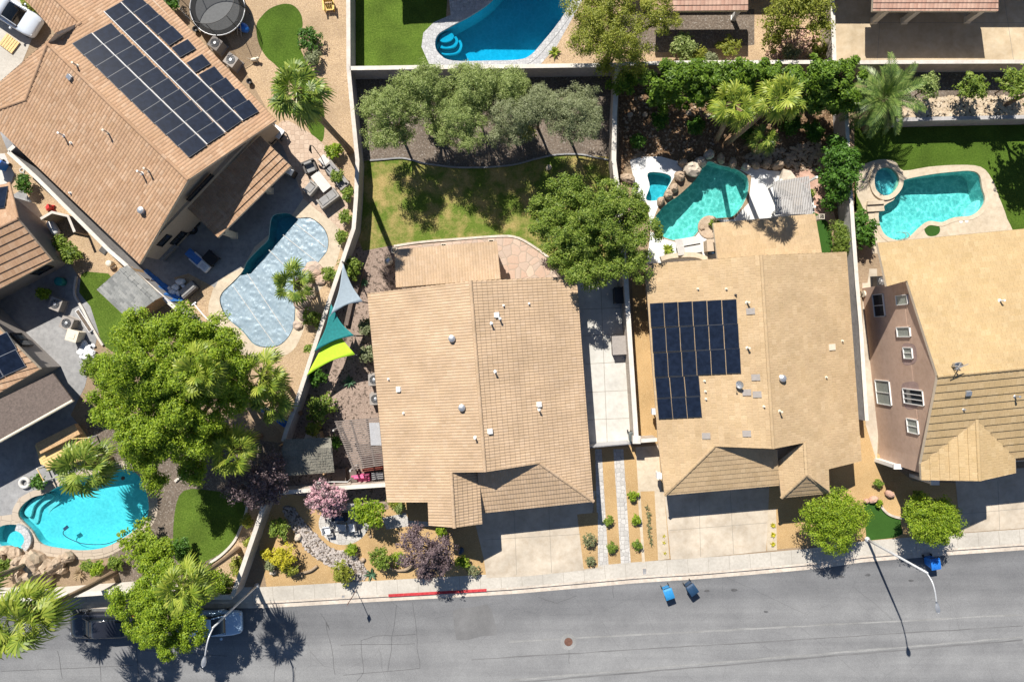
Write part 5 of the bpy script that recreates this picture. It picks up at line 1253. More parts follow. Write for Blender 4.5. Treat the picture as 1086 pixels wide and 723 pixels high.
tree('shrub', 'feathery green grass clump between the turf crescent and block wall', 'shrub', [lobe(890,254,.8,10,.8), lobe(889,244,.8,9,.7), lobe(891,262,.7,9,.7)], 'leaf_green', 2600, .16, trunk=.02, clump=.25, aspect=.12)
tree('shrub', 'glossy green shrub in the gravel beside the round spa', 'shrub', [lobe(914,240,.9,11,.8), lobe(917,250,1.0,10,.8), lobe(911,231,.8,7,.6), lobe(920,256,.7,6,.5)], 'leaf_lush', 1500, .13, trunk=.04, clump=.26)
for x, y, r, lm, l in ((931,513,4.5,'leaf_green','small round bush at the pink house corner'),(932,534,3.6,'leaf_bright','tiny bush inside the curved turf edging'),(861,205,3.5,'leaf_green','tiny weed on pink gravel right of the pergola'),(758,238,5,'leaf_green','small plant in the round rock ring'),(973,530,10,'leaf_green','dark shrub in the shade left of the garage')):
    tree('shrub', l, 'shrub', cloud(x, y, .35, r, 4, int(x)), lm, int(85*r), .08, trunk=.02, clump=.14)
# lot D bushes along the bending wall
for x, y, r, lm, l in ((354,161,9,'leaf_bright','bright bush beside the long outdoor sofa'),(368.5,206,7,'leaf_green','bush at the wall level with the loveseat'),(365.5,230,6.5,'leaf_green','clipped bush at the wall right of the pool curve'),(363,251,6.5,'leaf_green','clipped bush at the wall above the shade sail'),(350,289,8,'leaf_green','leafy bush between the wall and the flagstone rocks'),(331,338,9,'leaf_green','bush at the lower right end of the covered pool'),(327,370,4,'leaf_green','small bush near the lime sail tip'),(328,42,13,'leaf_lush','dark spiky shrub at the kidney lawn edge'),(333,62,8,'leaf_grey','grey low shrub under the dark spiky shrub'),(358,188,7,'leaf_green','shaded bush behind the long outdoor sofa')):
    tree('shrub', l, 'shrub', cloud(x, y, .6, r, 5, int(x+y)), lm, int(95*r), .09, trunk=.03, clump=.2, group='shrubs round the covered pool')
# lot A side yard
for x, y, r, lm, l in ((372,286,12,'leaf_green','climbing shrub between the wall and the grey sail'),(340,433,14,'leaf_green','leafy shrub above the thatched roof'),(336,400,9,'leaf_lush','bush in the shadow of the lime sail'),(388,347,8,'leaf_grey','grey bush against the house near the teal sail'),(391,376,8,'leaf_grey','grey bush against the house next to the lime sail'),(333,455,6,'leaf_yellow','yellowish shrub behind the thatched roof'),(354,468,6,'leaf_lush','dark vine beside the slatted cover')):
    tree('shrub', l, 'shrub', cloud(x, y, .9, r, 5, int(x+y)), lm, int(95*r), .11, trunk=.04, clump=.26, group='shrubs of the side yard')
# left lots
for x, y, r, lm, l, z in ((25,195,9,'leaf_lush','flowering shrub at the tip of the tiled roof','' ),(66,258,9,'leaf_green','taller shrub between the screen wall and grey patio',''),(76,270,10,'leaf_green','round shrub on the gravel by the grey patio',''),(96,388,10,'leaf_green','dark bush beside the white rubble',''),(47,311,6,'leaf_bright','small bright plant in the shaded corner by the cooling units',''),(8,602,10,'leaf_green','dark bush left of the rock waterfall',''),(235,617,13,'leaf_green','green shrub in the corner of the street wall',''),(252,600,8,'leaf_yellow','yellow shrub along the slanting wall',''),(262,552,6,'leaf_yellow','small yellow shrub beside the curved kerb',''),(265,575,5,'leaf_yellow','tiny shrub at the lower curve of the kerb',''),(93,600,5.5,'leaf_green','left one of two small bushes under the turquoise pool',''),(104,602.5,7,'leaf_bright','right one of two small bushes under the turquoise pool',''),(123,597,8,'leaf_green','dark bush between pool edge and leaning palm',''),(148,575,22,'leaf_bright','spreading shrub right of the turquoise pool',''),(40,560-10,1,'leaf_green','',''),(33,3,9,'leaf_yellow','dry yellow green bush beside the white car',''),(182,3,9,'leaf_lush','dark bush left of the trampoline',''),(190,580,12,'leaf_lush','shaded shrub at the left side of the shady lawn',''),(33,540,0.5,'leaf_green','',''),(42,511,7,'leaf_lush','shaded plant beside the wooden deck corner','')):
    if not l: continue
    tree('shrub', l, 'shrub', cloud(x, y, min(1.4, .07*r+.15), r, 5, int(x*3+y)), lm, int(95*r), .10, trunk=.03, clump=.22, group='shrubs of the left lots')
rosette(85,608,8,'dry reddish spiky plant under the two small bushes','frond_dead',16, name='spiky_plant')
# small young fan palms
def smallpalm(px, py, r, label, mat='frond_yellow'):
    rosette(px, py, r, label, mat, 18, up=1.1, name='young_palm', cat='palm')
smallpalm(588,56,8,'young palm on the tan gravel right of the deep blue pool')
smallpalm(708,265,8,'young palm next to the white lounge chairs')

# ------------------------------------------------------------------ PALMS
def fanfrond(V, F, root, d, Lp, Rb, rng, nseg=17, droop=.25):
    d = d.normalized(); s = d.cross(Vector((0,0,1)))
    s = s.normalized() if s.length > .05 else Vector((1,0,0)); n = s.cross(d).normalized()
    c = root+d*Lp+Vector((0,0,-Lp*.15))
    b = len(V); w = .03; V += [root-s*w, root+s*w, c+s*w*.6, c-s*w*.6]; F.append((b, b+1, b+2, b+3))
    tw = rng.uniform(-.6,.6); s2 = (s*math.cos(tw)+n*math.sin(tw)); n2 = d.cross(s2)*-1
    pt = rng.uniform(-.5,.1); d2 = (d*math.cos(pt)+n2*math.sin(pt)).normalized()
    for i in range(nseg):
        a = R(-125+250*i/(nseg-1)); L = Rb*(.74+.26*math.cos(a))*rng.uniform(.86,1.1)
        e = d2*math.cos(a)+s2*math.sin(a); f = -d2*math.sin(a)+s2*math.cos(a)
        ww = L*.42*R(250)/(nseg-1)*.60; m1 = c+e*L*.45+n2*(.025*(1 if i % 2 else -1))
        m2 = c+e*L*.74+Vector((0,0,-L*droop*.3)); tip = c+e*L*.97+Vector((0,0,-L*droop*rng.uniform(.8,1.6)))
        b = len(V); V += [c, m1-f*ww, m1+f*ww, m2-f*ww*.8, m2+f*ww*.8, tip-f*.006, tip+f*.006]; F += [(b, b+1, b+2, b+2), (b+1, b+3, b+4, b+2), (b+3, b+5, b+6, b+4)]
def palm(label, base, crown, h, Rm, mat='frond', nf=34, seed=1, tr=.17, group='fan palms', skirt=True, baz=0, up=.0):
    rng = random.Random(seed); b = P(*base, baz); top = P(*crown, h)
    t = thing('fan_palm', b, label, 'palm', group)
    m = MB(); pts = [b-Vector((0,0,.1))]+[b.lerp(top, k/6)+Vector((math.sin(k)*.03, math.cos(k*1.3)*.03, 0)) for k in range(1, 7)]
    m.tube(pts, [tr*1.45, tr*1.1]+[tr]*4+[tr*.95], 10); m.build('trunk', M['palm_bark'], t)
    V = []; F = []; nf = int(nf*.8)
    for k in range(nf):
        az = k*2.39996+rng.uniform(-.4,.4); el = R(72-112*((k+.5)/nf)**.8)+rng.uniform(-.2,.2)
        d = Vector((math.cos(az)*math.cos(el), math.sin(az)*math.cos(el), math.sin(el)))
        fanfrond(V, F, top+Vector((0,0,.1)), d, Rm*.52*rng.uniform(.75,1.2), Rm*.46*rng.uniform(.8,1.15), rng, droop=.2+.35*k/nf)
    F = [tuple(f) for f in F]; mb_ = MB(); mb_.add(V, [f if f[2] != f[3] else f[:3] for f in F]); mb_.build('crown', M[mat], t)
    if skirt:
        V = []; F = []
        for k in range(12):
            az = k*2.39996; el = R(-48-20*rng.random()); d = Vector((math.cos(az)*math.cos(el), math.sin(az)*math.cos(el), math.sin(el)))
            fanfrond(V, F, top-Vector((0,0,.15)), d, Rm*.18, Rm*.32, rng, 9, .6)
        mb_ = MB(); mb_.add(V, [f if f[2] != f[3] else f[:3] for f in F]); mb_.build('dead_fronds', M['frond_dead'], t)
    return t
palm('tallest fan palm, its long leaning trunk rising from the wall', (371,160), (315,97), 12.2, 1.95, 'frond', 40, 1, .2)
palm('short fan palm overhanging the silver pool cover', (333,297), (312,300), 3.6, 1.75, 'frond', 26, 2, .13)
palm('yellowish fan palm, right one of the pair before the hedge', (770,153), (827,105), 10.2, 1.75, 'frond_yellow', 36, 3, .17)
palm('yellowish fan palm, left one of the pair before the hedge', (759,150), (778,111), 8.5, 1.7, 'frond_yellow', 34, 4, .17)
palm('low green fan palm under the yellowish pair', (790,156), (810,147), 2.2, 1.3, 'frond', 24, 5, .16)
palm('fan palm beside the wooden deck over the turquoise pool', (118,486), (90,494), 3.6, 2.3, 'frond', 38, 6, .16)
palm('large fan palm in the bottom left corner above the street wall', (122,607), (22,658), 9.0, 2.6, 'frond_yellow', 46, 7, .19)
palm('fan palm rising through the street tree beside the pale blue car', (253,582), (196,622), 8.6, 1.9, 'frond_yellow', 34, 8, .17)
palm('fan palm crown beyond the left edge, trunk by the waterfall', (36,595), (-34,622), 8.0, 2.0, 'frond', 30, 9, .16)
palm('upper fan palm on the right flank of the left tree clump', (306,412), (277,398), 6.8, 2.0, 'frond_yellow', 34, 10, .16)
palm('fan palm nearest the blue slide in the left tree clump', (318,438), (288,424), 5.6, 1.7, 'frond', 28, 11, .16)
palm('lowest fan palm of the left tree clump above the dark purple tree', (276,462), (246,478), 6.0, 2.0, 'frond_yellow', 36, 12, .16)
palm('fan palm buried in the middle of the left tree clump', (250,405), (212,392), 9.6, 2.0, 'frond_yellow', 32, 13, .16)
# date palm
dp = thing('date_palm', P(920,128), 'feathery date palm arching over the corner of the block wall', 'palm')
b = P(917,135); top = P(937,104,3.4); m = MB(); m.tube([b, b.lerp(top,.5), top], [.34,.30,.32], 10); m.build('trunk', M['palm_bark'], dp)
V = []; F = []; rng = random.Random(77)
for k in range(38):
    az = k*2.39996+rng.uniform(-.2,.2); el = R(80-100*((k+.5)/38)**.9); L = 2.9*rng.uniform(.85,1.1); q = [top.copy()]; d = Vector((math.cos(az)*math.cos(el), math.sin(az)*math.cos(el), math.sin(el)))
    ns = 14
    for i in range(ns): d = (d+Vector((0,0,-.11))).normalized(); q.append(q[-1]+d*L/ns)
    for i in range(ns):
        p0, p1 = q[i], q[i+1]; tt = (p1-p0).normalized(); s = tt.cross(Vector((0,0,1))); s = s.normalized() if s.length > .05 else Vector((1,0,0)); nn_ = s.cross(tt)
        bq = len(V); V += [p0-s*.025, p0+s*.025, p1+s*.02, p1-s*.02]; F.append((bq,bq+1,bq+2,bq+3))
        if i < 2: continue
        ll = .55*math.sin(math.pi*(i/ns)**.8*.9+.15)+.08
        for sg in (-1, 1):
            for e in (0, .5):
                r0 = p0.lerp(p1, e); tip = r0+(s*sg*.75+tt*.55+nn_*.25).normalized()*ll; w = tt*.05; md = r0.lerp(tip,.45)
                bq = len(V); V += [r0, md-w, tip+Vector((0,0,-.04)), md+w]; F.append((bq,bq+1,bq+2,bq+3))
npmesh('crown', [tuple(v) for v in V], F, M['frond_date'], dp)

# ------------------------------------------------------------------ ROCKS
def boulder(px, py, rx, ry, rz_, label, mat='boulder_pale', seed=0, group=None, z=0):
    b = P(px, py, z); b.z = z; m = MB(); m.rock(b+Vector((0,0,rz_*.45)), (rx*S, ry*S, rz_), random.Random(seed+int(px*3+py)), 11, 8, .16)
    return single(m, 'boulder', M[mat], b, label, 'boulder', group, smooth=False)
def rocks_stuff(name, poly, n, rmin, rmax, mat, label, seed, z=lambda p: 0, kindgroup=None):
    rg = random.Random(seed); m = MB(); xs2 = [p[0] for p in poly]; ys2 = [p[1] for p in poly]; k = 0
    def ins(p):
        c = False
        for i in range(len(poly)):
            (x1,y1),(x2,y2) = poly[i], poly[i-1]
            if (y1 > p[1]) != (y2 > p[1]) and p[0] < (x2-x1)*(p[1]-y1)/(y2-y1)+x1: c = not c
        return c
    while k < n:
        p = (rg.uniform(min(xs2), max(xs2)), rg.uniform(min(ys2), max(ys2)))
        if not ins(p): continue
        r = rg.uniform(rmin, rmax); m.rock((*p, z(p)+r*.3), (r, r*rg.uniform(.6,.95), r*.6), rg, 6, 4, .2); k += 1
    o = m.build(name, M[mat]); return tag(o, label, 'rocks', None, 'stuff')
rocks_stuff('river_rocks', W([(300,540),(310,537),(322,552),(336,567),(352,581),(372,585),(381,592),(390,606),(388,613),(374,616),(366,606),(350,600),(330,588),(316,570)],0,4), 900, .05, .12, 'river_rock', 'grey river rocks filling the dry stream bed in the front yard', 1)
zs = lambda p: max(.25, UZ+.12-.0*p[1])
rocks_stuff('rubble', W([(955,108),(1000,104),(1086,102),(1200,100),(1200,121),(1086,122.5),(1010,124),(957,125.5)], UZ), 1900, .09, .19, 'rubble', 'tan rubble covering the slope above the lower retaining wall', 2, lambda p: UZ+.02)
rocks_stuff('rubble', W([(785,165),(870,150),(880,180),(868,182),(832,180),(790,176)]), 420, .06, .20, 'boulder', 'small brown rocks scattered on the bank above the lagoon pool', 3)
rocks_stuff('rubble', W([(815,44),(845,26),(868,38),(870,62),(812,62)]), 260, .05, .15, 'boulder_pink', 'pinkish stones under the desert tree at the top', 4)
rocks_stuff('rubble', W([(660,100),(760,108),(770,150),(740,165),(712,165),(662,168)]), 260, .04, .13, 'boulder', 'loose brown stones on the shaded bank left of the palms', 5)
rb = random.Random(31)
PB = [(733,181,9,8,.6,'largest round tan boulder at the left tip of the lagoon'),(720,188,6,5,.45,'tan boulder between the spa and the lagoon'),(714,200,5,5,.4,'brown boulder on the spa rim'),(742,173,7,5,.5,'angular boulder above the largest round one'),(751,165,6,5,.4,'tan boulder at the top of the lagoon, left of the palms'),(708,207,5,5,.4,'dark boulder below the spa waterfall'),(700,214,5,4,.35,'small boulder at the lower end of the spa'),(764,169,6,4,.4,'boulder at the foot of the leaning palm trunk'),(776,174,6,4,.4,'boulder right of the palm foot'),(790,178,5,4,.35,'boulder at the right tip of the lagoon'),(800,176,5,4,.4,'boulder on the bank left of the pergola'),(812,174,6,5,.45,'boulder above the white deck corner'),(824,176,7,5,.5,'flat boulder above the pergola'),(724,174,5,5,.4,'squarish boulder above the white deck and spa'),(665,190,5,8,.4,'rough brown boulder at the left edge of the white deck')]
for i, (x, y, a, c_2, r3, l) in enumerate(PB): boulder(x, y, a, c_2, r3, l, 'boulder_pale' if i in (0,3,4,9) else 'boulder', i, 'boulders round the lagoon pool')
FBo = [(316.5,569,4.5,3.5,.25,'pale boulder at the top of the river bed','boulder_pale'),(375.5,588.5,5,3,.25,'pale flat boulder beside the river bed','boulder_pale'),(372,611,2.5,3.5,.22,'small upright stone at the olive green bush','boulder_pale'),(290.5,606,4,2.8,.25,'white boulder under the blue grey bush','boulder_pale'),(385,593,3,2.4,.2,'small brown stone right of the pale flat boulder','boulder'),(942,523,5.5,3.5,.3,'pink boulder beside the dark gravel shadow','boulder_pink'),(925,529,5.5,3.6,.32,'larger pink boulder at the turf corner','boulder_pink'),(918,530.5,2.8,2.4,.22,'small pink boulder at the turf corner','boulder_pink'),(393,568,1.6,1.4,.12,'dark small stone on the gold gravel','boulder')]
for i, (x, y, a, c_2, r3, l, mt) in enumerate(FBo): boulder(x, y, a, c_2, r3, l, mt, 50+i, 'front yard boulders')
for i, (x, y, l) in enumerate(((684,122,'pale grey rock on the shaded bank, left one'),(730,120,'pale grey rock on the shaded bank, middle one'),(752,124,'pale grey rock on the shaded bank, right one'),(668,122,'long pale rock near the cream topped wall'),(582,178,'small rock at the edge of the lawn'))): boulder(x, y, 2.8, 3.2, .2, l, 'boulder_pale', 80+i, 'rocks on the shaded bank')
# ring of stones round a sapling in the shaded bank
# rock waterfall
wf = thing('rock_waterfall', P(40,600), 'sculpted tan rock waterfall between the spa and the street wall', 'waterfall')
m = MB(); rg = random.Random(9)
for (x, y, a, c_2, r3) in ((42,594,14,10,1.1),(55,600,9,8,.8),(64,596,8,7,.8),(30,605,11,7,.9),(38,612,11,5,.7),(52,610,8,6,.6),(20,588,10,7,.6),(75,589,6,6,.6),(10,583,9,5,.5),(28,594,8,9,1.0),(2,590,9,6,.6),(45,605,7,10,1.2),(68,603,5,5,.5)):
    m.rock(P(x, y)+Vector((0,0,r3*.4)), (a*S, c_2*S, r3), rg, 12, 9, .2)
m.build('rock_pile', M['boulder'], wf)
m = MB(); q = [P(14+18*math.cos(a), 571+14*math.sin(a)) for a in np.linspace(-1.25, .75, 16)]
m.prism(line_poly([p.xy for p in q], .5), -.2, .28); m.build('spa_rim', M['coping_grey'], wf)
fr = thing('flagstone_rocks', P(325,290), 'stacked flat flagstones round the short palm beside the covered pool', 'rock ledge')
m = MB(); rg = random.Random(5)
for (x, y, a, c_2, r3) in ((333,286,10,9,.28),(325,300,8,7,.25),(320,320,9,9,.3),(322,334,7,8,.25),(340,297,6,7,.22),(316,345,5,6,.2),(331,312,6,5,.22),(327,290,6,6,.4)):
    m.rock(P(x, y)+Vector((0,0,r3*.3)), (a*S, c_2*S, r3), rg, 12, 6, .13)
m.build('stone_ledge', M['flagstone'], fr)
rubb = MB(); rg = random.Random(15)
for k in range(70):
    x, y = 93+max(-7,min(7,rg.gauss(0,3.6))), 372+max(-7,min(7,rg.gauss(0,3.6))); r = rg.uniform(.16,.30); rubb.rock(P(x, y)+Vector((0,0,r*.6)), (r, r*.7, r*.6), rg, 7, 5, .25)
single(rubb, 'rubble_pile', M['foam_white'], P(93,372), 'pile of white broken rubble at the corner of the grey patio', 'rubble')

# logs and edging in the front yards
m = MB(); q = [P(410.5,599)+Vector((0,0,.1)), P(420,603.5)+Vector((0,0,.12)), P(430,603)+Vector((0,0,.2)), P(437,598)+Vector((0,0,.35)), P(441,593)+Vector((0,0,.45))]
m.tube(catline(q, 5), [.10]*10+[.12]*11, 8); single(m, 'log', M['bark_pale'], P(424,602), 'curved pale driftwood log lying left of the purple tree', 'log')
m = MB(); q = [P(309,609)+Vector((0,0,.1)), P(320,607)+Vector((0,0,.12)), P(330,604)+Vector((0,0,.15)), P(337,599)+Vector((0,0,.12))]
m.tube(catline(q, 5), .10, 8); m.tube([P(320,607)+Vector((0,0,.12)), P(322,610)+Vector((0,0,.35))], [.07,.03], 6)
single(m, 'log', M['bark_pale'], P(322,607), 'driftwood log lying right of the yellow bush', 'log')
m = MB(); q = catline([P(*k).xy for k in [(931,531),(935,538),(941,544),(949,547.5),(958,549)]], 5); m.prism(line_poly(q, .17), 0, .14); struct(m.build('turf_edging', M['kerb']))
# ------------------------------------------------------------------ CARS (local frame: x forward)
def loft(m, secs, n=14, mi=0, pw=.32):
    """secs: (x, halfwidth, z0, z1)"""
    vs = []; fs = []
    for (x, w, z0, z1) in secs:
        for k in range(n):
            a = 2*math.pi*k/n; c, s = math.cos(a), math.sin(a)
            vs.append((x, w*math.copysign(abs(c)**pw, c), (z0+z1)/2+(z1-z0)/2*math.copysign(abs(s)**pw, s)))
    for i in range(len(secs)-1):
        for k in range(n): fs.append((i*n+k, i*n+(k+1) % n, (i+1)*n+(k+1) % n, (i+1)*n+k))
    fs.append(tuple(range(n-1, -1, -1))); fs.append(tuple(range((len(secs)-1)*n, len(secs)*n)))
    m.add(vs, fs, mi)
def car(px, py, rot, paint, label, z=RD, L=4.7, wd=.92, tall=0, name='parked_car', group='parked cars', suv=True):
    t = thing(name, P(px, py, 0).xy.to_3d()+Vector((0,0,z)), label, 'car', group, rot, local=True)
    h = L/2; m = MB()
    loft(m, [(-h, wd*.80, .42, .82), (-h+.10, wd*.94, .30, .94+tall*.5), (-h*.6, wd, .24, .98+tall*.4), (0, wd, .22, .96+tall*.3), (h*.45, wd, .24, .95+tall*.2), (h*.75, wd*.97, .26, .88+tall*.2), (h-.12, wd*.86, .32, .76+tall*.2), (h, wd*.70, .40, .64)])
    m.build('body', M[paint], t, True)
    tl, tr_ = (-h+.14, -h+.55) if suv else (-h+.55, -h+1.15)
    g = MB(); loft(g, [(tl, wd*.80, .88, .98+tall*.4), (tr_, wd*.76, .88, 1.44+tall), (.05, wd*.77, .88, 1.50+tall), (.45, wd*.75, .88, 1.45+tall), (1.25, wd*.82, .86, .94+tall*.2)], 14, pw=.4); g.build('windows', M['carglass'], t, True)
    r_ = MB(); loft(r_, [(tr_-.02, wd*.64, 1.40+tall, 1.455+tall), (.0, wd*.69, 1.45+tall, 1.53+tall), (.42, wd*.64, 1.42+tall, 1.47+tall)], 14, pw=.5); r_.build('roof', M[paint], t, True)
    for s in (-1, 1):
        a = MB(); a.tube([(1.22, s*wd*.70, .98+tall*.2), (.43, s*wd*.66, 1.455+tall)], .045, 6); a.build('pillar', M[paint], t)
        mr = MB(); mr.rock((.95, s*(wd+.10), 1.02), (.09,.11,.08), random.Random(2), 8, 6, 0); mr.build('mirror', M[paint], t, True)
        hl_ = MB(); hl_.rock((h-.16, s*wd*.66, .70), (.12,.17,.07), random.Random(2), 8, 6, 0); hl_.build('headlight', M['lens'], t, True)
        tl_ = MB(); tl_.rock((-h+.05, s*wd*.72, .82), (.07,.14,.10), random.Random(2), 8, 6, 0); tl_.build('taillight', M['lens_red'], t, True)
        for x in (-h*.60, h*.62):
            wm = MB(); c = Vector((x, s*(wd-.10), .33)); wm.tube([c-Vector((0,.11,0)), c-Vector((0,.09,0)), c+Vector((0,.09,0)), c+Vector((0,.11,0))], [.28,.33,.33,.28], 18); w_ = wm.build('wheel', M['rubber'], t)
            rm = MB(); rm.tube([c+Vector((0,s*.08,0)), c+Vector((0,s*.115,0))], [.21,.19], 14); rm.build('rim', M['metal'], w_)
    return t
car(18, 17, rz(.84,.54), 'car_white', 'white car on the pale driveway in the top left corner', z=.0, tall=.22)
car(113, 659, rz(-1,.02), 'car_black', 'black car in the shade of the street tree by the white wall', tall=.1)
car(226, 657.5, rz(1,-.03), 'car_blue', 'pale silver blue car half hidden under the street tree', suv=False)

# ------------------------------------------------------------------ WHEELED BINS (local: front = -y)
def bin_(px, py, rot, mat, label, lidmat=None, z=RD, s=1.0, group='wheeled bins'):
    t = thing('wheeled_bin', P(px, py, 0).xy.to_3d()+Vector((0,0,z)), label, 'bin', group, rot, local=True)
    m = MB(); a, b, hh = .29*s, .35*s, 1.0*s
    lo = [(-a*.82,-b*.75,.06),(a*.82,-b*.75,.06),(a*.82,b*.8,.06),(-a*.82,b*.8,.06)]; hi = [(-a,-b,hh),(a,-b,hh),(a,b,hh),(-a,b,hh)]
    m.add(lo+hi, [(3,2,1,0),(4,5,6,7),(0,1,5,4),(1,2,6,5),(2,3,7,6),(3,0,4,7)])
    m.box((0,0,hh-.03), (2*a+.06,2*b+.06,.05)); m.build('body', M[mat], t, bevel=.02)
    l = MB(); n = 9; vs = []
    for i in range(n):
        y = -b-.05+(2*b+.08)*i/(n-1); zz = hh+.03+.075*math.sin(math.pi*i/(n-1))**.7
        vs += [(-a-.04,y,zz-.03), (-a*.8,y,zz), (a*.8,y,zz), (a+.04,y,zz-.03)]
    l.add(vs, [(4*i+k, 4*i+k+1, 4*i+k+5, 4*i+k+4) for i in range(n-1) for k in range(3)]); l.box((0,-.02,hh+.015), (2*a+.07, 2*b+.05, .03)); 
    for x in (-a*.5, a*.5): l.box((x, 0, hh+.10), (.05, b*1.3, .03))
    l.build('lid', M[lidmat or mat], t)
    hd = MB(); hd.tube([(-a*.8,b+.09,hh-.02),(a*.8,b+.09,hh-.02)], .02, 6)
    for x in (-a*.8, a*.8): hd.tube([(x,b-.02,hh-.05),(x,b+.09,hh-.02)], .02, 6)
    hd.build('handle', M['metal_dark'], t)
    for x in (-a*.95, a*.95):
        w = MB(); w.tube([(x-.03,b*.9,.12),(x+.03,b*.9,.12)], .12, 12); w.build('wheel', M['rubber'], t)
    return t
bin_(706.5, 625, R(20), 'blue_bin', 'bright blue wheeled bin at the kerb, lid in the sun', group='wheeled bins')
bin_(731, 620.5, R(35), 'blue_dark', 'dark blue wheeled bin at the kerb, right of the bright blue one', group='wheeled bins')
bin_(984, 593.5, R(8), 'blue', 'royal blue wheeled bin in the shade of the kerbside tree', s=1.05)
bin_(669.5, 461, R(4), 'bin_grey', 'dark grey wheeled bin inside the pale slab by the wall pillar', z=.02)
bin_(6, 177, R(-30), 'blue', 'blue wheeled bin on the driveway at the left edge', z=.01)

# ------------------------------------------------------------------ STREET LAMPS
def lamp(base, top, h, arm_end, label, z=.01):
    b = P(*base, 0); b.z = z; t = thing('street_lamp', b, label, 'street lamp', 'street lamps')
    tp = Vector((b.x, b.y, h)); e = P(*arm_end, h+.35)
    m = MB(); m.tube([b, b+Vector((0,0,1.2)), tp], [.105,.095,.06], 12); m.lathe(b, [(.20,0),(.20,.05),(.13,.09),(.12,.3)], 12); m.build('pole', M['lamp_pole'], t, True)
    m = MB(); c = [tp-Vector((0,0,.15)), tp.lerp(e,.25)+Vector((0,0,.22)), tp.lerp(e,.6)+Vector((0,0,.22)), e]; m.tube(catline(c, 6), [.045]*18+[.04], 8); m.build('arm', M['lamp_pole'], t, True)
    d = (e-tp); d.z = 0; d.normalize(); s = Vector((-d.y,d.x,0)); m = MB()
    secs = [(0,.06,.05),(.12,.10,.07),(.35,.17,.10),(.6,.15,.09),(.72,.05,.05)]; vs = []; n = 10
    for x, w, hh in secs:
        for k in range(n): a = 2*math.pi*k/n; vs.append(e+d*x+s*math.cos(a)*w+Vector((0,0,math.sin(a)*hh)))
    m.add(vs, [(i*n+k, i*n+(k+1)%n, (i+1)*n+(k+1)%n, (i+1)*n+k) for i in range(4) for k in range(n)]+[tuple(range(n)), tuple(range(5*n-1,4*n-1,-1))]); m.build('lamp_head', M['metal'], t, True)
    return t
lamp((919.5,571.5), (984,608), 7.4, (993,638), 'street lamp at the turf corner with its arm reaching over the road')
lamp((272.5,620.5), (223,664), 7.5, (217.5,695), 'street lamp at the corner of the slanting wall reaching left over the pale car')
# small street sign
st = thing('street_sign', P(378,625.5), 'thin street sign post with a small brown plate at the sidewalk edge', 'sign')
b = P(378,625.5); m = MB(); m.tube([b, b+Vector((0,0,2.75))], .028, 8); m.build('post', M['rust'], st)
m = MB(); m.box(b+Vector((0,-.035,2.5)), (.34,.012,.46), R(60)); m.build('plate', M['rust'], st)
# manhole, meter box, drain marks
m = MB(); b = P(603,681)+Vector((0,0,RD+.006)); m.lathe(b, [(.60,0),(.60,.006),(.44,.007)], 32); m.build
rim = thing('manhole', b, 'round rusty manhole cover in a pale concrete ring on the road', 'manhole')
m.build('collar', M['asphalt_pale'], rim)
m = MB(); m.lathe(b, [(.31,.007),(.31,.014),(.28,.016)], 32); m.lathe(b, [(.20,.014),(.20,.02),(.01,.021)], 24)
for k in range(8): a = k*math.pi/4; m.box(b+Vector((math.cos(a)*.24, math.sin(a)*.24, .018)), (.08,.03,.01), a)
m.build('cover', M['rust'], rim)
def flatbox(px, py, w, d, rot, label, mat='iron', z=.014):
    t = thing('meter_box', P(px, py).xy.to_3d()+Vector((0,0,z)), label, 'utility box', None, rot, local=True)
    m = MB(); m.box((0,0,.006), (w,d,.012)); m.build('frame', M['kerb'], t)
    m = MB(); m.box((0,0,.012), (w-.08,d-.08,.012)); m.box((0,d*.2,.02), (.1,.04,.008)); m.build('lid', M[mat], t)
flatbox(683.5, 605.5, .34, .5, R(4), 'small water meter lid in the sidewalk opposite the blue bins', 'concrete_grey')
flatbox(364, 632, .3, .26, R(4), 'small utility lid in the sidewalk near the thin sign post', 'concrete_grey')

# ------------------------------------------------------------------ COOLING UNITS
def ac(px, py, rot, label, s=.85, h=.85, group='cooling units', mat='stucco_grey', z=.01):
    t = thing('cooling_unit', P(px, py).xy.to_3d()+Vector((0,0,z)), label, 'air conditioner', group, rot, local=True)
    m = MB(); m.box((0,0,h/2), (s,s,h)); m.box((0,0,h-.02), (s+.05,s+.05,.07)); m.box((0,0,.03), (s+.15,s+.15,.06)); m.build('casing', M[mat], t, bevel=.015)
    m = MB(); m.lathe((0,0,h), [(s*.41,0),(s*.41,.025),(s*.36,.02),(s*.02,.018)], 24); m.build('fan_opening', M['metal_dark'], t)
    m = MB(); m.lathe((0,0,h), [(s*.14,.02),(s*.14,.05),(s*.10,.06)], 16)
    for r_ in (.22,.30,.37):
        q = [(math.cos(a)*s*r_, math.sin(a)*s*r_, h+.035) for a in np.linspace(0, 2*math.pi, 25)]; m.tube(q, .008, 4)
    for k in range(8): a = k*math.pi/4; m.tube([(0,0,h+.04),(math.cos(a)*s*.41,math.sin(a)*s*.41,h+.03)], .008, 4)
    m.build('fan_guard', M['metal'], t)
ac(233.5,51.5,rz(1,.7),'cooling unit beside the solar covered house, nearer the trampoline',.80,.9)
ac(250,69,rz(1,.7),'cooling unit beside the solar covered house, farther from the trampoline',.80,.9)
ac(65,323,rz(1,.4),'cooling unit on the dark patch, upper of the pair by the grey patio',.85,.7)
ac(77,343,rz(1,.4),'cooling unit on the dark patch, lower of the pair by the white box',.85,.7)
ac(399,402,R(2),'cooling unit peeking out under the barrel tile roof, upper one',.8,.8)
ac(400.5,422,R(2),'cooling unit peeking out under the barrel tile roof, lower one',.8,.8)
ac(929,299,R(3),'dark cooling unit in the narrow yard of the pink house',.7,.8,mat='metal_dark')
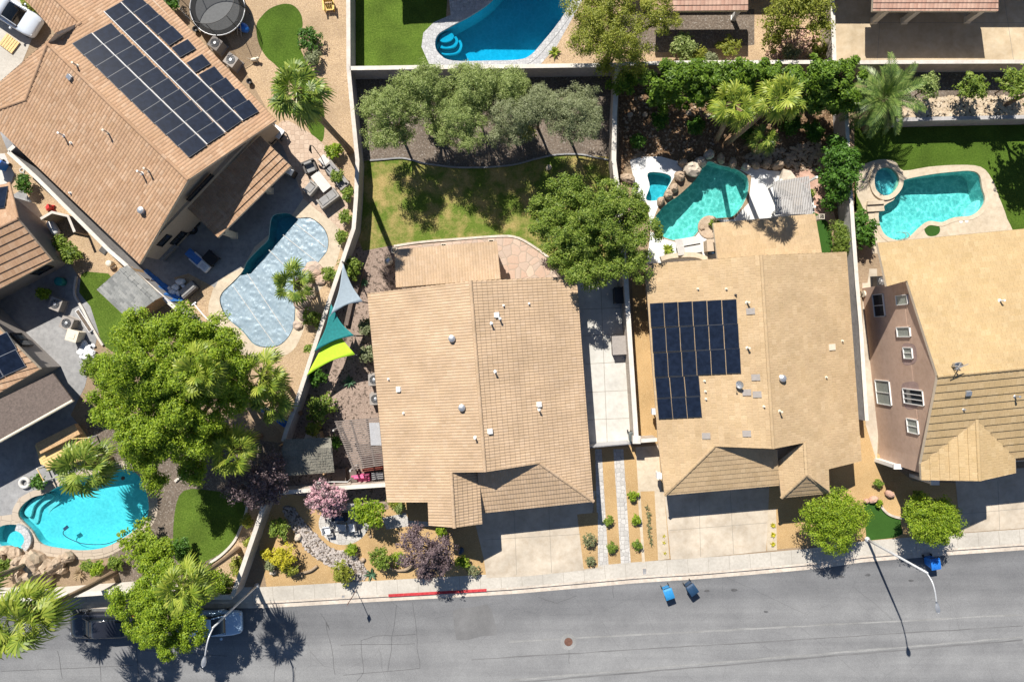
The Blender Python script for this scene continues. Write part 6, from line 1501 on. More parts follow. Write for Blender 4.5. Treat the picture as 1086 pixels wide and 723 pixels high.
bx = thing('pump_box', P(85,356), 'cream utility box next to the white rubble pile', 'utility box', None, rz(1,.3), local=True)
m = MB(); m.box((0,0,.45), (.75,.75,.9)); m.build('casing', M['cream'], bx, bevel=.02); m = MB(); m.box((0,0,.93), (.85,.85,.08)); m.box((.02,0,.98), (.4,.4,.04)); m.build('lid', M['cream'], bx, bevel=.01)

# ------------------------------------------------------------------ TRAMPOLINE
tr = thing('trampoline', P(236,15), 'big round black trampoline inside a netted ring of poles', 'trampoline')
b = P(236,15); rr_ = 2.0; m = MB()
m.lathe(b+Vector((0,0,.86)), [(1.62,0),(1.62,.015),(.02,.018)], 40); m.build('jumping_mat', M['mat_grey'], tr)
m = MB(); m.lathe(b+Vector((0,0,.87)), [(1.98,-.02),(2.0,.03),(1.62,.03),(1.62,.0)], 40); m.build('spring_pad', M['net'], tr)
m = MB(); q = [b+Vector((math.cos(a)*2.0, math.sin(a)*2.0, .86)) for a in np.linspace(0,2*math.pi,41)]; m.tube(q, .04, 8)
q2 = [b+Vector((math.cos(a)*2.0, math.sin(a)*2.0, 2.75)) for a in np.linspace(0,2*math.pi,41)]; m.tube(q2, .022, 6)
for k in range(8):
    a = k*math.pi/4; d = Vector((math.cos(a)*2.04, math.sin(a)*2.04, 0)); m.tube([b+d, b+d+Vector((0,0,2.75))], .025, 8)
m.build('frame', M['iron'], tr, True)
m = MB(); m.tube([v_+Vector((0,0,.03)) for v_ in q], .045, 8); m.build('ring', M['metal'], tr, True)
nt_ = NT('safety_net'); o_ = nt_.obj(); ck = nt_.n('ShaderNodeTexChecker', Vector=o_, Scale=30.0)
trn = nt_.n('ShaderNodeBsdfTransparent'); mxs = nt_.n('ShaderNodeMixShader'); nt_.set(mxs.inputs[0], .45); nt_.set(mxs.inputs[1], trn.outputs[0]); nt_.set(mxs.inputs[2], nt_.b.outputs[0]); nt_.b.inputs['Base Color'].default_value = (.02,.02,.022,1); nt_.b.inputs['Roughness'].default_value = .9
nt_.set(nt_.out.inputs[0], mxs.outputs[0]); M['safety_net'] = nt_.m
m = MB(); n = 40; vs = [b+Vector((math.cos(2*math.pi*k/n)*1.97, math.sin(2*math.pi*k/n)*1.97, z)) for z in (.9, 2.7) for k in range(n)]
m.add(vs, [(k,(k+1)%n,n+(k+1)%n,n+k) for k in range(n)]); m.build('net', M['safety_net'], tr)
m = MB(); m.tube([P(252,37)+Vector((0,0,.0)), P(257,28)+Vector((0,0,.95))], .03, 6); m.tube([P(256,39)+Vector((0,0,.0)), P(260,30)+Vector((0,0,.95))], .03, 6)
for k in range(1,4): m.tube([P(252,37).lerp(P(257,28), k/4)+Vector((0,0,.95*k/4)), P(256,39).lerp(P(260,30), k/4)+Vector((0,0,.95*k/4))], .025, 6)
m.build('ladder', M['metal'], tr)
m = MB(); m.rock(P(259,31)+Vector((0,0,.3)), (.55,.34,.3), random.Random(4), 12, 8, .1); single(m, 'play_ball', M['blue'], P(259,31), 'blue inflatable lying beside the trampoline', 'toy', smooth=True)
m = MB(); b = P(271,65); m.rock(b+Vector((0,0,.25)), (.28,.16,.18), random.Random(3), 10, 7, .1); m.rock(b+Vector((.28,.06,.38)), (.12,.11,.12), random.Random(4), 8, 6, .1)
for x, y in ((-.16,-.09),(-.16,.09),(.16,-.09),(.16,.09)): m.tube([b+Vector((x,y,0)), b+Vector((x,y,.2))], .04, 6)
m.tube([b+Vector((-.26,0,.3)), b+Vector((-.42,.05,.45))], [.035,.015], 6)
m.rock(b+Vector((.36,.08,.35)), (.07,.05,.05), random.Random(5), 6, 5, .05)
for y in (-.05, .1): m.rock(b+Vector((.24,.06+y,.49)), (.04,.025,.06), random.Random(6), 6, 5, 0)
single(m, 'dog', M['cream'], b, 'small cream dog standing on the gravel by the kidney lawn', 'dog', smooth=True)
for x, y, l in ((209,33,'dark garden pot against the wall left of the trampoline'),(266,88,'small dark pot on the gravel near the tall palm')):
    m = MB(); m.lathe(P(x, y), [(.13,0),(.2,.3),(.22,.34),(.18,.34),(.15,.2)], 14); single(m, 'garden_pot', M['metal_dark'], P(x, y), l, 'pot', smooth=True)

# ------------------------------------------------------------------ FURNITURE (local frames, back at +y)
def sofa(px, py, rot, w, label, mat='wicker_pale', seats=2, d=.85, z=.012, cush='cushion', cat='sofa', name='outdoor_sofa', group='outdoor seating set', arms=True):
    t = thing(name, P(px, py).xy.to_3d()+Vector((0,0,z)), label, cat, group, rot, local=True)
    m = MB(); m.box((0,0,.16), (w,d,.26)); m.build('base', M[mat], t, bevel=.02)
    m = MB(); m.box((0,d/2-.07,.42), (w,.14,.62)); m.build('back', M[mat], t, bevel=.02)
    if arms:
        for s in (-1, 1): m = MB(); m.box((s*(w/2-.07),-.06,.34), (.14,d-.14,.48)); m.build('arm', M[mat], t, bevel=.02)
    iw = (w-(.30 if arms else 0))/seats
    for k in range(seats):
        x = -iw*seats/2+iw*(k+.5); m = MB(); m.box((x,-.06,.36), (iw-.03,d-.20,.15)); m.build('seat_cushion', M[cush], t, bevel=.04)
        m = MB(); m.box((x,d/2-.20,.58), (iw-.05,.15,.38)); m.build('back_cushion', M[cush], t, bevel=.04)
    return t
def table(px, py, rot, w, d, h, label, mat='wicker', top='foam_white', z=.012, name='coffee_table', cat='table', group=None):
    t = thing(name, P(px, py).xy.to_3d()+Vector((0,0,z)), label, cat, group, rot, local=True)
    m = MB(); m.box((0,0,h-.03), (w,d,.06)); m.build('tabletop', M[top], t, bevel=.012)
    for a in (-1, 1):
        for b_ in (-1, 1): m = MB(); m.box((a*(w/2-.06),b_*(d/2-.06),(h-.06)/2), (.07,.07,h-.06)); m.build('leg', M[mat], t)
    m = MB(); m.box((0,0,h*.35), (w-.16,d-.16,.03)); m.build('shelf', M[mat], t)
    return t
sofa(330.5,178.5,rz(.78,.62)+R(60),.95,'dark wicker armchair at the upper end of the coffee table', 'wicker',1, cat='armchair', name='outdoor_armchair')
sofa(331.5,201,rz(.62,-.78)+R(178),.95,'wicker armchair at the pool end of the coffee table','wicker_pale',1, cat='armchair', name='outdoor_armchair')
sofa(350,212,rz(.8,-.6)+R(180),1.6,'two seat wicker loveseat with its back to the pool','wicker_pale',2)
sofa(358.5,188,rz(.62,.78),2.2,'long pale outdoor sofa along the gravel by the wall','wicker_pale',3)
table(342,194,rz(.62,.78),1.5,.75,.4,'long pale topped coffee table amid the outdoor sofas','wicker','canvas', group=None)
table(345.5,172,rz(.7,.7),.7,.6,.5,'small square side table near the bright bush','wicker','canvas', name='side_table')
u = thing('umbrella', P(340,168), 'closed dark umbrella leaning on the sofa near the bright bush', 'umbrella')
m = MB(); m.tube([P(336,161)+Vector((0,0,1.6)), P(340,163)+Vector((0,0,1.9)), P(346,172)+Vector((0,0,1.5))], .03, 6); m.tube([P(346,172)+Vector((0,0,1.5)), P(349,185)+Vector((0,0,.05))], .03, 6); m.build('pole', M['metal_dark'], u)
m = MB(); m.tube([P(336,161)+Vector((0,0,1.62)), P(334,164)+Vector((0,0,1.2)), P(334,166)+Vector((0,0,.8))], [.05,.10,.03], 8); m.build('canopy', M['net'], u)
table(296.5,142.5,rz(1,.7),1.0,.75,.74,'small white topped table by the wall of the solar covered house','metal_dark','foam_white', name='patio_table')
def chair(px, py, rot, label, mat='metal_dark', seatm='cushion', z=.012, group=None):
    t = thing('patio_chair', P(px, py).xy.to_3d()+Vector((0,0,z)), label, 'chair', group, rot, local=True)
    m = MB(); m.box((0,0,.43), (.5,.5,.06)); m.build('seat', M[seatm], t, bevel=.015)
    m = MB(); m.box((0,.25,.70), (.5,.05,.5)); m.build('backrest', M[seatm], t, bevel=.015)
    for a in (-1, 1):
        for b_ in (-1, 1): m = MB(); m.tube([(a*.22,b_*.22,0),(a*.22,b_*.22,.42)], .02, 6); m.build('leg', M[mat], t)
        m = MB(); m.tube([(a*.26,.24,.64),(a*.26,-.2,.64),(a*.26,-.22,.42)], .02, 6); m.build('arm', M[mat], t)
    return t
chair(290.5,137,rz(1,.7)+R(20),'dark patio chair above the small white topped table',seatm='net', group='chairs at the white topped table')
chair(290.5,150,rz(1,.7)+R(170),'dark patio chair below the small white topped table',seatm='net', group='chairs at the white topped table')
gr = thing('grill', P(309,184), 'barbecue grill with a pale lid at the corner of the striped patio roof', 'grill', None, rz(.9,.5), local=True)
m = MB(); m.box((0,0,.42), (.9,.5,.8)); m.build('cabinet', M['metal_dark'], gr, bevel=.01)
m = MB(); m.box((0,0,.92), (.85,.48,.2), taper=.75); m.build('lid', M['foam_white'], gr, bevel=.02); m = MB(); m.tube([(-.3,-.3,.9),(.3,-.3,.9)], .015, 6); m.build('handle', M['metal'], gr)
# left of the covered pool
lc = thing('pool_lounger', P(212,277), 'blue and white floating lounger on the shaded patio', 'lounger', None, rz(.75,.66), local=True)
m = MB(); m.box((-.45,0,.22), (1.3,.62,.2)); m.build('mattress', M['blue_tarp'], lc, bevel=.06)
m = MB(); m.box((.62,0,.30), (.85,.62,.34)); m.build('headrest', M['foam_white'], lc, bevel=.08); m = MB(); m.box((.62,0,.49), (.42,.3,.04)); m.build('cup_tray', M['metal'], lc)
for s in (-1, 1): m = MB(); m.box((-.1,s*.33,.3), (1.0,.1,.14)); m.build('armrest', M['foam_white'], lc, bevel=.03)
table(226,274.5,rz(.75,.66),.95,.85,.5,'square black table beside the blue floating lounger','metal_dark','net', name='side_table')
sofa(202.5,307.5,rz(.75,-.66)+R(180),1.25,'grey garden bench on the brown ground by the pool deck','wicker',1,.8,.012,'cushion','bench','garden_bench','garden seats left of the pool',False)
m = MB(); b = P(193,299); rg = random.Random(3)
for x, y, r in ((193,299,.34),(188,305,.30),(184,310,.3),(190,311,.22),(181,306,.2),(196,304,.2)): m.rock(P(x, y)+Vector((0,0,r*.7)), (r, r*.75, r*.8), rg, 9, 6, .2)
single(m, 'stone_pile', M['foam_white'], b, 'pile of white decorative stones next to the grey garden bench', 'stones')
m = MB(); m.tube([P(206,322)+Vector((0,0,.06)), P(216,334)+Vector((0,0,.06)), P(225,343)+Vector((0,0,.06))], .05, 8); m.box(P(206,322)+Vector((0,0,.08)), (.4,.12,.1), R(30)); single(m, 'pool_pole', M['foam_white'], P(216,334), 'white pole lying on the gravel beside the pool deck', 'pole')
m = MB(); a, b = P(142,289,1.2), P(183,322,1.2)
d = (b-a).normalized(); nrm = Vector((-d.y, d.x, 0))
vs = []; n = 14
for i in range(n+1):
    p = a.lerp(b, i/n); sg = .03*math.sin(i*1.9)
    for off, zz in ((.14,1.84),(.16+sg,1.4),(.19+sg*2,.8),(.25+sg,.35),(.5+sg,.06)): vs.append(Vector((p.x, p.y, zz))+nrm*off)
m.add(vs, [(5*i+k, 5*i+k+1, 5*i+k+6, 5*i+k+5) for i in range(n) for k in range(4)])
tp_ = single(m, 'tarp', M['blue_tarp'], P(165,306), 'long bright blue tarp hanging on the wall behind the grey shed', 'tarp')
sm = tp_.modifiers.new('Thickness', 'SOLIDIFY'); sm.thickness = .012
# bench clutter by the SE wall of house D
def bike(px, py, rot, label):
    t = thing('bicycle', P(px, py).xy.to_3d()+Vector((0,0,.013)), label, 'bicycle', 'bicycles by the wall', rot, local=True)
    for x in (-.5, .5):
        m = MB(); m.tube([(x+math.cos(a)*.33, 0, .34+math.sin(a)*.33) for a in np.linspace(0,2*math.pi,25)], .022, 6)
        for k in range(6): a = k*math.pi/6; m.tube([(x-math.cos(a)*.31,0,.34-math.sin(a)*.31),(x+math.cos(a)*.31,0,.34+math.sin(a)*.31)], .005, 4)
        m.build('wheel', M['rubber'], t)
    m = MB()
    for a, b_ in (((-.5,0,.34),(-.1,0,.30)),((-.1,0,.30),(.36,0,.78)),((-.1,0,.30),(-.22,0,.80)),((-.22,0,.74),(.34,0,.76)),((-.5,0,.34),(-.2,0,.74)),((.5,0,.34),(.36,0,.84))): m.tube([a, b_], .022, 6)
    m.build('frame', M['blue_bin'], t); m = MB(); m.tube([(.30,-.27,.92),(.38,-.1,.9),(.38,.1,.9),(.30,.27,.92)], .018, 6); m.build('handlebar', M['metal_dark'], t)
    m = MB(); m.box((-.24,0,.84), (.26,.14,.07), taper=.7); m.build('saddle', M['net'], t, bevel=.02)
bike(190,250,rz(.8,-.6),'bicycle parked nearest the wall of the solar covered house'); bike(193,254,rz(.85,-.5),'bicycle parked outside the other one by the house wall')
table(181,267,rz(.7,-.7),1.6,.7,.8,'long grey work table against the wall near the bicycles','metal','concrete_grey', name='work_table')
for x, y, l in ((205,244,'dark tyre lying on the shaded patio near the bicycles'),(208,236,'dark tyre leaning under the corner of the patio roof')):
    m = MB(); m.tube([P(x, y)+Vector((math.cos(a)*.26, math.sin(a)*.26, .1)) for a in np.linspace(0,2*math.pi,21)], .1, 8); single(m, 'tyre', M['rubber'], P(x, y), l, 'tyre', 'tyres on the patio', smooth=True)
# yellow chair at the top
yc = thing('garden_chair', P(350,9), 'yellow slatted garden chair on the gravel by the wall', 'chair', None, R(5), local=True)
m = MB()
for k in range(5): m.box((-.26+k*.13,-.05,.34-.0*k), (.11,.55,.03))
m.build('seat', M['yellow'], yc); m = MB()
for k in range(5): m.box((-.26+k*.13,.33,.66), (.11,.03,.7))
m.box((0,.35,.6), (.64,.04,.08)); m.build('backrest', M['yellow'], yc)
for s in (-1, 1):
    m = MB(); m.box((s*.36,.0,.54), (.12,.75,.03)); m.build('arm', M['yellow'], yc)
    m = MB(); m.box((s*.33,-.28,.27), (.06,.08,.54)); m.build('leg', M['yellow'], yc); m = MB(); m.box((s*.33,.3,.27), (.06,.08,.54)); m.build('leg', M['yellow'], yc)
# plywood sheets on the driveway
pw = thing('pallet', P(11,47), 'pale yellow wooden pallet lying on the driveway below the white car', 'pallet', None, rz(.8,.6), local=True)
m = MB()
for k in range(6): m.box((-.5+k*.2,0,.12), (.16,1.0,.02))
m.build('boards', M['wood_yellow'], pw); m = MB()
for y in (-.45,0,.45): m.box((0,y,.055), (1.15,.09,.10))
m.build('bearers', M['wood'], pw)

# ------------------------------------------------------------------ SHED
sh = thing('shed', P(135,315), 'grey shingled storage shed between the lawn and the long wall', 'shed')
SP = Plane([(128,285,2.5),(164,319,2.5),(103,307,2.0),(137,339,None)]); SP.pts = [SP.pts[i] for i in (0,1,3,2)]
ra, rb_ = P(128,285,2.5), P(164,319,2.5); dq = (P(103,307,2.0)-ra); S2 = Plane.__new__(Plane)
far = Vector((-dq.x, -dq.y, 0))*.2; S2.pts = [ra, rb_, rb_+far+Vector((0,0,-.25)), ra+far+Vector((0,0,-.25))]; S2.c = ra; S2.n = (S2.pts[1]-S2.pts[0]).cross(S2.pts[2]-S2.pts[0]).normalized()
if S2.n.z < 0: S2.n = -S2.n
S2.setup(); roof(sh, [SP, S2], [(ra, rb_)], 'shingle_grey', 'wood', course=.2, step=.015)
ft = [tuple(SP.pts[2].xy), tuple(SP.pts[3].xy), tuple(S2.pts[3].xy), tuple(S2.pts[2].xy)]; ft = offset(ft, -.12)
m = MB(); m.prism(ft, 0, 1.95); m.build('wall', M['wood'], sh)
m = MB()
for (a_, b_, c_2) in ((SP.pts[2], S2.pts[2], rb_),(SP.pts[3], S2.pts[3], ra)):
    k = (Vector((ra.x+rb_.x, ra.y+rb_.y, 0))/2-Vector((c_2.x,c_2.y,0))).normalized()*.12; p = [Vector((a_.x,a_.y,1.9))+k, Vector((b_.x,b_.y,1.9))+k, Vector((c_2.x,c_2.y,2.42))+k]; m.add(p+[x+k*.5 for x in p], [(0,1,2),(5,4,3),(0,1,4,3),(1,2,5,4),(2,0,3,5)])
m.build('gable', M['wood'], sh)
c_w, n_w, h_w, L_w = wallplane(ft[0], ft[1], P(135,300)); m = MB(); Mx = Matrix((h_w, n_w, Vector((0,0,1)))).transposed()
m.box(c_w+h_w*L_w*.5+n_w*.02+Vector((0,0,.9)), (.9,.05,1.7), M=Mx); dd = m.build('door', M['wood_dark'], sh); m = MB(); m.box(c_w+h_w*(L_w*.5+.35)+n_w*.06+Vector((0,0,.9)), (.05,.05,.14), M=Mx); m.build('handle', M['metal'], dd)
# red toy, pipes, white things left
m = MB(); b = P(55,221); m.box(b+Vector((0,0,.3)), (.5,.3,.3), R(20), taper=.7); m.box(b+Vector((.2,.05,.55)), (.1,.28,.35), R(20))
for x, y in ((-.2,-.17),(-.2,.17),(.2,-.17),(.2,.17)): m.tube([b+Vector((x,y-.04,.12)), b+Vector((x,y+.04,.12))], .12, 10)
single(m, 'ride_on_toy', M['red'], b, 'small red ride on toy beside the angled screen wall', 'toy', bevel=.02)
wt = thing('propane_tank', P(61,243), 'white horizontal tank behind the angled screen wall', 'tank', None, rz(.5,.85), local=True)
m = MB(); m.tube([(-.62,0,.45),(-.55,0,.45),(-.4,0,.45),(.4,0,.45),(.55,0,.45),(.62,0,.45)], [.05,.2,.30,.30,.2,.05], 16); m.build('vessel', M['foam_white'], wt, True)
for x in (-.35,.35): m = MB(); m.box((x,0,.12), (.1,.5,.24)); m.build('foot', M['metal'], wt)
m = MB(); q = [P(24,181)+Vector((math.cos(a)*.16, math.sin(a)*.16, .05)) for a in np.linspace(0,2*math.pi,17)]; m.tube(q, .045, 6); m.tube([P(25,183)+Vector((0,0,.05)), P(27,187)+Vector((0,0,.05)), P(29,186)+Vector((0,0,.05))], .04, 6)
single(m, 'garden_hose', M['canvas'], P(25,183), 'coiled pale hose on the gravel behind the blue bin', 'hose')
m = MB(); m.box(P(110,266)+Vector((0,0,.04)), (.55,.4,.08), rz(.8,.6)); m.box(P(110,266)+Vector((0,0,.09)), (.45,.3,.03), rz(.8,.6)); single(m, 'stepping_slab', M['iron'], P(110,266), 'dark rectangular slab on the gravel against the long wall', 'slab')
m = MB(); m.lathe(P(119,280), [(.2,0),(.26,.3),(.22,.5),(.12,.55)], 12); m.rock(P(121,283)+Vector((0,0,.15)), (.2,.16,.15), random.Random(3), 8, 6, .2); single(m, 'garden_pot', M['cream'], P(119,280), 'pale pot and stone at the upper corner of the grey shed', 'pot')
m = MB(); m.lathe(P(67,299), [(.3,0),(.32,.55),(.26,.6),(.05,.62)], 16); single(m, 'rain_barrel', M['teal_cloth'], P(67,299), 'teal barrel in the deep shade above the cooling units', 'barrel', smooth=True)
m = MB(); q = catline([P(*k).xy for k in [(82,293),(80,312),(88,326),(96,342),(105,358),(110,366)]], 4); m.prism(line_poly(q, .16), 0, .16); struct(m.build('lawn_edging', M['cap']))
tro = thing('planter_trough', P(91,340), 'long narrow white trough between the cooling units and the lawn', 'planter', None, rz(.55,.83), local=True)
m = MB(); m.box((0,0,.12), (1.9,.35,.24)); m.build('trough', M['foam_white'], tro, bevel=.02); m = MB(); m.box((0,0,.235), (1.8,.26,.02)); m.build('soil', M['soil_dark'], tro)

# ------------------------------------------------------------------ WOODEN DECK with benches and rails
dk = thing('wooden_deck', P(70,485), 'yellow wooden deck with bench steps above the turquoise pool', 'deck')
q = [(37,472),(80,452),(88,463),(95,485),(60,498),(43,492)]; m = MB(); m.prism(W(q, .5), .0, .5); m.build('platform', M['wood_yellow'], dk)
m = MB(); a, b = P(43,484,.5), P(86,462.5,.5); d = (b-a).normalized(); nr_ = Vector((-d.y,d.x,0))
for k in range(7): o_2 = nr_*(.06-k*.19); m.prism(line_poly([(a+o_2).xy, (b+o_2).xy], .165), .505, .53)
m.build('boards', M['wood_yellow'], dk)
m = MB(); m.prism(W([(38,470),(79,449.5),(85,460),(43,481)], .9), .5, .92); m.build('bench', M['wood'], dk)
for k, (x, y) in enumerate(((50,494),(57,507),(103,462),(109,476))):
    m = MB(); p = P(x, y); m.box(p+Vector((0,0,.55)), (.09,.09,1.1)); m.build('rail_post', M['white'], dk)
m = MB(); m.tube([P(50,494)+Vector((0,0,1.08)), P(57,507)+Vector((0,0,1.08))], .035, 6); m.tube([P(103,462)+Vector((0,0,1.08)), P(109,476)+Vector((0,0,1.08))], .035, 6); m.tube([P(86,463)+Vector((0,0,1.08)), P(103,462)+Vector((0,0,1.08))], .04, 6); m.tube([P(92,471)+Vector((0,0,1.08)), P(109,471)+Vector((0,0,1.08))], .04, 6); m.build('hand_rail', M['wood_yellow'], dk)
m = MB(); q = [P(27.5,511.5)+Vector((math.cos(a)*.33, math.sin(a)*.33, .13)) for a in np.linspace(0,2*math.pi,25)]; m.tube(q, .13, 10); single(m, 'swim_ring', M['canvas'], P(27.5,511.5), 'pale inflatable swim ring on the shaded patio', 'swim ring', smooth=True)
m = MB(); q = catline([P(69,560)+Vector((0,0,-.11)), P(66,566)+Vector((0,0,-.11)), P(74,572)+Vector((0,0,-.11)), P(90,577)+Vector((0,0,-.11)), P(115,576)+Vector((0,0,-.11)), P(138,563)+Vector((0,0,-.11)), P(157,541)+Vector((0,0,-.05))], 6); m.tube(q, .03, 6); m.box(P(69,560)+Vector((0,0,-.1)), (.35,.22,.1), R(40)); single(m, 'pool_hose', M['blue_dark'], P(100,577), 'dark cleaner hose curving on the turquoise pool', 'hose')
m = MB(); 
for x, y in ((99,541),(102,552)): m.lathe(P(x, y, -1.45).xy.to_3d()+Vector((0,0,-1.52)), [(.12,0),(.12,.04),(.02,.05)], 12)
m.rock(P(130,507)+Vector((0,0,-.05)), (.16,.14,.1), random.Random(2), 10, 6, .05); single(m, 'chlorine_floater', M['rust'], P(130,507), 'small brown floater on the turquoise pool near the palm', 'pool float')

# blue slide
sl = thing('slide', P(295,440), 'blue plastic slide poking out of the tree clump at the wall', 'slide', None, rz(.72,.7), local=True)
m = MB(); n = 10; vs = []
for i in range(n+1):
    x = -1.0+2.0*i/n; zz = 1.25*(1-i/n)**1.2+.12
    for y, dz_ in ((-.26,.16),(-.22,.0),(.22,.0),(.26,.16)): vs.append((x, y, zz+dz_))
m.add(vs, [(4*i+k, 4*i+k+1, 4*i+k+5, 4*i+k+4) for i in range(n) for k in range(3)]); so = m.build('chute', M['blue'], sl); mm_ = so.modifiers.new('Thickness','SOLIDIFY'); mm_.thickness = .04
for s in (-1,1): m = MB(); m.tube([(-1.0,s*.3,0),(-1.0,s*.3,1.7)], .04, 6); m.build('post', M['wood'], sl)
m = MB()
for k in range(4): m.tube([(-1.0,-.3,.3*(k+1)),(-1.0,.3,.3*(k+1))], .025, 6)
m.build('ladder', M['wood'], sl)

# ------------------------------------------------------------------ SHADE SAILS
def sail(pts, mat, label, posts, sagc=.12, z0=0):
    c = sum((P(*p) for p in pts), Vector())/3; t = thing('shade_sail', (c.x, c.y, 0), label, 'shade sail', 'shade sails of the side yard')
    A, B, C = (P(*p) for p in pts); n = 12; vs = []; ix = {}
    ce = (A+B+C)/3
    for i in range(n+1):
        for j in range(n+1-i):
            u, v_ = i/n, j/n; w = 1-u-v_; p = A*w+B*u+C*v_
            e = (u*v_+v_*w+u*w)*3
            pin = sum((4*a_*b_ for a_, b_, k in ((u,v_,w),(v_,w,u),(u,w,v_)) if k < .34), 0)/2
            edge = max(4*u*v_*(1-w)**2*(1-3*w if w < .33 else 0), 4*v_*w*(1-u)**2*(1-3*u if u < .33 else 0), 4*u*w*(1-v_)**2*(1-3*v_ if v_ < .33 else 0))
            p = p+(ce-p)*.24*max(0, edge)+Vector((0,0,-sagc*e)); ix[i, j] = len(vs); vs.append(p)
    fs = []
    for i in range(n):
        for j in range(n-i):
            fs.append((ix[i,j], ix[i+1,j], ix[i,j+1]))
            if j < n-i-1: fs.append((ix[i+1,j], ix[i+1,j+1], ix[i,j+1]))
    m = MB(); m.add(vs, fs); o = m.build('cloth', M[mat], t, True); k = o.modifiers.new('Thickness', 'SOLIDIFY'); k.thickness = .01
    for i in posts:
        p = P(*pts[i]); m = MB(); m.tube([(p.x, p.y, z0), (p.x, p.y, p.z+.1)], .05, 8); m.build('post', M['metal_dark'], t)
    m = MB()
    for p in (A, B, C): d = (p-ce).normalized(); m.tube([p-d*.05, p+d*.12], .015, 5)
    m.build('hook', M['metal'], t)
sail([(363.5,278,3.6),(350.5,334,3.2),(385,320,3.2)], 'grey_cloth', 'blue grey triangular shade sail, uppermost of the three', (0,2))
sail([(351,322,3.0),(333,373,2.6),(376,356,2.8)], 'teal_cloth', 'teal triangular shade sail between the grey and the lime one', (2,))
sail([(352,330,2.5),(325,398.5,2.4),(377,376,2.4)], 'lime_cloth', 'lime green triangular shade sail, lowest of the three', (2,))

# ------------------------------------------------------------------ SIDE YARD STRUCTURES
th_ = thing('thatched_shelter', P(328,485), 'grey thatched shelter roof against the white topped wall', 'shelter')
T1 = [P(300,478,2.6), P(352,474,2.6), P(351,464,2.2), P(302,466,2.2)]; T2 = [P(300,478,2.6), P(352,474,2.6), P(355,499,1.9), P(304,503,1.9)]
m = MB(); rg = random.Random(6)
for T, rows in ((T2,9),(T1,4)):
    for r_ in range(rows):
        for k in range(46):
            s = (k+rg.uniform(-.4,.4))/46; t0 = r_/rows; t1 = min(1.05, (r_+1.9)/rows); w = .035+.03*rg.random()
            p0 = T[0].lerp(T[1], s).lerp(T[3].lerp(T[2], s), t0); p1 = T[0].lerp(T[1], s).lerp(T[3].lerp(T[2], s), t1); dd_ = (T[1]-T[0]).normalized(); j = Vector((0,0,.05+rg.uniform(0,.05)))
            m.add([p0-dd_*w+j*.3, p0+dd_*w+j*.3, p1+dd_*w*1.2+j, p1-dd_*w*1.2+j], [(0,1,2,3)])
    m.add([x-Vector((0,0,.02)) for x in T], [(0,1,2,3)])
m.build('thatch', M['thatch'], th_)
for x, y in ((306,468),(350,467),(308,500),(351,497)): m = MB(); p = P(x, y); m.tube([p, p+Vector((0,0,2.0))], .06, 8); m.build('post', M['wood'], th_)
pg = thing('slatted_cover', P(385,475), 'slatted grey patio cover joined to the barrel tile house', 'pergola')
zc_ = 2.5; m = MB()
a0, a1, b0, b1 = P(355,447,zc_), P(374,497,zc_), P(406,443,zc_), P(409,492,zc_)
for k in range(24):
    p, q_ = a0.lerp(P(374,497,zc_), k/23), b0.lerp(b1, k/23); m.prism(line_poly([p.xy, q_.xy], .075), zc_, zc_+.05)
m.build('slats', M['slat_brown'], pg)
for s in (.02,.33,.66,.98):
    m = MB(); p, q_ = a0.lerp(b0, s), P(374,497,zc_).lerp(b1, s); m.prism(line_poly([p.xy, q_.xy], .10), zc_-.2, zc_-.002); m.build('beam', M['slat_brown'], pg)
for x, y in ((362,452),(379,493),(402,450)): m = MB(); p = P(x, y); m.box(p+Vector((0,0,1.15)), (.12,.12,2.3)); m.build('post', M['slat_grey'], pg)
m = MB()
for k in range(14): p = P(392+k*.9,448,zc_+.055); q_ = P(394+k*.9,472,zc_+.055); m.tube([p, q_], .045, 6)
m.build('clear_sheet', M['polycarb'], pg)
rd = thing('brick_bench', P(395,494), 'dark red slatted bench roof under the edge of the barrel tile roof', 'bench')
m = MB()
for k in range(5): m.prism(line_poly([P(384,485+k*3.4,.5).xy, P(406,482+k*3.4,.5).xy], .19), .42, .5)
m.build('seat', M['redbrick'], rd)
for x, y in ((386,490),(404,488),(386,498),(404,496)): m = MB(); m.box(P(x, y)+Vector((0,0,.2)), (.1,.1,.42)); m.build('leg', M['redbrick'], rd)
sofa(384.5,506,R(4),1.3,'pink cushioned garden couch behind the white topped wall','pink',1,.65,.012,'pink','couch','garden_couch',None)
table(402,503,R(4),.85,.5,.6,'pale corrugated side table right of the pink couch','metal','polycarb', name='side_table')
table(362,503,R(3),1.0,1.1,.7,'left dark square table in the side yard corner','wood_dark','wood_dark', name='patio_table', group='dark tables')
table(377,502,R(3),.5,1.0,.7,'narrow dark table next to the pink couch','wood_dark','wood_dark', name='patio_table')
m = MB(); m.tube([P(341,507)+Vector((0,0,1.6)), P(358,506)+Vector((0,0,1.6)), P(374,506)+Vector((0,0,1.6))], .03, 6); m.tube([P(341,507), P(341,507)+Vector((0,0,1.62))], .03, 6); m.tube([P(374,506), P(374,506)+Vector((0,0,1.62))], .03, 6); single(m, 'towel_rail', M['white'], P(358,506), 'white rail running along the wall beside the pink couch', 'rail')
rosette(371,404,8,'dark spiky plant on the pinkish mulch below the lime sail','leaf_agave',16,name='spiky_plant')
rosette(386,300,6,'spiky plant on the mulch by the patio roof','leaf_agave',14,name='spiky_plant')
table(332,462,R(-20),.9,.6,.45,'pale low table behind the thatched shelter','wood','canvas', name='side_table')
m = MB(); m.box(P(343,462)+Vector((0,0,.5)), (.14,.8,1.0), R(15)); single(m, 'garden_post', M['bark_pale'], P(343,462), 'leaning pale wooden post between shelter and slatted cover', 'post')
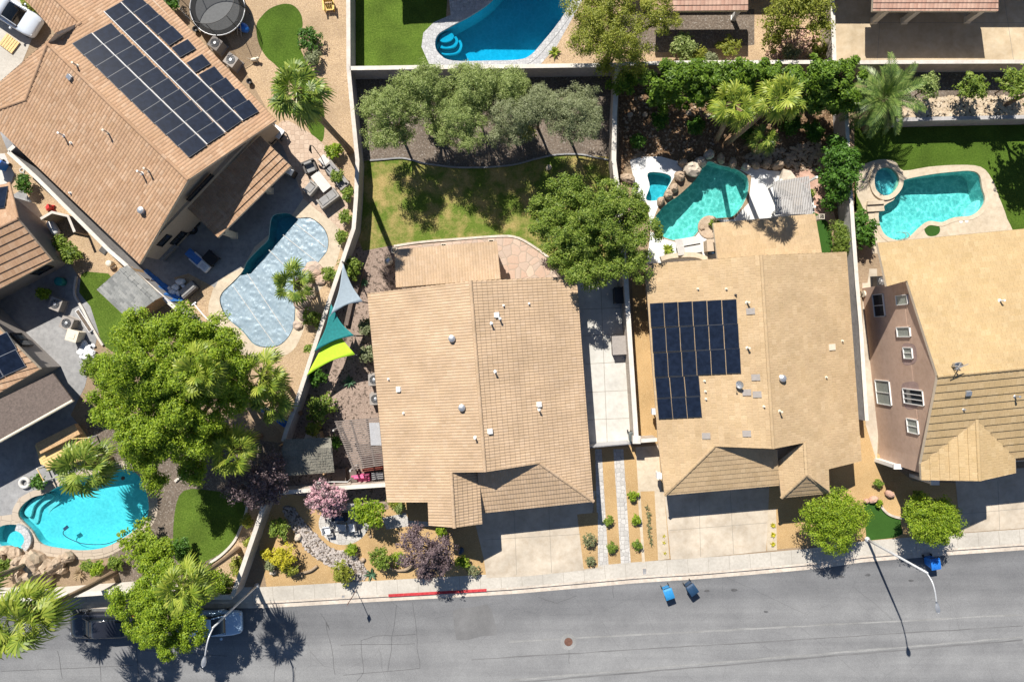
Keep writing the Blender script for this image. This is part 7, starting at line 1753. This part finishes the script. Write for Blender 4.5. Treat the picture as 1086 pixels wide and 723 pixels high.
for (x0,y0,x1,y1,l) in ((385,285,376,318,'timber edging board beside the grey sail'),(374,318,368,345,'timber edging board in the shade of the teal sail')):
    m = MB(); m.prism(line_poly([P(x0,y0).xy, P(x1,y1).xy], .3), 0, .35); single(m, 'planter_board', M['wood_dark'], P(x0,y0), l, 'board')
m = MB(); b = P(414,278); m.lathe(b, [(.24,0),(.24,.5),(.30,.55),(.30,.75),(.1,.9)], 16); single(m, 'kettle_grill', M['metal'], b, 'round grey kettle grill left of the middle patio roof', 'grill', smooth=True)

# ------------------------------------------------------------------ SEATING CIRCLE
bb = sofa(361.5,547,R(0),1.05,'blue garden bench under the pink blossom','metal_dark',1,.55,.03,'blue_dark','bench','garden_bench',None)
table(363,557.5,R(-2),.75,.5,.42,'wooden table in the middle of the seating circle','wood','canvas', name='coffee_table', z=.03)
def cubechair(px, py, rot, label):
    t = thing('garden_chair', P(px, py).xy.to_3d()+Vector((0,0,.03)), label, 'chair', 'white chairs of the seating circle', rot, local=True)
    m = MB(); m.box((0,0,.40), (.5,.48,.06)); m.build('seat', M['foam_white'], t, bevel=.015); m = MB(); m.box((0,.26,.66), (.5,.05,.5)); m.build('backrest', M['foam_white'], t, bevel=.015)
    for a in (-1,1):
        for b_ in (-1,1): m = MB(); m.box((a*.22,b_*.2,.2), (.05,.05,.4)); m.build('leg', M['foam_white'], t)
        m = MB(); m.box((a*.26,0,.58), (.05,.5,.05)); m.build('arm', M['foam_white'], t)
cubechair(348.5,560,R(100),'white chair left of the wooden table in the seating circle'); cubechair(375,557,R(-80),'white chair right of the wooden table in the seating circle')
table(352,566,R(5),.4,.3,.35,'tiny footstool in front of the left white chair','metal_dark','cushion', name='footstool', z=.03, cat='stool'); table(380,563,R(5),.4,.3,.35,'tiny footstool by the right white chair','metal_dark','cushion', name='footstool', z=.03, cat='stool')
m = MB(); m.rock(P(489,583)+Vector((0,0,.22)), (.3,.22,.24), random.Random(2), 10, 7, .12); single(m, 'boulder', M['blue_dark'], P(489,583), 'dark rounded stone at the edge of the wing shadow', 'boulder')

# ------------------------------------------------------------------ LOT B: pergola, loungers
pb = thing('pergola', P(840,208), 'white and grey slatted pergola above the patio roof of the solar house', 'pergola')
zc_ = 2.6; c4 = [P(820,193,zc_), P(857,187,zc_), P(861,227,zc_), P(823,228,zc_)]
m = MB()
for k in range(22):
    s = k/21; p, q_ = c4[0].lerp(c4[1], s), c4[3].lerp(c4[2], s); m.prism(line_poly([p.xy, q_.xy], .065), zc_, zc_+.09)
m.build('slats', M['slat_grey'], pb)
for s in (.04,.5,.96):
    m = MB(); p, q_ = c4[0].lerp(c4[3], s), c4[1].lerp(c4[2], s); m.prism(line_poly([p.xy, q_.xy], .12), zc_-.2, zc_-.003); m.build('beam', M['slat_grey'], pb)
for x, y in ((812,199),(848,196),(846,226),(816,226)): m = MB(); p = P(x+3, y); m.box(p+Vector((0,0,1.2)), (.15,.15,2.4)); m.build('post', M['white'], pb)
m = MB(); q = W([(828,181),(836,183),(846,196),(849,222),(842,226),(838,208),(824,200)]); m.prism(q, 0, .5); single(m, 'garden_counter', M['boulder_pale'], P(838,205), 'curved stone counter under the slatted pergola', 'counter')
def lounge(px, py, rot, label):
    t = thing('sun_lounger', P(px, py).xy.to_3d()+Vector((0,0,.012)), label, 'lounger', 'loungers on the white deck', rot, local=True)
    m = MB(); m.box((-.2,0,.3), (1.3,.68,.07)); m.build('seat', M['canvas'], t, bevel=.02); m = MB(); m.box((.72,0,.45), (.7,.68,.07), M=Matrix.Rotation(R(-28),3,'Y')); m.build('backrest', M['canvas'], t, bevel=.02)
    for x in (-.7,.6):
        for y in (-.28,.28): m = MB(); m.box((x,y,.13), (.06,.06,.27)); m.build('leg', M['metal'], t)
lounge(729,257.5,R(10)+math.pi,'pale sun lounger on the white deck, upper of the pair'); lounge(731,265,R(10)+math.pi,'pale sun lounger on the white deck, lower of the pair')
m = MB(); m.box(P(750,262)+Vector((0,0,.5)), (.55,.8,1.0), R(3)); m.box(P(750,262)+Vector((0,0,1.02)), (.62,.88,.06), R(3)); single(m, 'barbecue_island', M['stucco_sand'], P(750,262), 'tan stucco barbecue island left of the patio roof', 'barbecue')
m = MB(); b = P(753,266); m.box(b+Vector((0,0,.45)), (.3,.6,.9), R(3)); m.box(b+Vector((.02,0,.92)), (.32,.62,.06), R(3)); single(m, 'pool_pump', M['blue_dark'], b, 'dark cabinet tucked against the patio roof of the solar house', 'cabinet')
# low seat wall by the lounge
m = MB(); q = catline([P(*k).xy for k in [(700,275),(712,272),(735,271),(752,277)]], 4); m.prism(line_poly(q, .35), 0, .4); struct(m.build('deck_step', M['concrete_tan']))
# planter box on the side slab
pbx = thing('storage_box', P(655,366), 'wooden lidded storage box on the pale side slab under the big tree', 'storage box', None, R(3), local=True)
m = MB(); m.box((0,0,.35), (.95,1.3,.7)); m.build('body', M['wood_dark'], pbx, bevel=.01)
m = MB(); m.box((0,0,.74), (1.02,1.38,.08)); m.build('lid', M['stucco_grey'], pbx, bevel=.01); m = MB(); m.box((-.5,0,.62), (.05,.2,.06)); m.build('handle', M['metal'], pbx)
m = MB(); m.box(P(656,314)+Vector((0,0,.5)), (.85,1.1,1.0), R(3)); m.box(P(656,314)+Vector((0,0,1.03)), (.95,1.2,.06), R(3)); single(m, 'garden_cabinet', M['metal_dark'], P(656,314), 'dark cabinet on the side slab in the shade of the big tree', 'cabinet')
for x, y, l in ((688,434,'small white utility box on the wall of the solar house'),(693,500,'meter cluster on the wall of the solar house near the driveway')):
    m = MB(); m.box(P(x, y)+Vector((.1,0,1.3)), (.3,.4,.5)); m.box(P(x, y)+Vector((.2,.05,.6)), (.07,.07,1.2)); m.box(P(x, y)+Vector((.1,0,1.57)), (.34,.44,.05)); single(m, 'meter_cabinet', M['foam_white'], P(x, y), l, 'utility box')
# lot C bits
m = MB()
for dx in (0, 3.4): m.tube(catline([P(954+dx,254)+Vector((0,0,0)), P(954+dx,254)+Vector((0,0,.75)), P(953.5+dx,250)+Vector((0,0,.85)), P(953+dx,247)+Vector((0,0,.3)), P(953+dx,246)+Vector((0,0,-.3))], 4), .025, 6)
single(m, 'pool_ladder', M['metal'], P(956,254), 'curved metal handrails at the shallow end of the aqua pool', 'pool rail')
for x, y, l in ((1019,235,'left round skimmer lid on the tan deck'),(1025,234.5,'right round skimmer lid on the tan deck'),(928,240,'small round drain lid on the tan deck near the spa')):
    m = MB(); m.lathe(P(x, y)+Vector((0,0,.01)), [(.13,0),(.13,.012),(.10,.016),(.02,.017)], 18); single(m, 'skimmer_lid', M['foam_white'], P(x, y), l, 'pool lid', 'lids on the tan deck')
m = MB(); m.prism(W([(918,218),(936,217),(937,224),(919,225)]), 0, .16); m.prism(W([(919,214),(935,213),(936,217),(918,218)]), 0, .30); struct(m.build('spa_steps', M['concrete_tan']))
cl_ = thing('garden_reel', P(916,312), 'pale hose reel in the narrow yard beside the pink wall', 'hose reel'); b = P(916,312)
m = MB(); m.tube([b+Vector((-.2,0,.3)), b+Vector((.2,0,.3))], .24, 14); m.build('drum', M['cream'], cl_); m = MB()
for x in (-.24,.24): m.tube([b+Vector((x,-.2,0)), b+Vector((x,0,.32)), b+Vector((x,.2,0))], .02, 6)
m.build('stand', M['metal_dark'], cl_)
m = MB(); m.rock(P(744,242)+Vector((0,0,.12)), (.2,.2,.15), random.Random(7), 8, 6, .15); single(m, 'boulder', M['boulder'], P(744,242), 'small stone at the rim of the round planter by the lagoon', 'boulder')

# ------------------------------------------------------------------ LIGHT AND CAMERA
w = bpy.data.worlds.new('World'); scene.world = w; w.use_nodes = True
nt = w.node_tree; bg = nt.nodes['Background']; sk = nt.nodes.new('ShaderNodeTexSky'); sk.sky_type = 'NISHITA'; sk.sun_disc = False
sk.sun_elevation = SUN_EL; sk.sun_rotation = math.atan2(SUN.x, SUN.y) % (2*math.pi); sk.air_density = .75; sk.dust_density = .2; sk.ozone_density = 2.0
nt.links.new(sk.outputs[0], bg.inputs[0]); bg.inputs[1].default_value = .068
sd = bpy.data.lights.new('Sun', 'SUN'); sd.energy = 5.0; sd.angle = R(.5); sd.color = (1.0, .945, .86)
so_ = bpy.data.objects.new('Sun', sd); COL.objects.link(so_); so_.rotation_euler = SUN.to_track_quat('Z', 'Y').to_euler(); so_.location = SUN*80
cd = bpy.data.cameras.new('Camera'); cam = bpy.data.objects.new('Camera', cd); COL.objects.link(cam)
cam.location = (0, 0, H); cam.rotation_euler = (0, 0, 0); cd.sensor_width = 36; cd.sensor_fit = 'HORIZONTAL'; cd.lens = 36*(H/S if False else 1/S*H)/1086
cd.clip_start = .5; cd.clip_end = 3000
scene.camera = cam
vs_ = scene.view_settings; vs_.view_transform = 'Standard'; vs_.look = 'None'; vs_.gamma = 1; vs_.exposure = 0.55; vs_.use_curve_mapping = False
scene.render.engine = 'CYCLES'; scene.render.resolution_x = 1024; scene.render.resolution_y = 681
scene.cycles.transparent_max_bounces = 12; scene.cycles.diffuse_bounces = 2
